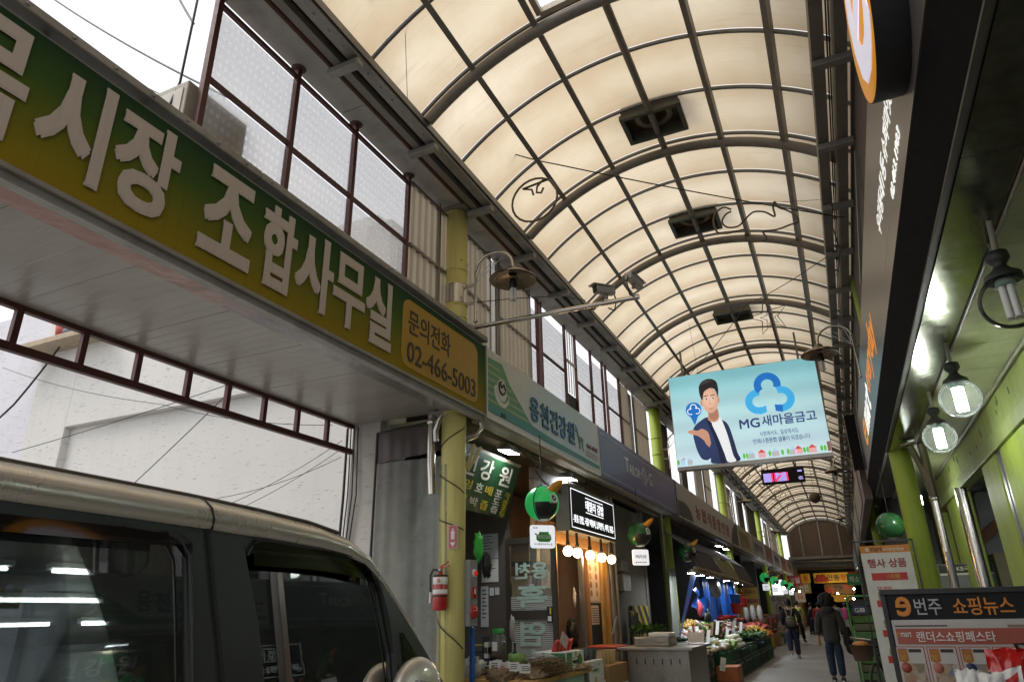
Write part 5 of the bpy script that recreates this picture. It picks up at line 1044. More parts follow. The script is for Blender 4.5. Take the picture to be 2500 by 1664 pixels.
cable('guy wire with fruit frame crossing the first vault bay', [(-3.2,6.4,6.95),(-2.3,6.4,6.36),(.75,8.6,6.0)], .008, .03); cable('thin stay wire beside the whale frame', [(-.6,8.6,6.6),(.6,8.4,6.2)], .003, .01); cable('wire running down to the star frame from the mart eave', [(.7,9.4,6.0),(-.8,12.0,6.5),(-2.4,14.5,6.15)], .007, .05); cable('thin vertical hanger wire above the advert lightbox', [(-2.1,13.6,7.0),(-2.1,14.0,6.0)], .003); cable('thin wire near the hatch from eave to vault', [(-3.2,4.6,6.15),(-2.6,3.5,7.2)], .003); cable('cable bundle hanging down along the mart eave', [(.62,7.6,6.1),(.60,8.6,5.9),(.64,8.8,5.7),(.62,10.2,5.95)], .008, .06)
for i, y in enumerate((17.5,19.5,24.0,27.0,30.0,33.0,36.5)): cable('sagging cable crossing the far vault, number %s from the advert lightbox' % ('one','two','three','four','five','six','seven')[i], [(-3.2,y,5.9),(-1.2,y+1,5.75+.2*math.sin(y)),(.7,y+.5,5.9)], .007, .18)
mb_ = thing('mirror_ball', 'brown wicker mirror ball hanging far under the vault', 'ball', (-.52,26,4.9)); MB().ball((-.52,26,4.9), .185, 20, 14).build('ball', M('ball_brown', (.12,.07,.04), .5, var=.5, scale=40), mb_); MB().tube([(-.52,26,5.08),(-.52,26,6.7)], .006, 5).build('wire', cable_blk, mb_)
# ------------------------------------------------------------------ cables outside, over the alley
cable('black cable crossing the sky above the green signboard', [(-14,4.5,14.5),(-5.2,4.4,6.75)], .014, .25); cable('thin cable crossing the sky above the green signboard', [(-13,4,12.6),(-5.0,3.5,6.0)], .006, .15); cable('short black cable behind the first red post', [(-6,3.5,8.6),(-4.4,3.0,6.3)], .012, .05)
ut = tag(MB().tube([(-4.55,3.3,3.6),(-4.55,3.3,9.5)], .022, 8).build('mast', M('mast_grey', (.12,.11,.13), .6)), 'thin dark mast rising behind the green signboard', 'pole'); cable('dark cable hanging beside the beige cabinet', [(-4.0,2.72,6.2),(-3.95,2.68,5.2),(-3.98,2.60,4.6)], .010, -.02)
W = 6.42
cable('thick pair of black cables rising to the tan roof slab', [(-14.5,W,3.4),(-12.0,W,4.75),(-10.9,W,5.9)], .016, .05); cable('long thin cable crossing the white wall in a shallow sag', [(-12.6,W,5.5),(-8.4,W-.02,4.25),(-5.3,W-.05,3.55)], .0045, .08); cable('cable climbing from the van roof to the truss', [(-9.4,W-.1,2.6),(-6.9,W-.1,4.3),(-6.2,W-.1,4.9)], .006, .03); cable('cable running up to the right along the wall ledge', [(-11.6,W-.06,3.9),(-7.0,W-.06,4.35),(-5.9,W-.06,4.6)], .0065, .03)
for i, (z0, z1) in enumerate(((2.55,3.15),(2.42,3.35),(2.30,3.25))): cable('thin wire fanning from the corner pier across the white wall, %s' % ('upper','middle','lower')[i], [(-9.0,W-.03,z0),(-7.0,W-.03,z0+.28),(-5.15,W-.03,z1)], .004, .06)
for i in range(4): cable('black wire dropping down the corner pier, %s' % ('nearest the drain pipe','second','third','outermost')[i], [(-5.12+i*.05,6.44,3.5),(-5.10+i*.06,6.42,2.7),(-5.14+i*.03,6.44,1.6)], .008 if i else .016, -.02)
t = thing('wall_pipe_bracket', 'grey pipe bracket standing out from the corner pier', 'bracket', (-5.1,6.4,2.1)); MB().tube([(-5.04,6.40,2.14),(-5.40,6.40,2.12),(-5.40,6.40,1.9)], .018, 8).build('pipe', steel_grey, t)
# ------------------------------------------------------------------ vegetable stall
sl = thing('stall_awning', 'dark grey canvas awning with pale patch over the vegetable stall', 'awning', (-2.9, 20, 2.1))
aw = M('awning_grey', (.075,.07,.085), .85, dirt=.3); aw2 = M('awning_patch', (.26,.24,.13), .85)
for ya, yb, mt in ((15.6,18.9,aw),(18.9,21.9,aw2),(21.9,25.1,aw)):
    MB().grid(lambda a, b_: (-3.05+.2*(1-b_)+.02*math.sin(a*20+b_*4), ya+(yb-ya)*a, 2.22+.46*b_-.03*math.sin(a*math.pi)), 16, 5).build('valance', mt, sl)
MB().grid(lambda a, b_: (-3.05-.6*b_, 15.6+9.5*a, 2.68+.45*b_), 12, 2).build('top_sheet', aw, sl)
bam = M('rolled_tarp', (.34,.28,.18), .8)
MB().tube([(-2.86,15.4,2.20),(-2.84,20.5,2.16),(-2.86,25.0,2.09)], .06, 10).build('roller', bam, sl)
m = MB()
for k in range(18): m.lathe((-2.85,15.6+k*.54,2.185-.006*k), [(.064,-.02),(.068,0),(.064,.02)], 10, (0,1,0))
kind(m.build('ties', black_pl, sl), 'stuff')
stall_em = ME('stall_led', (.90,.96,1.0), 130)
for i, (y, x) in enumerate(((15.35,-2.95),(16.6,-3.0),(17.9,-3.0),(20.4,-3.0),(22.6,-3.0),(24.3,-3.0))):
    t = thing('stall_lamp', 'bright white lamp under the stall awning, %s from the lime column' % ('first','second','third','fourth','fifth','sixth')[i], 'lamp', (x,y,2.1), 'stall lamps'); MB().lathe((x,y,2.12), [(.03,.08),(.05,.06),(.10,.0)], 16).build('reflector', alu, t); MB().lathe((x,y,2.118), [(0,0),(.085,0)], 16).build('led', stall_em, t)
# tarps and curtain
bt = M('blue_tarp', (.008,.075,.34), .35, var=.3, dirt=.1)
cu = thing('blue_tarp_curtain', 'blue tarpaulin curtain gathered at the back of the vegetable stall', 'tarp', (-3.5,22,.9)); MB().grid(lambda a, b_: (-3.55+.06*math.sin(a*46)+.03*math.sin(a*97), 19.4+6.0*a, .6+1.65*b_), 90, 4).build('sheet', bt, cu)
b2 = thing('blue_tarp_flap', 'narrow blue tarp flap tied down beside the lime column', 'tarp', (-3.2,16.2,.8)); MB().grid(lambda a, b_: (-3.05-.35*(1-b_)+.0, 15.9+.50*a*(.3+b_)-.35*(1-b_), .85+1.35*b_), 6, 8).build('sheet', bt, b2)
b3 = thing('blue_sheet_bag', 'loose blue plastic sheet over the stall goods', 'tarp', (-3.3,18.5,1.2)); MB().grid(lambda a, b_: (-3.35+.08*math.sin(a*12+b_*5), 17.4+2.4*a, 1.85-.75*a*b_-.35*a+.06*math.sin(a*25)-.4*b_*(1-a)), 20, 8).build('sheet', bt, b3)
gc = tag(MB().grid(lambda a, b_: (-3.45+.03*math.sin(a*15), 15.5+.55*a-.2*(1-b_), .9+1.35*b_), 8, 6).build('grey_sheet', M('sheet_greygreen', (.30,.32,.28), .5)), 'grey green plastic sheet hanging behind the lime column', 'sheet')
tag(MB().grid(lambda a, b_: (-3.05, 15.3+.25*a+.1*(1-b_), .70+.45*b_+.03*math.sin(a*9)), 6, 4).build('orange_cloth', M('orange_cloth', (.55,.13,.02), .7)), 'orange cloth hanging below the blue tarp flap', 'cloth')
notice_y = [('white paper taped to the lime column, upper', 1.56, 1.84), ('printed food flyer taped to the lime column, lower', 1.22, 1.51)]
for lb, za, zb in notice_y:
    t = thing('notice', lb, 'notice', (-3.55,16.28,za)); MB().box(-3.62,-3.50,16.262,16.268,za,zb).build('sheet', pap2, t); MB().box(-3.60,-3.52,16.259,16.262,za+.05,za+.14).build('print', foods[0], t)
fn = thing('stand_fan', 'grey electric fan in the stall', 'fan', (-3.3,19.8,1.5)); MB().lathe((-3.25,19.8,1.92), [(0,-.02),(.05,-.03),(.24,0),(.25,.03),(.24,.06),(.05,.08),(0,.08)], 24, (.9,-.4,.1)).build('cage', M('fan_grey', (.30,.30,.31), .4), fn); MB().tube([(-3.35,19.85,1.9),(-3.4,19.9,.6)], .02, 8).build('pole', steel_grey, fn); MB().lathe((-3.2,19.78,1.92), [(0,.02),(.06,.0)], 14, (.9,-.4,.1)).build('hub', alu, fn)
tag(MB().tube([(-3.2,23.2,2.2),(-3.2,23.3,.7)], .04, 10).build('stall_post', alu), 'aluminium post standing before the blue curtain', 'post')
def bucket(label, y, z, c):
    t = thing('bucket', label, 'bucket', (-3.1,y,z)); MB().lathe((-3.1,y,z), [(0,0),(.13,0),(.16,.27),(.175,.28),(.17,.29),(.15,.27),(.12,.02)], 20).build('body', c, t); MB().tube([(-3.1,y-.16,z+.27)]+[(-3.1, y-.16*math.cos(q), z+.27+.22*math.sin(q)) for q in [math.pi*k/10 for k in range(11)]], .008, 5).build('handle', c, t)
rb = M('bucket_red', (.48,.02,.02), .35); bucket('red plastic bucket hanging lower left in the stall', 22.3, 1.26, rb); bucket('red plastic bucket hanging higher in the stall', 23.9, 1.44, rb); bucket('blue plastic bucket hanging beside the red ones', 22.4, 1.52, M('bucket_blue', (.03,.16,.45), .35))
tag(MB().ball((-3.15,16.9,1.42), .11, 12, 10, (.6,.8,1.5), .5, 3).build('pink_bag', M('pink_bag', (.5,.06,.09), .5)), 'pink red bag hanging at the stall entrance', 'bag')
tag(MB().ball((-3.3,18.4,1.22), .16, 12, 10, (.8,1.2,1.1), .5, 6).build('black_bag', black_pl), 'black shiny plastic bag in the stall', 'bag')
# crates
crm = M('crate_green', (.018,.095,.035), .5, dirt=.3); crd = M('crate_darkgreen', (.012,.04,.022), .5, dirt=.3)
def crate(x0, x1, y0, y1, z0, z1, mat):
    m = MB(); t_ = .012; h = z1-z0
    for a in (x0, x1-t_):
        m.box(a, a+t_, y0, y1, z0, z0+.05); m.box(a, a+t_, y0, y1, z1-.06, z1)
        n = 9
        for k in range(n+1): yy = y0+(y1-y0-t_)*k/n; m.box(a+.001, a+t_-.001, yy, yy+t_*1.4, z0+.05, z1-.06)
    for a in (y0, y1-t_):
        m.box(x0+t_, x1-t_, a, a+t_, z0, z0+.05); m.box(x0+t_, x1-t_, a, a+t_, z1-.06, z1)
        n = 7
        for k in range(1, n): xx = x0+(x1-x0)*k/n; m.box(xx, xx+t_*1.4, a+.001, a+t_-.001, z0+.05, z1-.06)
    m.box(x0+t_, x1-t_, y0+t_, y1-t_, z0+.01, z0+.03); m.box(x0+.03, x1-.03, y0+.03, y1-.03, z0+.03, z1-.08)
    return m.build('produce_crate', mat)
spec = []
for k in range(5):
    y = 15.95+k*1.72
    spec += [(-3.05,-2.45,y,y+1.6,.33,.62,'upper',k), (-3.02,-2.42,y+.03,y+1.58,0,.325,'lower',k)]
spec += [(-3.10,-2.62,13.4,15.0,.30,.58,'upper',9), (-3.08,-2.60,13.42,14.98,0,.295,'lower',9)]
ordn = ['nearest the orange carton','under the white radishes','under the green leaf heap','under the blue cloth','under the yellow fruit']
for x0,x1,y0,y1,z0,z1,lv,k in spec:
    tag(crate(x0,x1,y0,y1,z0,z1, crm if (k+len(lv)) % 2 else crd), 'green slatted plastic crate, %s one %s' % (lv, 'beside the steel counter' if k == 9 else ordn[k]), 'crate', 'green produce crates')
# back rows of crates carrying produce
bk = thing('stall_bench', 'sloping bench filled with produce behind the front crates', 'bench', (-3.4,20,0)); MB().box(-3.7,-3.06,15.6,25.4,.0,.78).build('body', crd, bk)
def heap(label, y0, y1, x0, x1, z, mat, r, n, hgt=.12, sq=(1,1,1), seed=0, nm='produce_heap', cat='produce'):
    rnd = random.Random(seed); m = MB(); r *= .62; n = int(n*2.2); mat = mat if isinstance(mat, list) else [mat]
    for k in range(n):
        a, b_ = rnd.random(), rnd.random(); y = y0+(y1-y0)*a; x = x0+(x1-x0)*b_; zz = z+hgt*math.sin(math.pi*a)**.7*math.sin(math.pi*(.25+.6*b_))*rnd.uniform(.5,1)
        m.slot(k % len(mat)).ball((x,y,zz), r*rnd.uniform(.7,1.2), 7, 5, sq, .3, k)
    o_ = m.build(nm, mat); tag(o_, label, cat); kind(o_, 'stuff')
rad = M('radish_white', (.66,.66,.52), .45, dirt=.12); leaf = M('leaf_green', (.06,.16,.03), .6, var=.5, scale=20); leaf2 = M('leaf_light', (.22,.34,.08), .6, var=.4, scale=20); fruit = M('fruit_yellow', (.60,.36,.06), .4, var=.2); oran = M('fruit_orange', (.55,.20,.03), .4); redv = M('veg_red', (.36,.05,.04), .4, var=.4, scale=12); pale_b = M('pale_bag', (.60,.62,.60), .3, var=.2, scale=14)
k_ = 0; pinkv = M('veg_pink', (.50,.26,.24), .5)
for r_ in range(3):
    for c_ in range(8-r_):
        t = tag(MB().ball((-2.50-.04*r_, 17.0+(c_+.5*r_)*.15, .645+r_*.085), .056, 14, 10, (1.8,1,1), .12, k_).build('radish', rad), 'white radish end in the stacked heap over the green crate', 'radish', 'stacked white radishes'); k_ += 1
def greens(label, y0, y1, x0, x1, z, mat, n, ln, seed):
    rnd = random.Random(seed); m = MB()
    for k in range(n):
        p = V(rnd.uniform(x0,x1), rnd.uniform(y0,y1), z+rnd.uniform(0,.10)); d = V(rnd.gauss(.4,.6), rnd.gauss(0,.7), rnd.uniform(.1,.9)).normalized()*ln*rnd.uniform(.6,1.2); s_ = d.cross(UZ)
        if s_.length < 1e-4: continue
        s_ = s_.normalized()*ln*.22; m._add([p, p+d*.5+s_, p+d-UZ*ln*.15, p+d*.5-s_], [(0,1,2,3)])
    o_ = m.build('leafy_greens', mat); tag(o_, label, 'greens'); kind(o_, 'stuff')
greens('heap of light green leafy stalks on the crate next to the steel counter', 16.0, 17.4, -3.0, -2.45, .60, leaf2, 260, .20, 1); greens('heap of dark green leaves beyond the radishes', 20.2, 21.8, -2.98, -2.4, .66, leaf, 420, .20, 2); greens('small bunch of dark greens further back on the bench', 17.6, 19.0, -3.35, -3.05, .95, leaf, 220, .16, 3); greens('green leaves in a box by the folded chair', 12.9, 13.6, -3.7, -3.2, 1.0, leaf, 160, .18, 4)
heap('bagged sprouts on the front crates near the counter', 15.7, 17.4, -2.95, -2.5, .66, [pale_b, leaf2, herb2], .09, 40, .12, (1.2,1.3,.8), 5); heap('brown bagged herbs before the radishes', 14.0, 15.6, -3.0, -2.6, .62, herb2, .09, 40, .10, (1,1.6,.5), 6)
heap('white and pink bagged vegetables heaped on the bench', 16.0, 19.5, -3.6, -3.1, .84, [pale_b, pinkv, pale_b, leaf2, redv], .10, 90, .30, (1,1.2,.8), 7); heap('red peppers and onions in the middle of the bench', 19.4, 23.0, -3.6, -3.05, .84, [redv, redv, pinkv, pale_b, leaf], .085, 120, .30, (1,1.1,.9), 8); heap('pale bags between the red peppers', 19.0, 23.5, -3.4, -2.95, .82, [pale_b, leaf2, redv], .09, 70, .22, (1,1.2,.7), 9)
heap('pyramid of yellow fruit at the far end of the stall', 21.9, 23.6, -2.98, -2.45, .66, fruit, .075, 90, .28, (1,1,1), 10); heap('orange fruit beside the yellow pyramid', 23.4, 24.4, -2.9, -2.42, .64, oran, .07, 50, .16, (1,1,1), 11); heap('red vegetable packs stacked beyond the fruit', 24.0, 26.5, -3.3, -2.6, .78, redv, .10, 80, .2, (1,1.6,.6), 12); heap('yellow green vegetables in net bags on the bench', 16.6, 17.8, -3.6, -3.3, 1.05, fruit, .06, 50, .14, (1,1,1), 13)
tag(MB().grid(lambda a, b_: (-2.4-.5*b_, 20.9+1.1*a, .52+.22*b_+.04*math.sin(a*17)), 10, 5).build('blue_cloth', M('cloth_blue', (.04,.20,.42), .6)), 'bright blue cloth hanging over the crate edge', 'cloth')
for i, (y, x, z) in enumerate(((20.2,-3.2,1.12),(21.6,-3.3,1.15),(22.6,-3.1,1.05),(23.4,-3.4,1.12))):
    tag(MB().lathe((x,y,z), [(0,0),(.10,0),(.20,.09),(.21,.09),(.11,.012)], 18).build('red_bowl', rb), 'red plastic bowl on the produce bench, %s' % ('by the white cabbage','behind the peppers','in front of the peppers','at the blue curtain')[i], 'bowl', 'red produce bowls')
tg = 0
for y in [15.9+k*.42 for k in range(14)]:
    z = .92+.10*math.sin(y*3); x = -2.85-.2*(tg % 3); tag(MB().obox((x,y,z), (.15,.35,1), (1,.3,0), (.3,-1,.2), .15, .035, .003).build('price_stick', [white_pl, M('cardboard', (.33,.20,.10)), white_pl][tg % 3]), '%s price stick leaning out of the produce' % ('white plastic' if tg % 3 != 1 else 'brown cardboard'), 'price tag', 'white price sticks' if tg % 3 != 1 else 'cardboard price sticks'); tg += 1
carton('fruit_carton', 'orange printed carton standing on the ground before the crates', -2.62,-2.22,15.1,15.75,0,.36, M('carton_orange2', (.42,.12,.03), .6), deco=stripe(M('carton_deep', (.25,.06,.02), .6), .25, .32)); tag(MB().obox((-2.45,14.9,.42), (.2,0,1), (1,0,-.2), (0,1,0), .12, .05, .003).build('price_tag', white_pl), 'white price tag by the orange carton', 'card')
tag(MB().box(-2.68,-2.64,14.95,15.0,0,.62).build('white_board_edge', white_pl), 'narrow white board leaning on the crates', 'board')
# far banners at the side
gs_ = thing('gold_banner', 'yellow standing banner of the gold shop beyond the stall', 'banner', (-3.3,28,.9)); MB().box(-3.75,-3.05,28.0,28.03,1.05,2.12).build('sheet', M('banner_yellow', (.50,.34,.05), .6), gs_); ftext('금 거래소', -3.70,-3.12,1.88,2.05,27.998,ink,gs_,off=.01); MB().box(-3.72,-3.08,27.995,28.0,1.58,1.72).build('red_band', fr, gs_); ftext('금', -3.62,-3.45,1.28,1.48,27.998,ink,gs_,off=.01); ftext('은', -3.37,-3.2,1.28,1.48,27.998,ink,gs_,off=.01)
km = thing('white_banner', 'white standing banner with dark Korean letters and round red emblem', 'banner', (-2.9,33,.3)); MB().box(-3.2,-2.42,33.6,33.63,.40,1.92).build('sheet', M('banner_white', (.60,.58,.55), .6), km); ftext('우럼마', -3.15,-2.5,1.62,1.85,33.598,ink,km,off=.004); ftext('김', -3.1,-2.7,.9,1.15,33.598,ink,km,off=.004); ftext('02.465', -3.15,-2.5,.5,.62,33.598,fr,km,off=.004)
MB().tube([(-2.82+.17*math.cos(q),33.595,1.40+.17*math.sin(q)) for q in [2*math.pi*k/24 for k in range(25)]], .018, 5).build('emblem_ring', fr, km); MB().ball((-2.82,33.595,1.38), .08, 10, 8, (1,.05,1.2)).build('emblem', ink, km)
tag(MB().box(-3.4,-2.4,26.6,26.75,1.1,1.16).build('rail', brown_wall), 'brown wooden rail behind the far end of the stall', 'rail'); 
for i in range(3): tag(MB().ball((-3.3+.22*i,26.0,1.25), .12, 10, 8, (.8,.8,2.2), .2, i).build('rolled_sheet', pale_b), 'upright white plastic roll behind the produce, %s' % ('next to the curtain','middle','by the brown rail')[i], 'roll', 'white rolls')
# ------------------------------------------------------------------ dark far end
fe_ = thing('far_passage', 'dark low passage beyond the brick gable', 'passage', (X0,60,0))
MB().box(-4.2,-3.4,54.5,84,0,4.4).build('side_wall', brown_wall, fe_); MB().box(.9,2,54.5,84,0,4.4).build('side_wall', brown_wall, fe_); MB().box(-4.2,2,53.2,84,4.35,4.5).build('ceiling', dark_wall, fe_); MB().box(-4.2,2,84,84.2,0,4.4).build('end_wall', M('end_tan', (.3,.22,.15), .8), fe_)
for k in range(5): MB().box(-3.4,.9,56+k*5,56.15+k*5,4.1,4.34).build('beam', steel_dark, fe_)
yb_ = M('banner_gold', (.55,.33,.03), .6, emit=(.55,.30,.02), es=.10); bnav = M('banner_navy', (.03,.03,.10), .6)
tn = thing('hanging_banner', 'yellow fruit shop banner with apples and navy and red letters', 'banner', (-1,60,3.1)); MB().box(-2.3,.45,60,60.03,3.08,3.80).build('sheet', yb_, tn); ftext('안동', -1.38,-.48,3.22,3.66,59.998,bnav,tn,off=.02); ftext('청과', -.42,.32,3.22,3.66,59.998,pred,tn,off=.02)
for k in range(5): MB().ball((-2.1+.16*k,59.99,3.3+.22*(k % 2)), .19, 12, 10, (1,.06,1)).build('apple_print', M('apple_red', (.42,.05,.03), .5), tn)
tn2 = thing('hanging_banner', 'small yellow banner with a red letter left of the apple banner', 'banner', (-2.9,60,3.1)); MB().box(-3.2,-2.55,60,60.03,3.12,3.79).build('sheet', yb_, tn2); ftext('품', -3.05,-2.72,3.25,3.68,59.998,pred,tn2,off=.02)
tn3 = thing('hanging_banner', 'dim second apple banner hung below the first', 'banner', (-.4,61,2.3)); MB().box(-1.7,.42,61,61.03,2.30,3.02).build('sheet', M('banner_dim', (.22,.12,.04), .6), tn3); ftext('안동', -1.05,-.38,2.55,2.95,60.998,bnav,tn3,off=.015); ftext('청과', -.34,.30,2.55,2.95,60.998,pred,tn3,off=.015)
for k in range(3): MB().ball((-1.5+.16*k,60.99,2.5+.15*(k % 2)), .17, 12, 10, (1,.06,1)).build('apple_print', M('apple_red', (.42,.05,.03)), tn3)
tn4 = thing('hanging_banner', 'lowest orange yellow banner with red letters', 'banner', (-.6,62,1.7)); MB().box(-1.6,.3,62,62.03,1.74,2.24).build('sheet', yb_, tn4); ftext('가면 파', -1.2,.1,1.85,2.15,61.998,pred,tn4,off=.015)
warm_em = ME('warm_spot', (1.0,.75,.4), 170); cool_em = ME('cool_spot', (.85,.93,1.0), 170)
for i, (x, y, z, e) in enumerate(((-3.1,47.5,2.45,warm_em),(-3.0,52,2.35,cool_em),(-2.9,44,2.3,cool_em),(.55,46,2.8,cool_em),(.35,57,2.55,warm_em),(-.3,58,1.95,warm_em),(-.8,59,2.3,warm_em),(.2,59,1.9,warm_em),(-2.9,38,2.28,cool_em),(-2.9,34,2.32,cool_em))):
    t = thing('market_lamp', 'small bright stall lamp deep in the arcade, %s' % ('warm one by the last green lantern','white one under the last signboard','white one between the lit lanterns','white one on the mart side','warm one beside the apple banner','warm one below the apple banner','warm one left under the banners','warm one lowest under the banners','white one under the third lantern','white one under the first far lantern')[i], 'lamp', (x,y,z), 'far stall lamps'); MB().ball((x,y,z), .055, 10, 8).build('bulb', e, t); MB().tube([(x,y,z+.05),(x,y,z+.5)], .008, 5).build('cord', cable_blk, t)
# far side walls of goods both sides
for i, (y, x, c) in enumerate(((30,-3.3,(.20,.10,.06)),(40,-3.2,(.12,.14,.12)),(47,-3.2,(.25,.2,.15)),(40,.7,(.10,.12,.10)),(50,.6,(.3,.18,.1)))):
    t = thing('goods_shelf', 'far market stall of mixed goods %s' % ('beyond the gold banner','under the second far lantern','under the last lanterns','on the mart side near the pink figure','on the mart side near the apple banner')[i], 'stall', (x,y,0)); MB().box(x-.5,x+.25,y,y+4,0,.8).build('counter', M('shelf_%d' % i, c, .7), t)
    rnd = random.Random(i); m = MB()
    for k in range(60): q = .06+.08*rnd.random(); xx = x-.4+.6*rnd.random(); yy = y+4*rnd.random(); m.slot(k % 3).box(xx,xx+q,yy,yy+q*2,.8,.8+q*2.5*rnd.random()+.05)
    kind(m.build('goods', [pale_b, redv, fruit], t), 'stuff')
# right side beyond the mart sign
rs = thing('mart_side_front', 'dark shop fronts along the far mart side', 'building', (1.2,30,0)); MB().box(1.15,1.35,14.5,54,0,3.9).build('wall', dark_wall, rs); MB().box(.6,.75,15.6,54,3.4,4.35).build('fascia', streak('far_fascia', (.20,.15,.13), .4), rs)
for k in range(6): MB().box(.58,.60,17+k*6,21+k*6,3.5,4.25).build('fascia_panel', streak('fascia_p%d' % k, (.30-.03*k,.24,.2), .4), rs)
# low piles of wrapped goods along the aisle and more banners deep in the arcade
wrap_m = MGlass('wrap_film', (.93,.95,.94), .9, .06, .6, (.70,.72,.70))
wrap_lab = ['beside the steel counter','before the first crate','on the bench by the lime column','on the bench under the fan','in front of the blue curtain','by the white radishes','behind the radishes','next to the green leaves','by the yellow fruit','at the orange fruit','before the red packs','last on the bench']
for i in range(12):
    yy = 12.4+i*1.02; xx = -2.75-.35*(i % 2)-.1*(i % 3); zz = .72 if i > 2 else .62
    o_ = MB().ball((xx, yy, zz+.04), .15, 16, 10, (1.0,1.5,.45), .9, 60+i).build('wrapped_goods', wrap_m if i % 3 else pale_b); tag(o_, 'pale plastic wrapped pack of vegetables %s' % wrap_lab[i], 'pack', 'wrapped vegetable packs')
carton('foam_box', 'white foam box on the ground by the steel counter', -2.95,-2.45,12.0,12.9,.0,.30, white_pl); carton('foam_box', 'white foam box stacked above the ground one', -2.93,-2.47,12.05,12.85,.305,.56, white_pl)
carton('cardboard_box', 'brown carton between the steel counter and the crates', -3.4,-2.98,12.2,12.9,.0,.55, M('cardboard', (.33,.20,.10)))
for i, (x0_, x1_, y_, z0_, z1_, c_, tx_) in enumerate(((-3.3,-2.5,47,2.6,3.2,(.45,.05,.04),'과일'),(.0,.75,45,2.5,3.1,(.05,.25,.08),'채소'),(-3.3,-2.4,55,2.3,3.0,(.50,.34,.04),'반찬'),(.1,.8,52,2.9,3.5,(.45,.06,.05),'수산'),(-3.2,-2.6,50,1.7,2.3,(.55,.52,.48),'정육'))):
    t = thing('hanging_banner', 'banner', 'banner', (x0_, y_, z0_)); t['label'] = ('red banner under the last signboards','green banner on the mart side before the apple banner','golden banner below the small letter banner','crimson banner on the mart side by the gable','white banner low under the red banner')[i]
    MB().box(x0_, x1_, y_, y_+.02, z0_, z1_).build('sheet', M('far_banner_%d' % i, c_, .7), t); ftext(tx_, x0_+.12, x1_-.12, z0_+.15, z1_-.12, y_-.002, white_pl if i != 4 else pred, t, off=.012)
rnd = random.Random(11); farm = [M('far_carton_%d' % i, c, .7) for i, c in enumerate(((.40,.26,.13),(.62,.62,.58),(.10,.26,.10),(.50,.30,.05),(.35,.06,.05),(.10,.18,.34)))]
for i in range(26):
    y_ = 26.6+i*.72; h_ = .25+.35*rnd.random(); w_ = .3+.2*rnd.random(); x_ = -2.75-.25*rnd.random()
    tag(MB().box(x_-w_, x_, y_, y_+.62, 0, h_).build('lane_carton', farm[i % 6], None, .01), 'goods carton standing in the far row along the signboard side of the lane', 'carton', 'cartons along the far lane')
    tag(MB().ball((x_-w_/2, y_+.3, h_+.05), .16, 10, 7, (1,1.5,.6), .8, 90+i).build('goods_heap', [redv, pale_b, leaf2, fruit, leaf, pinkv][(i*5) % 6]), 'small heap of goods topping a carton in the far row', 'goods', 'heaps on the far cartons')
for i in range(12):
    y_ = 17.5+i*2.3; h_ = .4+.6*rnd.random(); tag(MB().box(.62, 1.0, y_, y_+1.2, 0, h_).build('lane_carton', farm[(i*7+2) % 6], None, .01), 'goods carton standing on the mart side of the lane', 'carton', 'cartons on the mart side')
# ------------------------------------------------------------------ mart sign (right)
def martface():
    b = NB('mart_panel'); x, y, z = b.sep(); n = b.noise(.6, 4)
    c = b.mix(n, (.085,.075,.07), (.125,.11,.10)); c = b.mix(b.ramp(b.math('MULTIPLY', y, .1), [(.60,(0,0,0)),(.64,(1,1,1))]), c, (.05,.055,.07))
    b.l(c, b.p.inputs['Base Color']); b.p.inputs['Roughness'].default_value = .33; b.p.inputs['Specular IOR Level'].default_value = .7; return b.m
RXS = .70
ms = thing('mart_signboard', 'long dark grey mart signboard with white slogan and orange wordmark', 'sign', (RXS, 6, 3.73))
for k in range(5):
    ya = -1.5+k*3.4; MB().box(RXS, RXS+.006, ya+.002, ya+3.398, 3.735, 4.705).build('panel', martface() if k == 0 else MATS['mart_face'], ms)
    if k == 0: MATS['mart_face'] = bpy.data.materials['mart_panel']
MB().box(RXS+.006, .86, -1.5, 15.5, 3.73, 4.71).build('cabinet', black_box, ms)
mw = M('mart_white', (.75,.74,.70), .45, dirt=.05); mo = M('mart_orange', (.62,.22,.025), .45, dirt=.05); mwl = M('mart_white_lit', (.75,.74,.70), .45, dirt=.05, emit=(.9,.92,.88), es=.45); mol = M('mart_orange_lit', (.62,.22,.025), .45, dirt=.05, emit=(.75,.28,.03), es=.35)
rtext('우리동네', 5.50, 4.82, 4.10, 4.27, RXS, mwl, ms, off=.012, depth=.002); rtext('1등', 4.77, 4.51, 4.10, 4.27, RXS, mwl, ms, off=.012, depth=.002); rtext('슈퍼마켓', 4.46, 3.78, 4.10, 4.27, RXS, mwl, ms, off=.012, depth=.002); rtext('02.463.1903', 4.55, 3.80, 3.885, 3.965, RXS, mwl, ms, off=.004, depth=.002)
for k in range(11): MB().box(RXS-.0012, RXS, 4.64+k*.10, 4.68+k*.10, 3.905+.012*(k % 2), 3.945).build('small_print', M('mart_grey_print', (.35,.34,.32), .5), ms)
rtext('e', 13.0, 12.2, 3.90, 4.30, RXS, mol, ms, off=.02, depth=.003); rtext('mart', 12.0, 10.2, 3.92, 4.32, RXS, mwl, ms, off=.008, depth=.003); rtext('everyday', 10.0, 7.6, 3.92, 4.42, RXS, mol, ms, off=.008, depth=.003)
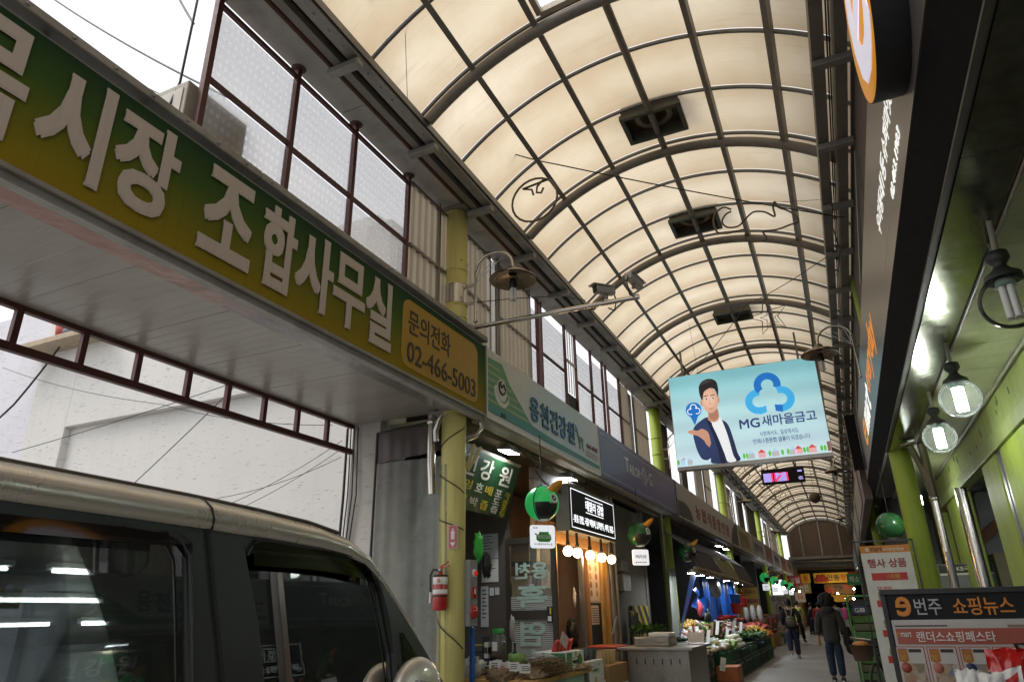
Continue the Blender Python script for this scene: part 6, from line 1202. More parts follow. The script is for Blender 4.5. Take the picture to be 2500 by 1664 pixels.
# round projecting emblem
em = thing('round_emblem_sign', 'thick round orange lightbox with white letter on the mart signboard', 'sign', (.62, 3.2, 3.8))
MB().lathe((RXS, 3.2, 4.27), [(.46,0),(.46,.15),(.455,.152)], 48, (-1,0,0)).build('rim', black_box, em); of = M('emblem_orange', (.72,.30,.02), .4, dirt=.05, emit=(.72,.28,.015), es=.25)
MB().lathe((RXS-.15, 3.2, 4.27), [(0,.001),(.455,.001),(.455,0)], 48, (-1,0,0)).build('face', of, em)
rtext('e', 3.50, 2.90, 3.93, 4.61, RXS-.153, M('emblem_white', (.75,.75,.85), .4, dirt=0, emit=(.72,.72,.9), es=.25), em, off=.03, depth=.004, name='letter')
ps = thing('projecting_sign', 'black sided projecting sign at the far end of the mart signboard', 'sign', (.6,15.2,3.9)); MB().box(.50,.69,15.0,15.12,3.9,5.0).build('cabinet', black_box, ps); MB().box(.492,.50,15.0,15.12,3.92,4.98).build('side_face', M('side_beige', (.4,.32,.28), .5), ps)
# trim, rail, mirror strip, soffit
so = thing('mart_canopy', 'mart canopy underside with black trim polished strip and green grey ceiling panels', 'canopy', (1.1, 6, 3.3))
MB().prism([(.705,3.728),(.86,3.728),(.86,3.43),(.79,3.42)], (0,-1.5,0), RX, UZ, (0,17,0)).build('black_trim', M('trim_black', (.006,.006,.007), .9, dirt=0, spec=.08, bump=0), so)
MB().box(.752,.758,-1.5,15.5,3.566,3.578).build('trim_joint', black_pl, so)
MB().box(.792,.83,-1.5,15.5,3.40,3.43).build('grey_rail', M('rail_khaki', (.06,.057,.042), .6, 0, dirt=.5), so)
mir = M('polished_strip', (.22,.23,.165), .20, .95, var=.2, dirt=.5, dcol=(.10,.10,.05), bump=.1)
for k in range(7): MB().box(.832,1.10,-1.5+k*2.43+.002,-1.5+(k+1)*2.43-.002,3.385,3.39).build('mirror_strip', mir, so)
sofm = M('soffit_olive', (.33,.355,.20), .32, dirt=.45, dcol=(.08,.08,.04))
for k in range(46): MB().box(1.115,1.70,-1.5+k*.37+.002,-1.5+(k+1)*.37-.002,3.37,3.385).build('soffit_plank', sofm, so)
MB().tube([(1.108,-1.5,3.372),(1.108,15.5,3.372)], .010, 8).build('edge_bead', steel_grey, so)
MB().box(.80,1.70,-1.5,15.5,3.5,3.55).build('deck', dark_wall, so)
MB().tube([(1.60,-1.5,3.35),(1.60,15.5,3.35)], .018, 8).build('conduit', M('conduit_olive', (.2,.2,.13), .5), so)
bmn = thing('green_beam', 'lime painted beam with panel joints above the mart glazing', 'beam', (1.7,6,2.9))
for k in range(14): MB().box(1.65,1.72,-1.5+k*1.25+.003,-1.5+(k+1)*1.25-.003,3.06,3.365).build('panel', paint_green2, bmn)
MB().box(1.62,1.75,-1.5,15.5,2.90,3.05).build('lower_beam', paint_green2, bmn, .008); MB().box(1.75,1.9,-1.5,15.5,2.90,2.94).build('return', dark_wall, bmn)
m = MB()
for k in range(22):
    y = 3+random.random()*9; z = 3.1+random.random()*.2; m.box(1.646,1.649,y,y+.02+.03*random.random(),z,z+.04+.04*random.random())
kind(m.build('paint_chips', black_pl, bmn), 'stuff')
# globe lamps
gl = MGlass('globe_glass', (.97,.98,.96), -.22, .02, .02, (.8,.85,.8)); tub = ME('globe_tube', (.93,1.0,.95), 48)
def globe(label, y, lit):
    x, z = 1.07, 2.95; t = thing('globe_lamp', label, 'lamp', (x,y,z), 'clear globe lamps')
    MB().ball((x,y,z), .152, 28, 18).build('globe', gl, t); MB().lathe((x,y,z+.125), [(.095,0),(.09,.03),(.05,.06),(.03,.09),(.045,.11),(.06,.13),(.055,.17),(.02,.18)], 20).build('fitter', M('cast_black', (.025,.027,.025), .5), t)
    MB().tube([(x,y,z+.27),(x-.02,y-.14,3.39)], .016, 8).build('arm', M('arm_grey', (.33,.33,.26), .5), t); MB().tube([(x,y,z+.27),(x+.03,y+.18,3.39)], .016, 8).build('arm', M('arm_grey', (.33,.33,.26)), t)
    m = MB()
    for k in range(4): a = k*math.pi/2+.4; m.tube([(x+.028*math.cos(a),y+.028*math.sin(a),z+.09),(x+.028*math.cos(a),y+.028*math.sin(a),z-.10)], .017, 8)
    m.build('fluorescent_bulb', tub if lit else white_pl, t); MB().lathe((x,y,z+.085), [(0,0),(.05,0),(.05,.05),(.03,.06)], 14).build('bulb_base', M('bulb_base_green', (.2,.3,.25), .5), t)
globe('unlit clear globe lamp under the mart canopy', 4.23, False); globe('lit clear globe lamp in the middle of the mart canopy', 6.3, True); globe('lit clear globe lamp next to the lime column', 7.8, True)
t = thing('bulb_lamp', 'bare lit spiral bulb behind the lime column', 'lamp', (1.15,10.0,2.7)); MB().lathe((1.13,11.6,2.75), [(0,0),(.05,.01),(.055,.12),(.03,.17),(0,.17)], 14).build('bulb', tub, t); MB().tube([(1.13,11.6,2.92),(1.13,11.6,3.38)], .012, 8).build('cord', cable_blk, t)
# mart front
mf = thing('glazed_shopfront', 'mart frontage with lime posts and dark glazing', 'shop front', (1.7,6,0))
for ya, yb in ((5.24,5.31),(2.05,2.12)): MB().box(1.66,1.78,ya,yb,0,2.9).build('mullion', dframe, mf)
for ya, yb in ((-1.4,-1.2),(7.3,8.45),(8.78,9.62),(11.55,13.1),(14.2,15.5)): MB().box(1.66,1.78,ya,yb,0,2.9).build('post', paint_green, mf)
for ya, yb in ((8.50,8.56),(8.64,8.74),(13.15,13.22)): MB().box(1.67,1.76,ya,yb,0,2.9).build('rail', alu, mf)
sg = MGlass('mart_glass', (.80,.86,.83), .5, .02, .04, (.2,.22,.2))
for ya, yb in ((-1.2,2.0),(2.2,5.2),(5.35,7.3)): MB().box(1.71,1.718,ya,yb,.1,2.9).build('pane', sg, mf)
mi = thing('mart_interior', 'bright mart room with white walls behind the glazing', 'room', (4,6,0))
wi = M('mart_wall_white', (.30,.31,.33), .7); MB().box(6.4,6.5,-2,15.5,0,3.4).build('back_wall', wi, mi); MB().box(1.80,6.4,14.4,14.5,0,3.4).build('end_wall', wi, mi); MB().box(1.80,6.4,-2.1,-2,0,3.4).build('end_wall', wi, mi); MB().box(1.80,6.4,-2,14.4,3.2,3.25).build('ceiling', wi, mi); MB().box(1.80,6.4,-2,14.4,.003,.02).build('floor', M('mart_floor', (.35,.34,.32), .4), mi)
tube_em = ME('fluorescent_tube', (.95,.98,1.0), 11)
for i, x in enumerate((2.4,3.3,4.2,5.1)):
    for j, y in enumerate((1.6,3.2,4.8,6.4,8.0)):
        t = thing('tube_light', 'white fluorescent tube on the mart ceiling', 'lamp', (x,y,3.1), 'mart ceiling tubes'); MB().tube([(x-.0,y-.6,3.13),(x,y+.6,3.13)], .017, 8).build('tube', tube_em, t); MB().box(x-.04,x+.04,y-.64,y+.64,3.15,3.198).build('batten', white_pl, t)
for i, (x, y) in enumerate(((3.0,3.0),(3.0,6.0),(4.4,4.5),(4.4,8.0))):
    t = thing('mart_shelf', 'dark product shelf inside the mart, %s' % ('by the window','second by the window','inner','innermost')[i], 'shelf', (x,y,0)); MB().box(x-.25,x+.25,y-.9,y+.9,.02,1.7).build('rack', dark_wall, t); m = MB(); rnd = random.Random(i)
    for q in range(80): yy = y-.85+rnd.random()*1.6; zz = (.3,.7,1.1,1.5)[q % 4]; m.slot(q % 3).box(x-.29,x-.25,yy,yy+.1,zz,zz+.12+.1*rnd.random())
    kind(m.build('products', [redv, pale_b, fruit], t), 'stuff')
sp = thing('steel_pole', 'polished steel pole in the mart doorway', 'pole', (1.62,11.2,0)); MB().tube([(1.62,11.2,0),(1.62,11.2,2.9)], .075, 20).build('pole', stainless, sp)
dpp = thing('forked_drain_pipe', 'polished forked drain pipe beside the lime column', 'pipe', (1.2,10.3,0)); MB().tube([(1.20,10.45,0),(1.20,10.45,2.72)], .05, 16).build('pipe', stainless, dpp); MB().tube([(1.20,10.45,2.70),(1.13,10.25,3.05),(1.02,10.05,3.34)], .042, 14).build('branch', stainless, dpp); MB().tube([(1.20,10.45,2.70),(1.18,10.2,3.1),(1.16,10.1,3.36)], .05, 14).build('branch', stainless, dpp); MB().lathe((1.20,10.45,2.66), [(.052,0),(.058,.01),(.058,.06),(.052,.07)], 16).build('collar', stainless, dpp); MB().lathe((1.01,10.03,3.32), [(.05,0),(.09,.01),(.09,.03),(.05,.04)], 18).build('flange', stainless, dpp)
sbd = tag(MB().obox((1.18,10.28,1.80), (.15,1,0), (1,-.15,0), (0,0,1), .10, .012, .22).build('side_mirror_board', M('board_grey', (.32,.32,.36), .2)), 'small grey board strapped to the drain pipe', 'board')
atm = thing('cash_machine', 'grey cash machine kiosk with dark header and white lettering', 'kiosk', (1.6,12.8,0)); MB().box(1.27,2.0,12.62,13.3,0,1.98).build('body', M('atm_grey', (.22,.24,.25), .4, .3), atm, .01); MB().box(1.29,1.98,12.61,12.62,1.85,1.97).build('header', M('atm_dark', (.05,.045,.045), .4), atm); ftext('KB국민은행', 1.52,1.90,1.875,1.95,12.608,white_pl,atm,off=.01); MB().ball((1.49,12.607,1.91), .022, 10, 6, (1,.1,.8)).build('emblem', gold, atm); MB().box(1.29,1.98,12.606,12.618,1.82,1.85).build('white_strip', white_pl, atm); MB().box(1.30,1.7,12.60,12.62,1.1,1.6).build('screen', black_pl, atm)
wall_w = tag(MB().box(2.1,4.0,13.4,13.45,0,3.1).build('grey_partition', M('partition', (.42,.45,.44), .7)), 'pale grey partition behind the cash machine', 'wall'); tag(MB().beam((1.8,13.2,2.2),(2.9,13.3,3.0), .06, .16).build('brown_beam', M('beam_brown', (.20,.09,.03), .6)), 'slanting brown board above the cash machine', 'board')
carton('drink_carton', 'stack of beige cartons inside the mart doorway', 2.0, 2.5, 12.4, 12.9, 1.2, 2.1, M('carton_beige', (.4,.36,.22), .7), deco=stripe(ink, .3, .36))
def collage_mat():
    b = NB('food_collage'); vo = b.n('TexVoronoi'); vo.inputs['Scale'].default_value = 26; b.l(b.obj, vo.inputs['Vector']); sp_ = b.n('SeparateColor'); b.l(vo.outputs['Color'], sp_.inputs[0])
    c = b.ramp(sp_.outputs[0], [(.0,(.30,.10,.06)),(.25,(.42,.30,.18)),(.45,(.16,.12,.07)),(.6,(.45,.42,.36)),(.78,(.38,.16,.10)),(1,(.10,.16,.30))]); c = b.mix(b.math('MULTIPLY', b.noise(60, 4), .5), c, (.40,.34,.27))
    b.l(c, b.p.inputs['Base Color']); b.p.inputs['Roughness'].default_value = .35; return b.m
collage = collage_mat()
# ------------------------------------------------------------------ sale banner
sb = thing('sale_banner', 'white sale banner with orange header on a black stand', 'banner', (.5,10.5,.2)); MB().box(.22,.80,10.495,10.505,.25,2.15).build('sheet', M('banner_paper', (.66,.66,.66), .5, dirt=.08), sb); MB().box(.22,.80,10.490,10.494,2.06,2.15).build('orange_header', M('header_orange', (.62,.22,.02), .5, dirt=.05), sb)
ftext('e', .285,.33,2.08,2.125,10.489,mw,sb,off=.02,depth=.003); ftext('mart', .335,.48,2.08,2.13,10.489,ink,sb,off=.012,depth=.003); ftext('everyday', .495,.735,2.07,2.125,10.489,mw,sb,off=.006,depth=.003); ftext('행사 상품', .28,.73,1.875,1.985,10.494,M('sale_maroon', (.32,.012,.03), .5, dirt=0),sb,off=.024,depth=.003)
for z, h in ((1.72,.09),(1.40,.08),(1.05,.08),(.75,.08)): MB().box(.30,.71,10.490,10.494,z,z+h).build('red_strip', pred, sb)
ftext('스타템', .47,.62,1.735,1.795,10.489,gold,sb,off=.01,depth=.003); ftext('29,900', .33,.50,1.60,1.645,10.494,pred,sb,off=.008,depth=.003)
for i in range(3):
    for j in range(2): MB().box(.33+j*.2,.48+j*.2,10.491,10.494,1.48-.33*i,1.58-.33*i).build('photo', collage, sb)
m = MB(); m.beam((.17,10.53,0),(.17,10.53,2.22),.02,.02); m.beam((.85,10.53,0),(.85,10.53,2.22),.02,.02); m.beam((.17,10.53,2.21),(.85,10.53,2.21),.02,.02); m.beam((.17,10.3,.02),(.17,10.75,.02),.03,.03); m.beam((.85,10.3,.02),(.85,10.75,.02),.03,.03); m.build('stand', black_pl, sb)
# news board
K = 5.5/4.5
nbx = lambda x: x*K
nbz = lambda z: H+(z-H)*K
NY = 5.5
nb = thing('news_board', 'black framed notice board with flyer and orange Korean heading', 'board', (.7,NY,0)); x0, x1 = nbx(.15), 1.28; zt, zb = nbz(1.50), .55
MB().box(x0,x1,NY,NY+.03,zb,zt).build('back', black_box, nb); m = MB(); m.box(x0,x1,NY-.015,NY,zt-.035,zt); m.box(x0,x0+.03,NY-.015,NY,zb,zt-.035); m.box(x1-.03,x1,NY-.015,NY,zb,zt-.035); m.build('frame', black_pl, nb, .004)
for x in (x0+.02, x1-.02): MB().box(x-.015,x+.015,NY,NY+.03,0,zb).build('leg', black_pl, nb); 
text('e', (nbx(.285),NY-.002,nbz(1.365)), -RX, UZ, nbx(.068), .115, mo, nb, off=.03, depth=-.004); ftext('번주', nbx(.305),nbx(.43),nbz(1.368),nbz(1.452),NY-.003,M('news_grey', (.42,.42,.45), .5, dirt=0),nb,off=.01); ftext('쇼핑뉴스', nbx(.482),nbx(.755),nbz(1.365),nbz(1.452),NY-.003,mo,nb,off=.012)
fly = M('flyer_paper', (.50,.48,.46), .3, dirt=.1); MB().box(x0+.035,x1-.035,NY-.006,NY-.002,zb,nbz(1.345)).build('flyer', fly, nb)
rg = M('flyer_red', (.36,.08,.05), .35, dirt=.15); MB().box(x0+.05,x1-.05,NY-.009,NY-.006,nbz(1.225),nbz(1.302)).build('red_header', rg, nb)
ftext('e', nbx(.192),nbx(.208),nbz(1.262),nbz(1.285),NY-.010,mo,nb,off=.01,depth=.003); ftext('mart', nbx(.212),nbx(.262),nbz(1.262),nbz(1.286),NY-.010,mw,nb,off=.01,depth=.003); ftext('랜더스쇼핑페스타', nbx(.285),nbx(.64),nbz(1.236),nbz(1.288),NY-.010,mw,nb,off=.008,depth=.003)
MB().box(x0+.05,x0+.35,NY-.009,NY-.006,nbz(1.312),nbz(1.318)).build('small_print', ink, nb); MB().box(x1-.42,x1-.06,NY-.009,NY-.006,nbz(1.305),nbz(1.318)).build('small_print', M('print_tan', (.25,.2,.15), .6), nb)
for i in range(4):
    cx = nbx(.17)+i*nbx(.147); wq = nbx(.137)
    for r_ in range(2):
        zt2 = nbz(1.215)-r_*.34; MB().box(cx,cx+wq,NY-.008,NY-.006,zt2-.31,zt2).build('card_border', rg, nb); MB().box(cx+.006,cx+wq-.006,NY-.010,NY-.008,zt2-.304,zt2-.006).build('card', M('card_paper', (.52,.49,.46), .4, dirt=.1), nb)
        MB().prism([(0,.0),(.028,-.012),(.056,0),(.056,.07),(0,.07)], (cx+.012,NY-.010,zt2-.085), RX, UZ, (0,-.002,0)).build('badge', M('badge_orange', (.42,.14,.03), .4), nb); ftext('30', cx+.02,cx+.052,zt2-.08,zt2-.05,NY-.0125,gold,nb,off=.01,depth=.002); MB().box(cx+.012,cx+.068,NY-.0115,NY-.010,zt2-.03,zt2-.012).build('badge_top', M('badge_violet', (.2,.15,.28), .5), nb)
        MB().box(cx+.075,cx+wq-.02,NY-.0115,NY-.010,zt2-.035,zt2-.016).build('caption', ink, nb); MB().lathe((cx+.045,NY-.0112,zt2-.125), [(0,.002),(.030,.002),(.030,0)], 18, (0,-1,0)).build('disc', [rg, M('disc_pink', (.45,.16,.12), .5), navy, rg][i], nb)
        MB().box(cx+.02,cx+wq-.015,NY-.0108,NY-.0100,zt2-.255,zt2-.10).build('photo', collage, nb)
        MB().box(cx+.01,cx+wq*.55,NY-.0115,NY-.010,zt2-.30,zt2-.265).build('price_print', gold, nb)
# snack display before the board
SY = 3.6
sd = thing('snack_stand', 'low wire stand carrying snack bags before the notice board', 'stand', (.62,SY,0)); MB().box(.32,1.05,SY-.22,SY+.22,.98,1.0).build('shelf', steel_grey, sd)
for x in (.34,1.03):
    for y in (SY-.2,SY+.2): MB().box(x-.01,x+.01,y-.01,y+.01,0,.98).build('leg', steel_grey, sd)
def snack(label, x, y, z, w, h, rot, mat, mat2):
    t = thing('snack_bag', label, 'snack bag', (x,y,z)); u_ = V(math.cos(rot),math.sin(rot),0); n_ = V(-math.sin(rot),math.cos(rot),0); ln_ = V(.12,0,1).normalized()
    def f(a, b_, s_): a = min(1,max(0,a)); b_ = min(1,max(0,b_)); pf = math.sin(math.pi*a)**.6*math.sin(math.pi*b_)**.5; q = noise.noise(V(a*5,b_*6,s_+x*9)); q2 = noise.noise(V(a*13,b_*15,x*31)); return V(x,y,z)+u_*(w*(a-.5)*(1-.18*math.sin(math.pi*b_))+.012*q*b_)+ln_*(h*b_+.02*q*a)+n_*(s_*.045*pf+.020*q+.010*q2+.02*abs(q2)*b_**4)
    m = MB(); m.grid(lambda a, b_: f(a,b_,-1), 14, 16); m.grid(lambda a, b_: f(1-a,b_,1), 14, 16); m.build('bag', mat, t); MB().grid(lambda a, b_: f(.12+.62*a,.42+.26*b_+.14*a,-1.06)-n_*.003, 10, 10).build('label_print', mat2, t); MB().grid(lambda a, b_: f(.28+.32*a,.50+.11*b_+.09*a,-1.1)-n_*.006, 8, 6).build('print', pred, t)
sr = M('snack_red', (.46,.012,.012), .18, var=.1, dirt=0, coat=.5); sbk = M('snack_brown', (.035,.014,.012), .18, dirt=0, coat=.5)
snack('glossy red snack bag leaning before the notice board', .50, SY-.05, .98, .16, .27, .1, sr, white_pl); snack('glossy dark brown snack bag between the red ones', .62, SY, .98, .16, .29, -.15, sbk, white_pl); snack('second glossy red snack bag beside the brown one', .73, SY-.05, .98, .17, .30, .05, sr, white_pl); snack('third red snack bag at the far right of the stand', .88, SY, 1.0, .18, .27, .1, sr, white_pl)
swp = M('pack_white', (.70,.70,.68), .2, dirt=0, coat=.3); spg = M('print_leaf', (.04,.35,.05), .3, dirt=0)
snack('crumpled white snack pack with green print, outer one', .345, SY-.12, .98, .09, .20, .15, swp, spg); snack('crumpled white snack pack with green print next to the red bag', .42, SY-.14, .98, .09, .19, -.1, swp, navy)
# ------------------------------------------------------------------ roll cage, bicycle
cg_ = M('cage_green', (.03,.22,.05), .45, dirt=.2); cgd = thing('roll_cage', 'green wire roll cage trolley loaded with packs', 'trolley', (.25,12.9,.1))
cx0,cx1,cy0,cy1 = -.06,.52,12.6,13.3
m = MB()
for x in (cx0,cx1):
    for y in (cy0,cy1): m.tube([(x,y,.12),(x,y,1.5)], .016, 8)
m.tube([(cx0,cy0,1.5),(cx0+.05,cy0,1.56),(cx1-.05,cy0,1.56),(cx1,cy0,1.5)], .016, 8); m.tube([(cx0,cy1,1.5),(cx0,cy1-.05,1.56),(cx0,cy0+.05,1.56),(cx0,cy0,1.5)], .016, 8); m.build('frame', cg_, cgd)
for x in (cx0,cx1):
    for k in range(5): MB().tube([(x,cy0+.12*k+.1,.15),(x,cy0+.12*k+.1,1.5)], .007, 6).build('bar', cg_, cgd)
    for z in (.4,.75,1.1,1.4): MB().tube([(x,cy0,z),(x,cy1,z)], .007, 6).build('bar', cg_, cgd)
for k in range(4): MB().tube([(cx0+.11*(k+1),cy1,.15),(cx0+.11*(k+1),cy1,1.5)], .007, 6).build('bar', cg_, cgd)
MB().box(cx0,cx1,cy0,cy1,.10,.14).build('deck', cg_, cgd)
for x in (cx0+.05,cx1-.05):
    for y in (cy0+.05,cy1-.05): MB().lathe((x-.015,y,.05), [(0,0),(.05,0),(.05,.03),(0,.03)], 14, (1,0,0)).build('caster', black_pl, cgd)
rnd = random.Random(4)
packm = [crd, black_pl, M('pack_green', (.05,.14,.04), .4), M('pack_olive', (.09,.10,.05), .5), leaf]
names = ['first','second','third','fourth','fifth','sixth','seventh','eighth','ninth','tenth','eleventh','twelfth']
for k in range(12):
    z = .14+.115*k; tag(MB().box(cx0+.03,cx1-.03,cy0+.03+.02*rnd.random(),cy1-.05,z,z+.105).build('produce_pack', packm[k % 5], None, .012), 'flat produce pack in the green roll cage, %s layer from the deck' % names[k], 'pack', 'packs in the roll cage')
cs = thing('cage_label', 'small navy label with white script on the roll cage', 'label', (.1,12.58,1.35)); MB().box(.0,.20,12.572,12.58,1.30,1.42).build('plate', navy, cs); ftext('CUBB', .03,.17,1.33,1.39,12.571,white_pl,cs,off=.01,depth=.003)
bk_ = thing('bicycle', 'dark bicycle parked by the sale banner', 'bicycle', (.25,11.8,0)); 
def wheel(cx, cy, d):
    d = V(*d).normalized(); s_ = V(-d.y,d.x,0); P = [V(cx,cy,.34)+d*.33*math.cos(q)+UZ*.33*math.sin(q) for q in [2*math.pi*k/32 for k in range(33)]]; w_ = MB().tube(P, .018, 8, False).build('wheel', black_pl, bk_); P2 = [V(cx,cy,.34)+(p-V(cx,cy,.34))*.93 for p in P]; MB().tube(P2, .008, 6, False).build('rim', alu, w_)
    m = MB()
    for k in range(12): a = k*math.pi/6; m.tube([V(cx,cy,.34), V(cx,cy,.34)+d*.31*math.cos(a)+UZ*.31*math.sin(a)], .0018, 4, False)
    m.build('spokes', alu, w_)
wheel(.16,11.55,(.35,1,0)); wheel(.50,12.5,(.35,1,0))
P_ = lambda s, z: V(.16+.34*s, 11.55+.95*s, z)
m = MB(); m.tube([P_(0,.34),P_(.08,.85),P_(.55,.80)], .016, 8); m.tube([P_(.08,.80),P_(.45,.32),P_(.6,.9)], .016, 8); m.tube([P_(.45,.32),P_(1,.34),P_(.57,.75)], .012, 8); m.build('frame', M('bike_frame', (.03,.03,.035), .4), bk_); MB().ball(P_(.61,.93), .11, 12, 8, (.6,1.1,.4)).build('saddle', black_pl, bk_); MB().tube([P_(.06,.85)+V(-.02,0,.12),P_(.06,1.0)+V(-.28,.12,0),P_(.14,.98)+V(-.30,.14,0)], .012, 8).build('handlebar', alu, bk_)
bs = thing('bicycle_basket', 'brown wire basket with orange goods on the bicycle front', 'basket', (.0,11.4,.85)); MB().lathe((.02,11.36,.72), [(.11,0),(.15,.2),(.155,.2)], 16).build('basket', M('basket_brown', (.12,.07,.05), .6), bs); MB().ball((.02,11.36,.92), .10, 12, 8, (1,1,.5), .3, 2).build('goods', oran, bs)
# ------------------------------------------------------------------ parked van
van = thing('parked_van', 'silver beige boxy van with dark windows parked at the alley mouth', 'van', (-2.3, 1.0, 0))
def carpaint():
    b = NB('van_silver_beige'); p = b.p; p.inputs['Base Color'].default_value = (.62,.57,.49,1); p.inputs['Metallic'].default_value = .5; p.inputs['Roughness'].default_value = .32; p.inputs['Coat Weight'].default_value = .7; p.inputs['Coat Roughness'].default_value = .05
    du = b.ramp(b.noise(3, 7, .7), [(.45,(0,0,0)),(.8,(1,1,1))]); b.l(b.mix(b.math('MULTIPLY', du, .35), (.62,.57,.49), (.40,.36,.30)), p.inputs['Base Color']); rr = b.n('MapRange'); rr.inputs['To Min'].default_value = .26; rr.inputs['To Max'].default_value = .5; b.l(du, rr.inputs[0]); b.l(rr.outputs[0], p.inputs['Roughness'])
    b.bump(b.noise(350, 2), .03, .001); return b.m
cp = carpaint(); vblk = M('van_black_trim', (.022,.023,.023), .38, dirt=.15, bump=.05); vrub = M('van_rubber', (.012,.012,.012), .7, dirt=.2); vin = M('van_interior', (.02,.02,.022), .8)
tint = MGlass('van_tinted_glass', (.58,.61,.63), .75, .005)
XN, XF = -1.5, -3.06
path = [(-1.1,1.690),(-.5,1.690),(.3,1.688),(.8,1.686),(1.3,1.677),(1.55,1.668),(1.78,1.655),(1.93,1.636),(2.04,1.603),(2.13,1.54),(2.24,1.45),(2.36,1.345),(2.50,1.205),(2.66,1.05),(2.78,.94)]
hgt = [.08,.08,.08,.08,.078,.075,.07,.062,.05,.036,.03,.03,.03,.032,.035]
def side_rail(s):
    xs = XN if s > 0 else XF; m = MB(); n = len(path); L = []
    for i, (y, z) in enumerate(path):
        y0_, z0_ = path[max(0,i-1)]; y1_, z1_ = path[min(n-1,i+1)]; d = V(0,y1_-y0_,z1_-z0_).normalized(); up = V(0,-d.z,d.y); c = V(xs,y,z); h = hgt[i]/2
        prof = [(0.0,-1.0),(.012,-.7),(.016,-.2),(.008,.4),(-.010,.85),(-.030,1.05),(-.055,1.15)]
        L.append([c+V(s*a,0,0)+up*(h*b_) for a, b_ in prof])
    m._add([p for r in L for p in r], [(i*7+k, i*7+k+1, (i+1)*7+k+1, (i+1)*7+k) if s < 0 else (i*7+k, (i+1)*7+k, (i+1)*7+k+1, i*7+k+1) for i in range(n-1) for k in range(6)], True)
    return m.build('roof_rail', cp, van)
for s in (1, -1):
    rl = side_rail(s); xs = XN if s > 0 else XF
    MB().tube([(xs+s*.003,1.352,1.636),(xs+s*.0165,1.343,1.66),(xs+s*.011,1.336,1.69),(xs-s*.008,1.330,1.708),(xs-s*.05,1.326,1.722)], .0035, 6).build('body_seam', vrub, rl)
tube_y = [(y, z+.042) for y, z in path[:8]]
for s, xs in ((1, XN-.045), (-1, XF+.045)): MB().tube([(xs,y,z+.004) for y, z in tube_y], .007, 6).build('drip_moulding', M('moulding_brown', (.10,.085,.07), .4, .3), van)
def roofz(y):
    for (a, za), (b_, zb) in zip(path, path[1:]):
        if a <= y <= b_: return za+(zb-za)*(y-a)/(b_-a)
    return path[-1][1]
ry = [-1.1,-.3,.5,1.2,1.6,1.85,1.98,2.06]
m = MB(); m._add([(XF+.05+(XN-XF-.10)*k/12, y, roofz(y)+.042+.03*math.sin(math.pi*k/12)**.7*(1 if y < 1.7 else .8)) for y in ry for k in range(13)], [(j*13+k, j*13+k+1, (j+1)*13+k+1, (j+1)*13+k) for j in range(len(ry)-1) for k in range(12)], True); m.build('roof_panel', cp, van)
MB().box(XF+.06, XN-.06, -1.1, 1.95, 1.615, 1.63).build('headliner', vin, van)
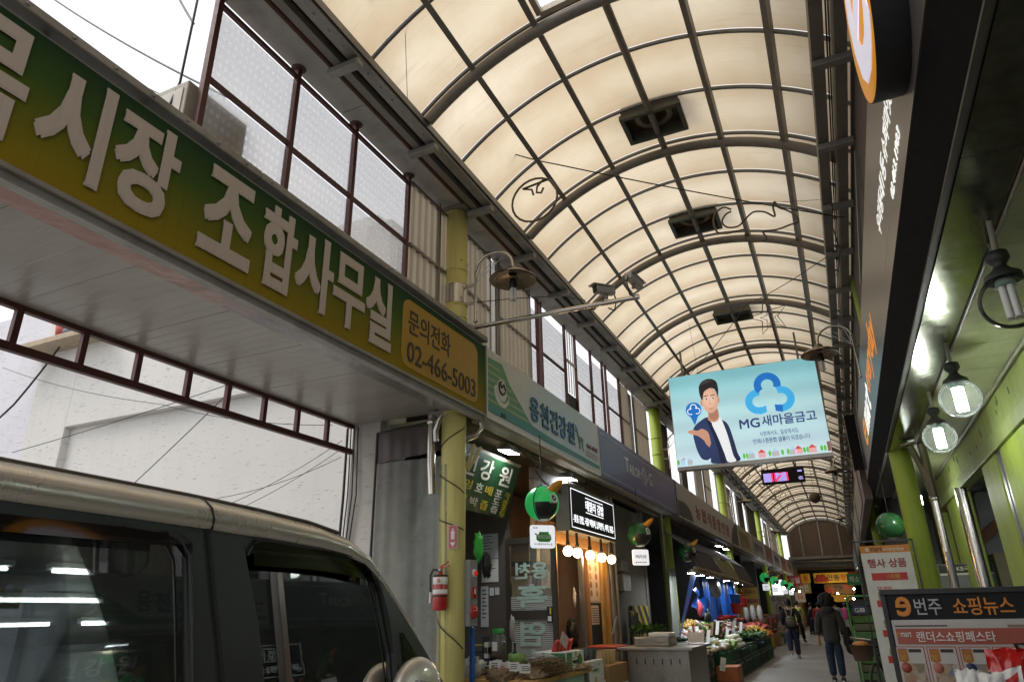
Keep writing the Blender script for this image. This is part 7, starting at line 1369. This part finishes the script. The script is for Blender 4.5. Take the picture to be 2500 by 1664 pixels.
# side panels
def prism_side(poly, xs, th, mat, nm, par=None):
    m = MB().prism(poly, (xs,0,0), (0,1,0), (0,0,1), (th,0,0)); s_ = 1 if xs > -2.2 else -1
    m.v = [(a+s_*.13*max(0, 1.62-c), b_, c) for a, b_, c in m.v]          # tumblehome of the cabin sides
    return m.build(nm, mat, par or van)
for s, xs in ((1, XN), (-1, XF)):
    ins = -s*.03
    prism_side([(-1.1,1.605),(1.98,1.595),(2.02,1.606),(1.55,1.640),(.8,1.650),(-1.1,1.652)], xs-s*.004, ins, vblk, 'window_header')
    bp = prism_side([(1.245,1.625),(1.30,1.60),(1.355,1.0),(1.60,1.0),(1.535,1.40),(1.475,1.60),(1.52,1.63),(1.4,1.642)], xs-s*.002, ins, vblk, 'pillar')
    prism_side([(1.335,1.645),(1.345,1.645),(1.475,1.0),(1.463,1.0)], xs+s*.001, ins*.3, vrub, 'door_gap', bp)
    prism_side([(1.945,1.609),(2.02,1.605),(2.10,1.55),(2.22,1.44),(2.36,1.31),(2.50,1.17),(2.64,1.02),(2.62,1.0),(2.19,1.0),(2.178,1.297),(2.128,1.494),(2.08,1.562)], xs-s*.002, ins, vblk, 'front_frame')
    prism_side([(2.215,1.36),(2.235,1.36),(2.42,1.17),(2.42,1.12),(2.23,1.12)], xs+s*.001, ins*.2, M('quarter_glass', (.008,.01,.012), .08, dirt=0), 'quarter_window')
    prism_side([(-.55,1.62),(-.35,1.62),(-.30,1.0),(-.60,1.0)], xs-s*.002, ins, vblk, 'pillar')
    pane = prism_side([(1.37,1.0),(2.19,1.0),(2.17,1.30),(2.12,1.49),(2.07,1.565),(1.94,1.61),(1.52,1.625),(1.46,1.60)], xs-s*.022, -s*.004, tint, 'front_window')
    prism_side([(-.32,1.0),(1.36,1.0),(1.30,1.56),(1.24,1.615),(-.36,1.615)], xs-s*.022, -s*.004, tint, 'rear_window'); prism_side([(-1.08,1.0),(-.60,1.0),(-.56,1.6),(-1.08,1.6)], xs-s*.022, -s*.004, tint, 'rear_quarter_window')
    # rain visors
    vz = MGlass('visor_smoke', (.16,.17,.18), .6, .05)
    MB().grid(lambda a, b_: (xs+s*(.004+.016*(1-b_)), 1.50+.46*a+.10*a*a*(1 if a > .7 else a/.7), 1.553-.03*a**4+.07*b_*(1-.25*a**3)), 14, 3).build('rain_visor', vz, van); MB().grid(lambda a, b_: (xs+s*(.004+.016*(1-b_)), -.30+1.52*a, 1.585+.035*b_), 10, 3).build('rain_visor', vz, van)
    MB().tube(smoothc([(xs+s*.003,1.49,1.58),(xs+s*.003,1.53,1.622),(xs+s*.003,1.70,1.620),(xs+s*.003,1.93,1.608),(xs+s*.003,2.06,1.566),(xs+s*.020,2.118,1.49),(xs+s*.045,2.168,1.30),(xs+s*.084,2.18,1.0)]), .0035, 6).build('window_seal', M('seal_grey', (.03,.03,.03), .4), van)
    MB().tube(smoothc([(xs+s*.003,1.10,1.622),(xs+s*.003,1.23,1.612),(xs+s*.010,1.275,1.58),(xs+s*.021,1.295,1.5),(xs+s*.084,1.345,1.0)]), .0035, 6).build('window_seal', M('seal_grey', (.05,.05,.047)), van)
    # lower body, bulging
    def low(a, b_): y = -1.15+4.25*a; z = .28+.72*b_; return (xs+s*.075+s*(.05*math.sin(math.pi*(.15+.75*b_))-.01)*(1 if y < 2.7 else max(0,1-(y-2.7)/.5)), y, z)
    MB().grid(low, 24, 8).build('lower_body', cp, van)
    for (yc) in (-.55, 2.35):
        xc = xs-s*.04; w_ = MB().lathe((xc,yc,.30), [(.0,.11),(.18,.11),(.19,.09),(.27,.10),(.30,.07),(.30,-.07),(.27,-.1)], 28, (s,0,0)).build('tyre', vrub, van); MB().lathe((xc,yc,.30), [(0,.13),(.03,.13),(.15,.115),(.19,.118)], 20, (s,0,0)).build('rim', alu, w_)
    mr = MB().ball((xs+s*.095,2.24,1.165), 1.0, 20, 14, (.052,.145,.118)).build('mirror', cp, van); MB().obox((xs+s*.146,2.25,1.185), (0,1,-.18), (0,.18,1), (1,0,0), .095, .016, .012).build('indicator', M('indicator_clear', (.30,.28,.26), .15, .3, var=.4, scale=60, dirt=0), mr, .006)
    MB().box(min(xs,xs+s*.10),max(xs,xs+s*.10),2.30,2.36,1.05,1.12).build('mirror_stalk', vblk, mr)
# front, glass, bonnet, tail
MB()._add([(XF+.06,2.05,1.625),(XN-.06,2.05,1.625),(XN-.03,2.80,.96),(XF+.03,2.80,.96)], [(0,1,2,3)]).build('windscreen', MGlass('windscreen_glass', (.75,.80,.80), .6, .01), van)
MB().grid(lambda a, b_: (XF+(XN-XF)*a, 2.78+.42*b_, .95-.10*b_**2+.02*math.sin(math.pi*a)), 8, 5).build('bonnet', cp, van); MB().box(XF+.02,XN-.02,3.0,3.22,.30,.84).build('front_end', cp, van, .04); MB().box(XF,XN,-1.14,-1.08,.3,1.66).build('tailgate', cp, van, .02); MB().box(XF+.03,XN-.03,-1.08,3.0,.26,.30).build('floor_pan', vin, van)
# cabin
for x in (-1.95, -2.6):
    st_ = MB().box(x-.22,x+.22,1.15,1.60,.45,.62).build('seat', vin, van, .05); MB().obox((x,1.15,.92), (1,0,0), (0,1,.25), (0,-.25,1), .22, .06, .33).build('backrest', vin, st_, .04); MB().obox((x,1.06,1.33), (1,0,0), (0,1,.2), (0,-.2,1), .11, .05, .08).build('headrest', vin, st_, .03)
MB().box(XF+.08,XN-.08,2.25,2.75,.75,1.02).build('dashboard', vin, van, .05)
MB().obox((-1.93,2.42,1.13), (1,0,0), (0,1,.3), (0,-.3,1), .20, .05, .08).build('cluster_hood', vin, van, .03)
for x in (-2.02,-1.86): MB().lathe((x,2.36,1.15), [(.050,0),(.058,.0),(.058,.012),(.050,.012)], 24, (.2,-1,.35)).build('gauge_ring', M('gauge_chrome', (.6,.65,.7), .15, 1.0, dirt=0), van)
MB().tube([V(-1.93,2.12,1.02)+V(1,0,0)*.18*math.cos(q)+V(0,.45,.9).normalized()*.18*math.sin(q) for q in [2*math.pi*k/28 for k in range(29)]], .014, 8).build('steering_wheel', vin, van)
MB().box(-2.36,-2.22,1.93,1.96,1.43,1.52).build('dash_camera', black_pl, van, .01); MB().tube([(-2.29,1.95,1.52),(-2.29,1.98,1.60)], .008, 6).build('camera_stem', black_pl, van)
stk = MB().box(XF+.012,XF+.016,1.74,1.84,1.47,1.60).build('window_sticker', M('sticker_yellow', (.55,.42,.02), .5), van); MB().lathe((XF+.017,1.79,1.545), [(0,.001),(.02,.001),(.02,0)], 14, (1,0,0)).build('no_smoking_disc', white_pl, stk)
# ------------------------------------------------------------------ people
def skinmesh(name, verts, edges, radii, mat, parent, root=0, sub=2):
    me = bpy.data.meshes.new(name); off = root_loc(parent); me.from_pydata([(v[0]-off[0], v[1]-off[1], v[2]-off[2]) for v in verts], edges, [])
    me.materials.append(mat); o = bpy.data.objects.new(name, me); COL.objects.link(o); o.parent = parent
    sk = o.modifiers.new('skin', 'SKIN'); sk.use_smooth_shade = True; sk.branch_smoothing = .6
    for i, r in enumerate(radii): d = me.skin_vertices[0].data[i]; d.radius = r if isinstance(r, (tuple, list)) else (r, r); d.use_root = (i == root)
    ss = o.modifiers.new('sub', 'SUBSURF'); ss.levels = sub; ss.render_levels = sub
    return o
def person(label, x, y, heading, h, cols, pose, hair='short', extra=None, detail=True, group=None):
    """heading: angle of facing in the ground plane (0 = +Y); pose: dict of leg/arm swings"""
    t = thing('person', label, 'person', (x, y, 0), group); k = h/1.65
    fw = V(math.sin(heading), math.cos(heading), 0); rt = V(math.cos(heading), -math.sin(heading), 0)
    def P(r, f, u): return V(x,y,0)+rt*(r*k)+fw*(f*k)+UZ*(u*k)
    sk, top, bot, shoe, hr = cols; lean = pose.get('lean', .02)
    Ls, Rs = pose.get('legs', (.12, -.14)); La, Ra = pose.get('arms', (-.10, .12)); spread = pose.get('spread', .10)
    lift = pose.get('lift', (0, .05))
    def leg(s, sw, lf): return [P(s*.085,0,.90), P(s*.09,sw*.45+.03,.50), P(s*.09,sw,.09+lf), P(s*.095,sw+.12,.04+lf*.6)]
    L, R_ = leg(-1, Ls, lift[0]), leg(1, Rs, lift[1])
    def arm(s, sw): return [P(s*.17,lean,1.36), P(s*(.21+spread*.3),sw*.4-.02+lean,1.11), P(s*(.20+spread*.6),sw+.02+lean,.88), P(s*(.195+spread*.6),sw+.05+lean,.79)]
    if pose.get('larm'): AL = [P(*q) for q in pose['larm']]
    else: AL = arm(-1, La)
    AR = [P(*q) for q in pose['rarm']] if pose.get('rarm') else arm(1, Ra)
    tor = [P(0,0,.93), P(0,.0+lean*.4,1.10), P(0,lean,1.30), P(0,lean+.01,1.42), P(0,lean+.02,1.49), P(0,lean+.035,1.565)]
    v = tor+L+R_+AL+AR; r = [(.12,.10),(.125,.095),(.135,.10),(.06,.055),(.05,.052),(.075,.088)]+[.085,.058,.04,.035]*2+[.052,.042,.033,.030]*2
    e = [(i,i+1) for i in range(5)]+[(0,6),(6,7),(7,8),(8,9),(0,10),(10,11),(11,12),(12,13),(2,14),(14,15),(15,16),(16,17),(2,18),(18,19),(19,20),(20,21)]
    skinmesh('body', v, e, [tuple(q*k for q in ((a,a) if not isinstance(a,tuple) else a)) for a in r], sk, t)
    jl = pose.get('jacket', .78)
    jv = [P(0,0,jl),P(0,0,.98),P(0,lean*.4,1.12),P(0,lean,1.30),P(0,lean+.01,1.41)]+AL[:3]+AR[:3]; jr = [(.185,.145),(.18,.14),(.18,.135),(.18,.128),(.088,.082)]+[.085,.075,.062]*2
    skinmesh('jacket', jv, [(0,1),(1,2),(2,3),(3,4),(3,5),(5,6),(6,7),(3,8),(8,9),(9,10)], [tuple(q*k for q in ((a,a) if not isinstance(a,tuple) else a)) for a in jr], top, t, 1)
    tv = [P(0,0,.95),P(0,0,.86)]+[L[0]-UZ*.06]+L[1:3]+[R_[0]-UZ*.06]+R_[1:3]; trr = [(.145,.118),(.14,.118)]+[.112,.090,.076]*2
    skinmesh('trousers', tv, [(0,1),(1,2),(2,3),(3,4),(1,5),(5,6),(6,7)], [tuple(q*k for q in ((a,a) if not isinstance(a,tuple) else a)) for a in trr], bot, t, 1)
    for Q in (L, R_):
        a = Q[2]-UZ*(.045*k); b_ = a+fw*(.17*k)-UZ*(.012*k); m = MB(); m.tube([a-fw*.05*k+UZ*.02*k, a, (a+b_)/2, b_, b_+fw*.03*k], [.035*k,.048*k,.046*k,.042*k,.018*k], 10); sh_ = m.build('shoe', shoe, t); MB().tube([a-fw*.06*k-UZ*.035*k, b_+fw*.03*k-UZ*.028*k], .022*k, 8).build('sole', white_pl, sh_)
    hc = P(0,lean+.03,1.565)
    if hair == 'curly':
        m = MB(); rnd = random.Random(3)
        for q in range(150):
            d = V(rnd.gauss(0,1), rnd.gauss(0,1), rnd.gauss(.25,1)).normalized(); m.ball(hc+UZ*.02*k+V(d.x*.128,d.y*.128,d.z*.12)*k, .048*k*rnd.uniform(.7,1.2), 7, 5, (1,1,1), .4, q)
        m.build('hair', hr, t)
    elif hair == 'bun':
        m = MB(); m.ball(hc+UZ*.015*k-fw*.01*k, .105*k, 16, 12, (.92,1.05,1.08), .12, 1); m.ball(hc-fw*.11*k-UZ*.05*k, .05*k, 12, 8, (1,.9,1.3), .2, 2); m.build('hair', hr, t)
    else: MB().ball(hc+UZ*.018*k-fw*.012*k, .103*k, 16, 12, (.93,1.06,1.05), .1, 1).build('hair', hr, t)
    if detail:
        for s in (-1, 1): MB().ball(hc+rt*(s*.085*k)-UZ*.01*k, .02*k, 8, 6, (.5,1,1.5)).build('ear', sk, t)
        MB().ball(hc+fw*.10*k-UZ*.005*k, .016*k, 8, 6, (.8,1,1.3)).build('nose', sk, t)
        for s in (-1, 1): MB().ball(hc+fw*.088*k+rt*(s*.034*k)+UZ*.012*k, .010*k, 8, 6).build('eye', black_pl, t)
        MB().ball(hc+fw*.09*k-UZ*.042*k, .016*k, 8, 5, (1.4,.5,.35)).build('mouth', M('lip', (.35,.12,.10), .5), t)
        for A in (AL, AR):
            d = (A[3]-A[2]).normalized(); s_ = d.cross(fw)
            if s_.length < .05: s_ = d.cross(rt)
            s_.normalize(); m = MB(); m.tube([A[3]-d*.03*k, A[3]+d*.02*k, A[3]+d*.06*k], [.024*k,.030*k,.026*k], 8)
            for q in range(4): o0 = A[3]+d*.055*k+s_*((q-1.5)*.014*k); ln_ = (.055,.068,.062,.048)[q]*k; m.tube([o0, o0+d*ln_*.55, o0+d*ln_+fw*.012*k], [.0085*k,.008*k,.006*k], 6)
            m.tube([A[3]+d*.005*k-s_*.02*k, A[3]+d*.04*k-s_*.042*k+fw*.01*k, A[3]+d*.065*k-s_*.040*k+fw*.018*k], [.010*k,.009*k,.007*k], 6); m.build('hand', sk, t)
    if extra: extra(t, P, k, fw, rt)
    return t
skn = M('skin_tone', (.50,.28,.19), .5, dirt=0, bump=.05); hb = M('hair_black', (.008,.007,.007), .55, dirt=0, var=.4, scale=60, bump=.8); hbr = M('hair_brown', (.03,.018,.012), .5, dirt=0)
def cl(n, c):
    k_ = 'cloth_'+n
    if k_ in MATS: return MATS[k_]
    b = NB(k_); f = b.noise(16, 3, .5, (1, 1, 2.2)); b.l(b.mix(b.noise(9, 4), [q*.75 for q in c], [min(1, q*1.3) for q in c]), b.p.inputs['Base Color']); b.p.inputs['Roughness'].default_value = .9; b.bump(f, .9, .03); MATS[k_] = b.m; return b.m
shoeb = M('shoe_dark', (.03,.03,.035), .6)
def hood(t, P, k, fw, rt): MB().ball(P(0,-.07,1.40), .11*k, 14, 10, (1.15,.7,.75), .25, 4).build('hood', cl('charcoal', (.055,.052,.05)), t)
def hood_bag(t, P, k, fw, rt):
    hood(t, P, k, fw, rt); o_ = MB().ball(P(.33,.02,.78), .20*k, 16, 12, (.55,.7,1.3), .3, 6).build('black_shoulder_bag', cl('black', (.012,.012,.013))); tag(o_, 'large black bag hanging from the shoulder of the curly haired walker', 'bag'); MB().tube([P(.12,.03,1.44),P(.24,.0,1.2),P(.31,.02,.95)], .012*k, 6).build('strap', cl('black', (.012,.012,.013)), o_)
person('walker with black curly hair in charcoal hooded jacket and jeans seen from behind', -.49, 16.8, 0.05, 1.60, (skn, cl('charcoal', (.055,.052,.05)), cl('denim', (.022,.035,.07)), shoeb, hb), dict(legs=(.02,-.05), arms=(.0,.03), lift=(0,.0), jacket=.72, spread=.12), 'curly', hood_bag)
def backpack(t, P, k, fw, rt):
    b_ = thing('backpack', 'small olive brown backpack worn by the walker in black', 'bag', P(.0,-.16,.9)); leather = M('bag_olive', (.10,.085,.055), .5)
    MB().ball(P(.03,-.17,1.03), .155*k, 18, 12, (.95,.55,1.05), .12, 5).build('sack', leather, b_); MB().ball(P(.03,-.20,1.12), .10*k, 14, 8, (1.1,.5,.6), .1, 2).build('flap', leather, b_)
    for s in (-1, 1): MB().tube([P(s*.05,-.13,1.16),P(s*.09,-.10,1.36),P(s*.11,.0,1.45)], .013*k, 6).build('strap', M('strap_tan', (.30,.24,.16), .7), b_)
person('walker in black jacket and dark jeans carrying a small backpack', -1.77, 23.75, 0.0, 1.64, (skn, cl('black', (.012,.012,.013)), cl('indigo', (.016,.02,.05)), M('shoe_grey', (.25,.25,.27), .6), hb), dict(legs=(-.16,.08), lift=(.10,0), larm=[(-.17,.02,1.36),(-.23,.02,1.1),(-.20,.16,.92),(-.17,.2,.86)], rarm=[(.17,.02,1.36),(.28,-.02,1.14),(.24,.12,.98),(.18,.2,.95)], jacket=.80), 'bun', backpack)
person('shopper in yellow green vest and black trousers near the far banner', -2.25, 34.5, .2, 1.66, (skn, cl('olive_yellow', (.36,.32,.06)), cl('black', (.012,.012,.013)), shoeb, hb), dict(legs=(-.12,.25), lift=(0,0), lean=.10), 'short', None, False)
person('shopper in black coat beside the yellow vest', -2.6, 35.5, .6, 1.62, (skn, cl('black', (.012,.012,.013)), cl('black', (.012,.012,.013)), shoeb, hb), dict(), 'short', None, False)
person('shopper in dark clothes leaning at the far goods', -2.15, 43, 1.2, 1.6, (skn, cl('black', (.012,.012,.013)), cl('indigo', (.016,.02,.05)), shoeb, hb), dict(lean=.08), 'short', None, False)
person('far shopper in red top', -1.70, 42, .4, 1.58, (skn, cl('red', (.40,.03,.03)), cl('black', (.012,.012,.013)), shoeb, hb), dict(), 'short', None, False)
person('far shopper in bright blue top', -.98, 42, -.3, 1.55, (skn, cl('bright_blue', (.03,.14,.45)), cl('black', (.012,.012,.013)), shoeb, hb), dict(), 'short', None, False)
person('far shopper in pale grey shirt facing the camera', -.78, 40, 2.9, 1.62, (skn, cl('pale_grey', (.45,.45,.45)), cl('black', (.012,.012,.013)), shoeb, hb), dict(), 'short', None, False)
person('far shopper in vivid pink coat', -.40, 44, .2, 1.56, (skn, cl('pink', (.62,.10,.32)), cl('pale_grey', (.45,.45,.45)), shoeb, hbr), dict(), 'short', None, False)
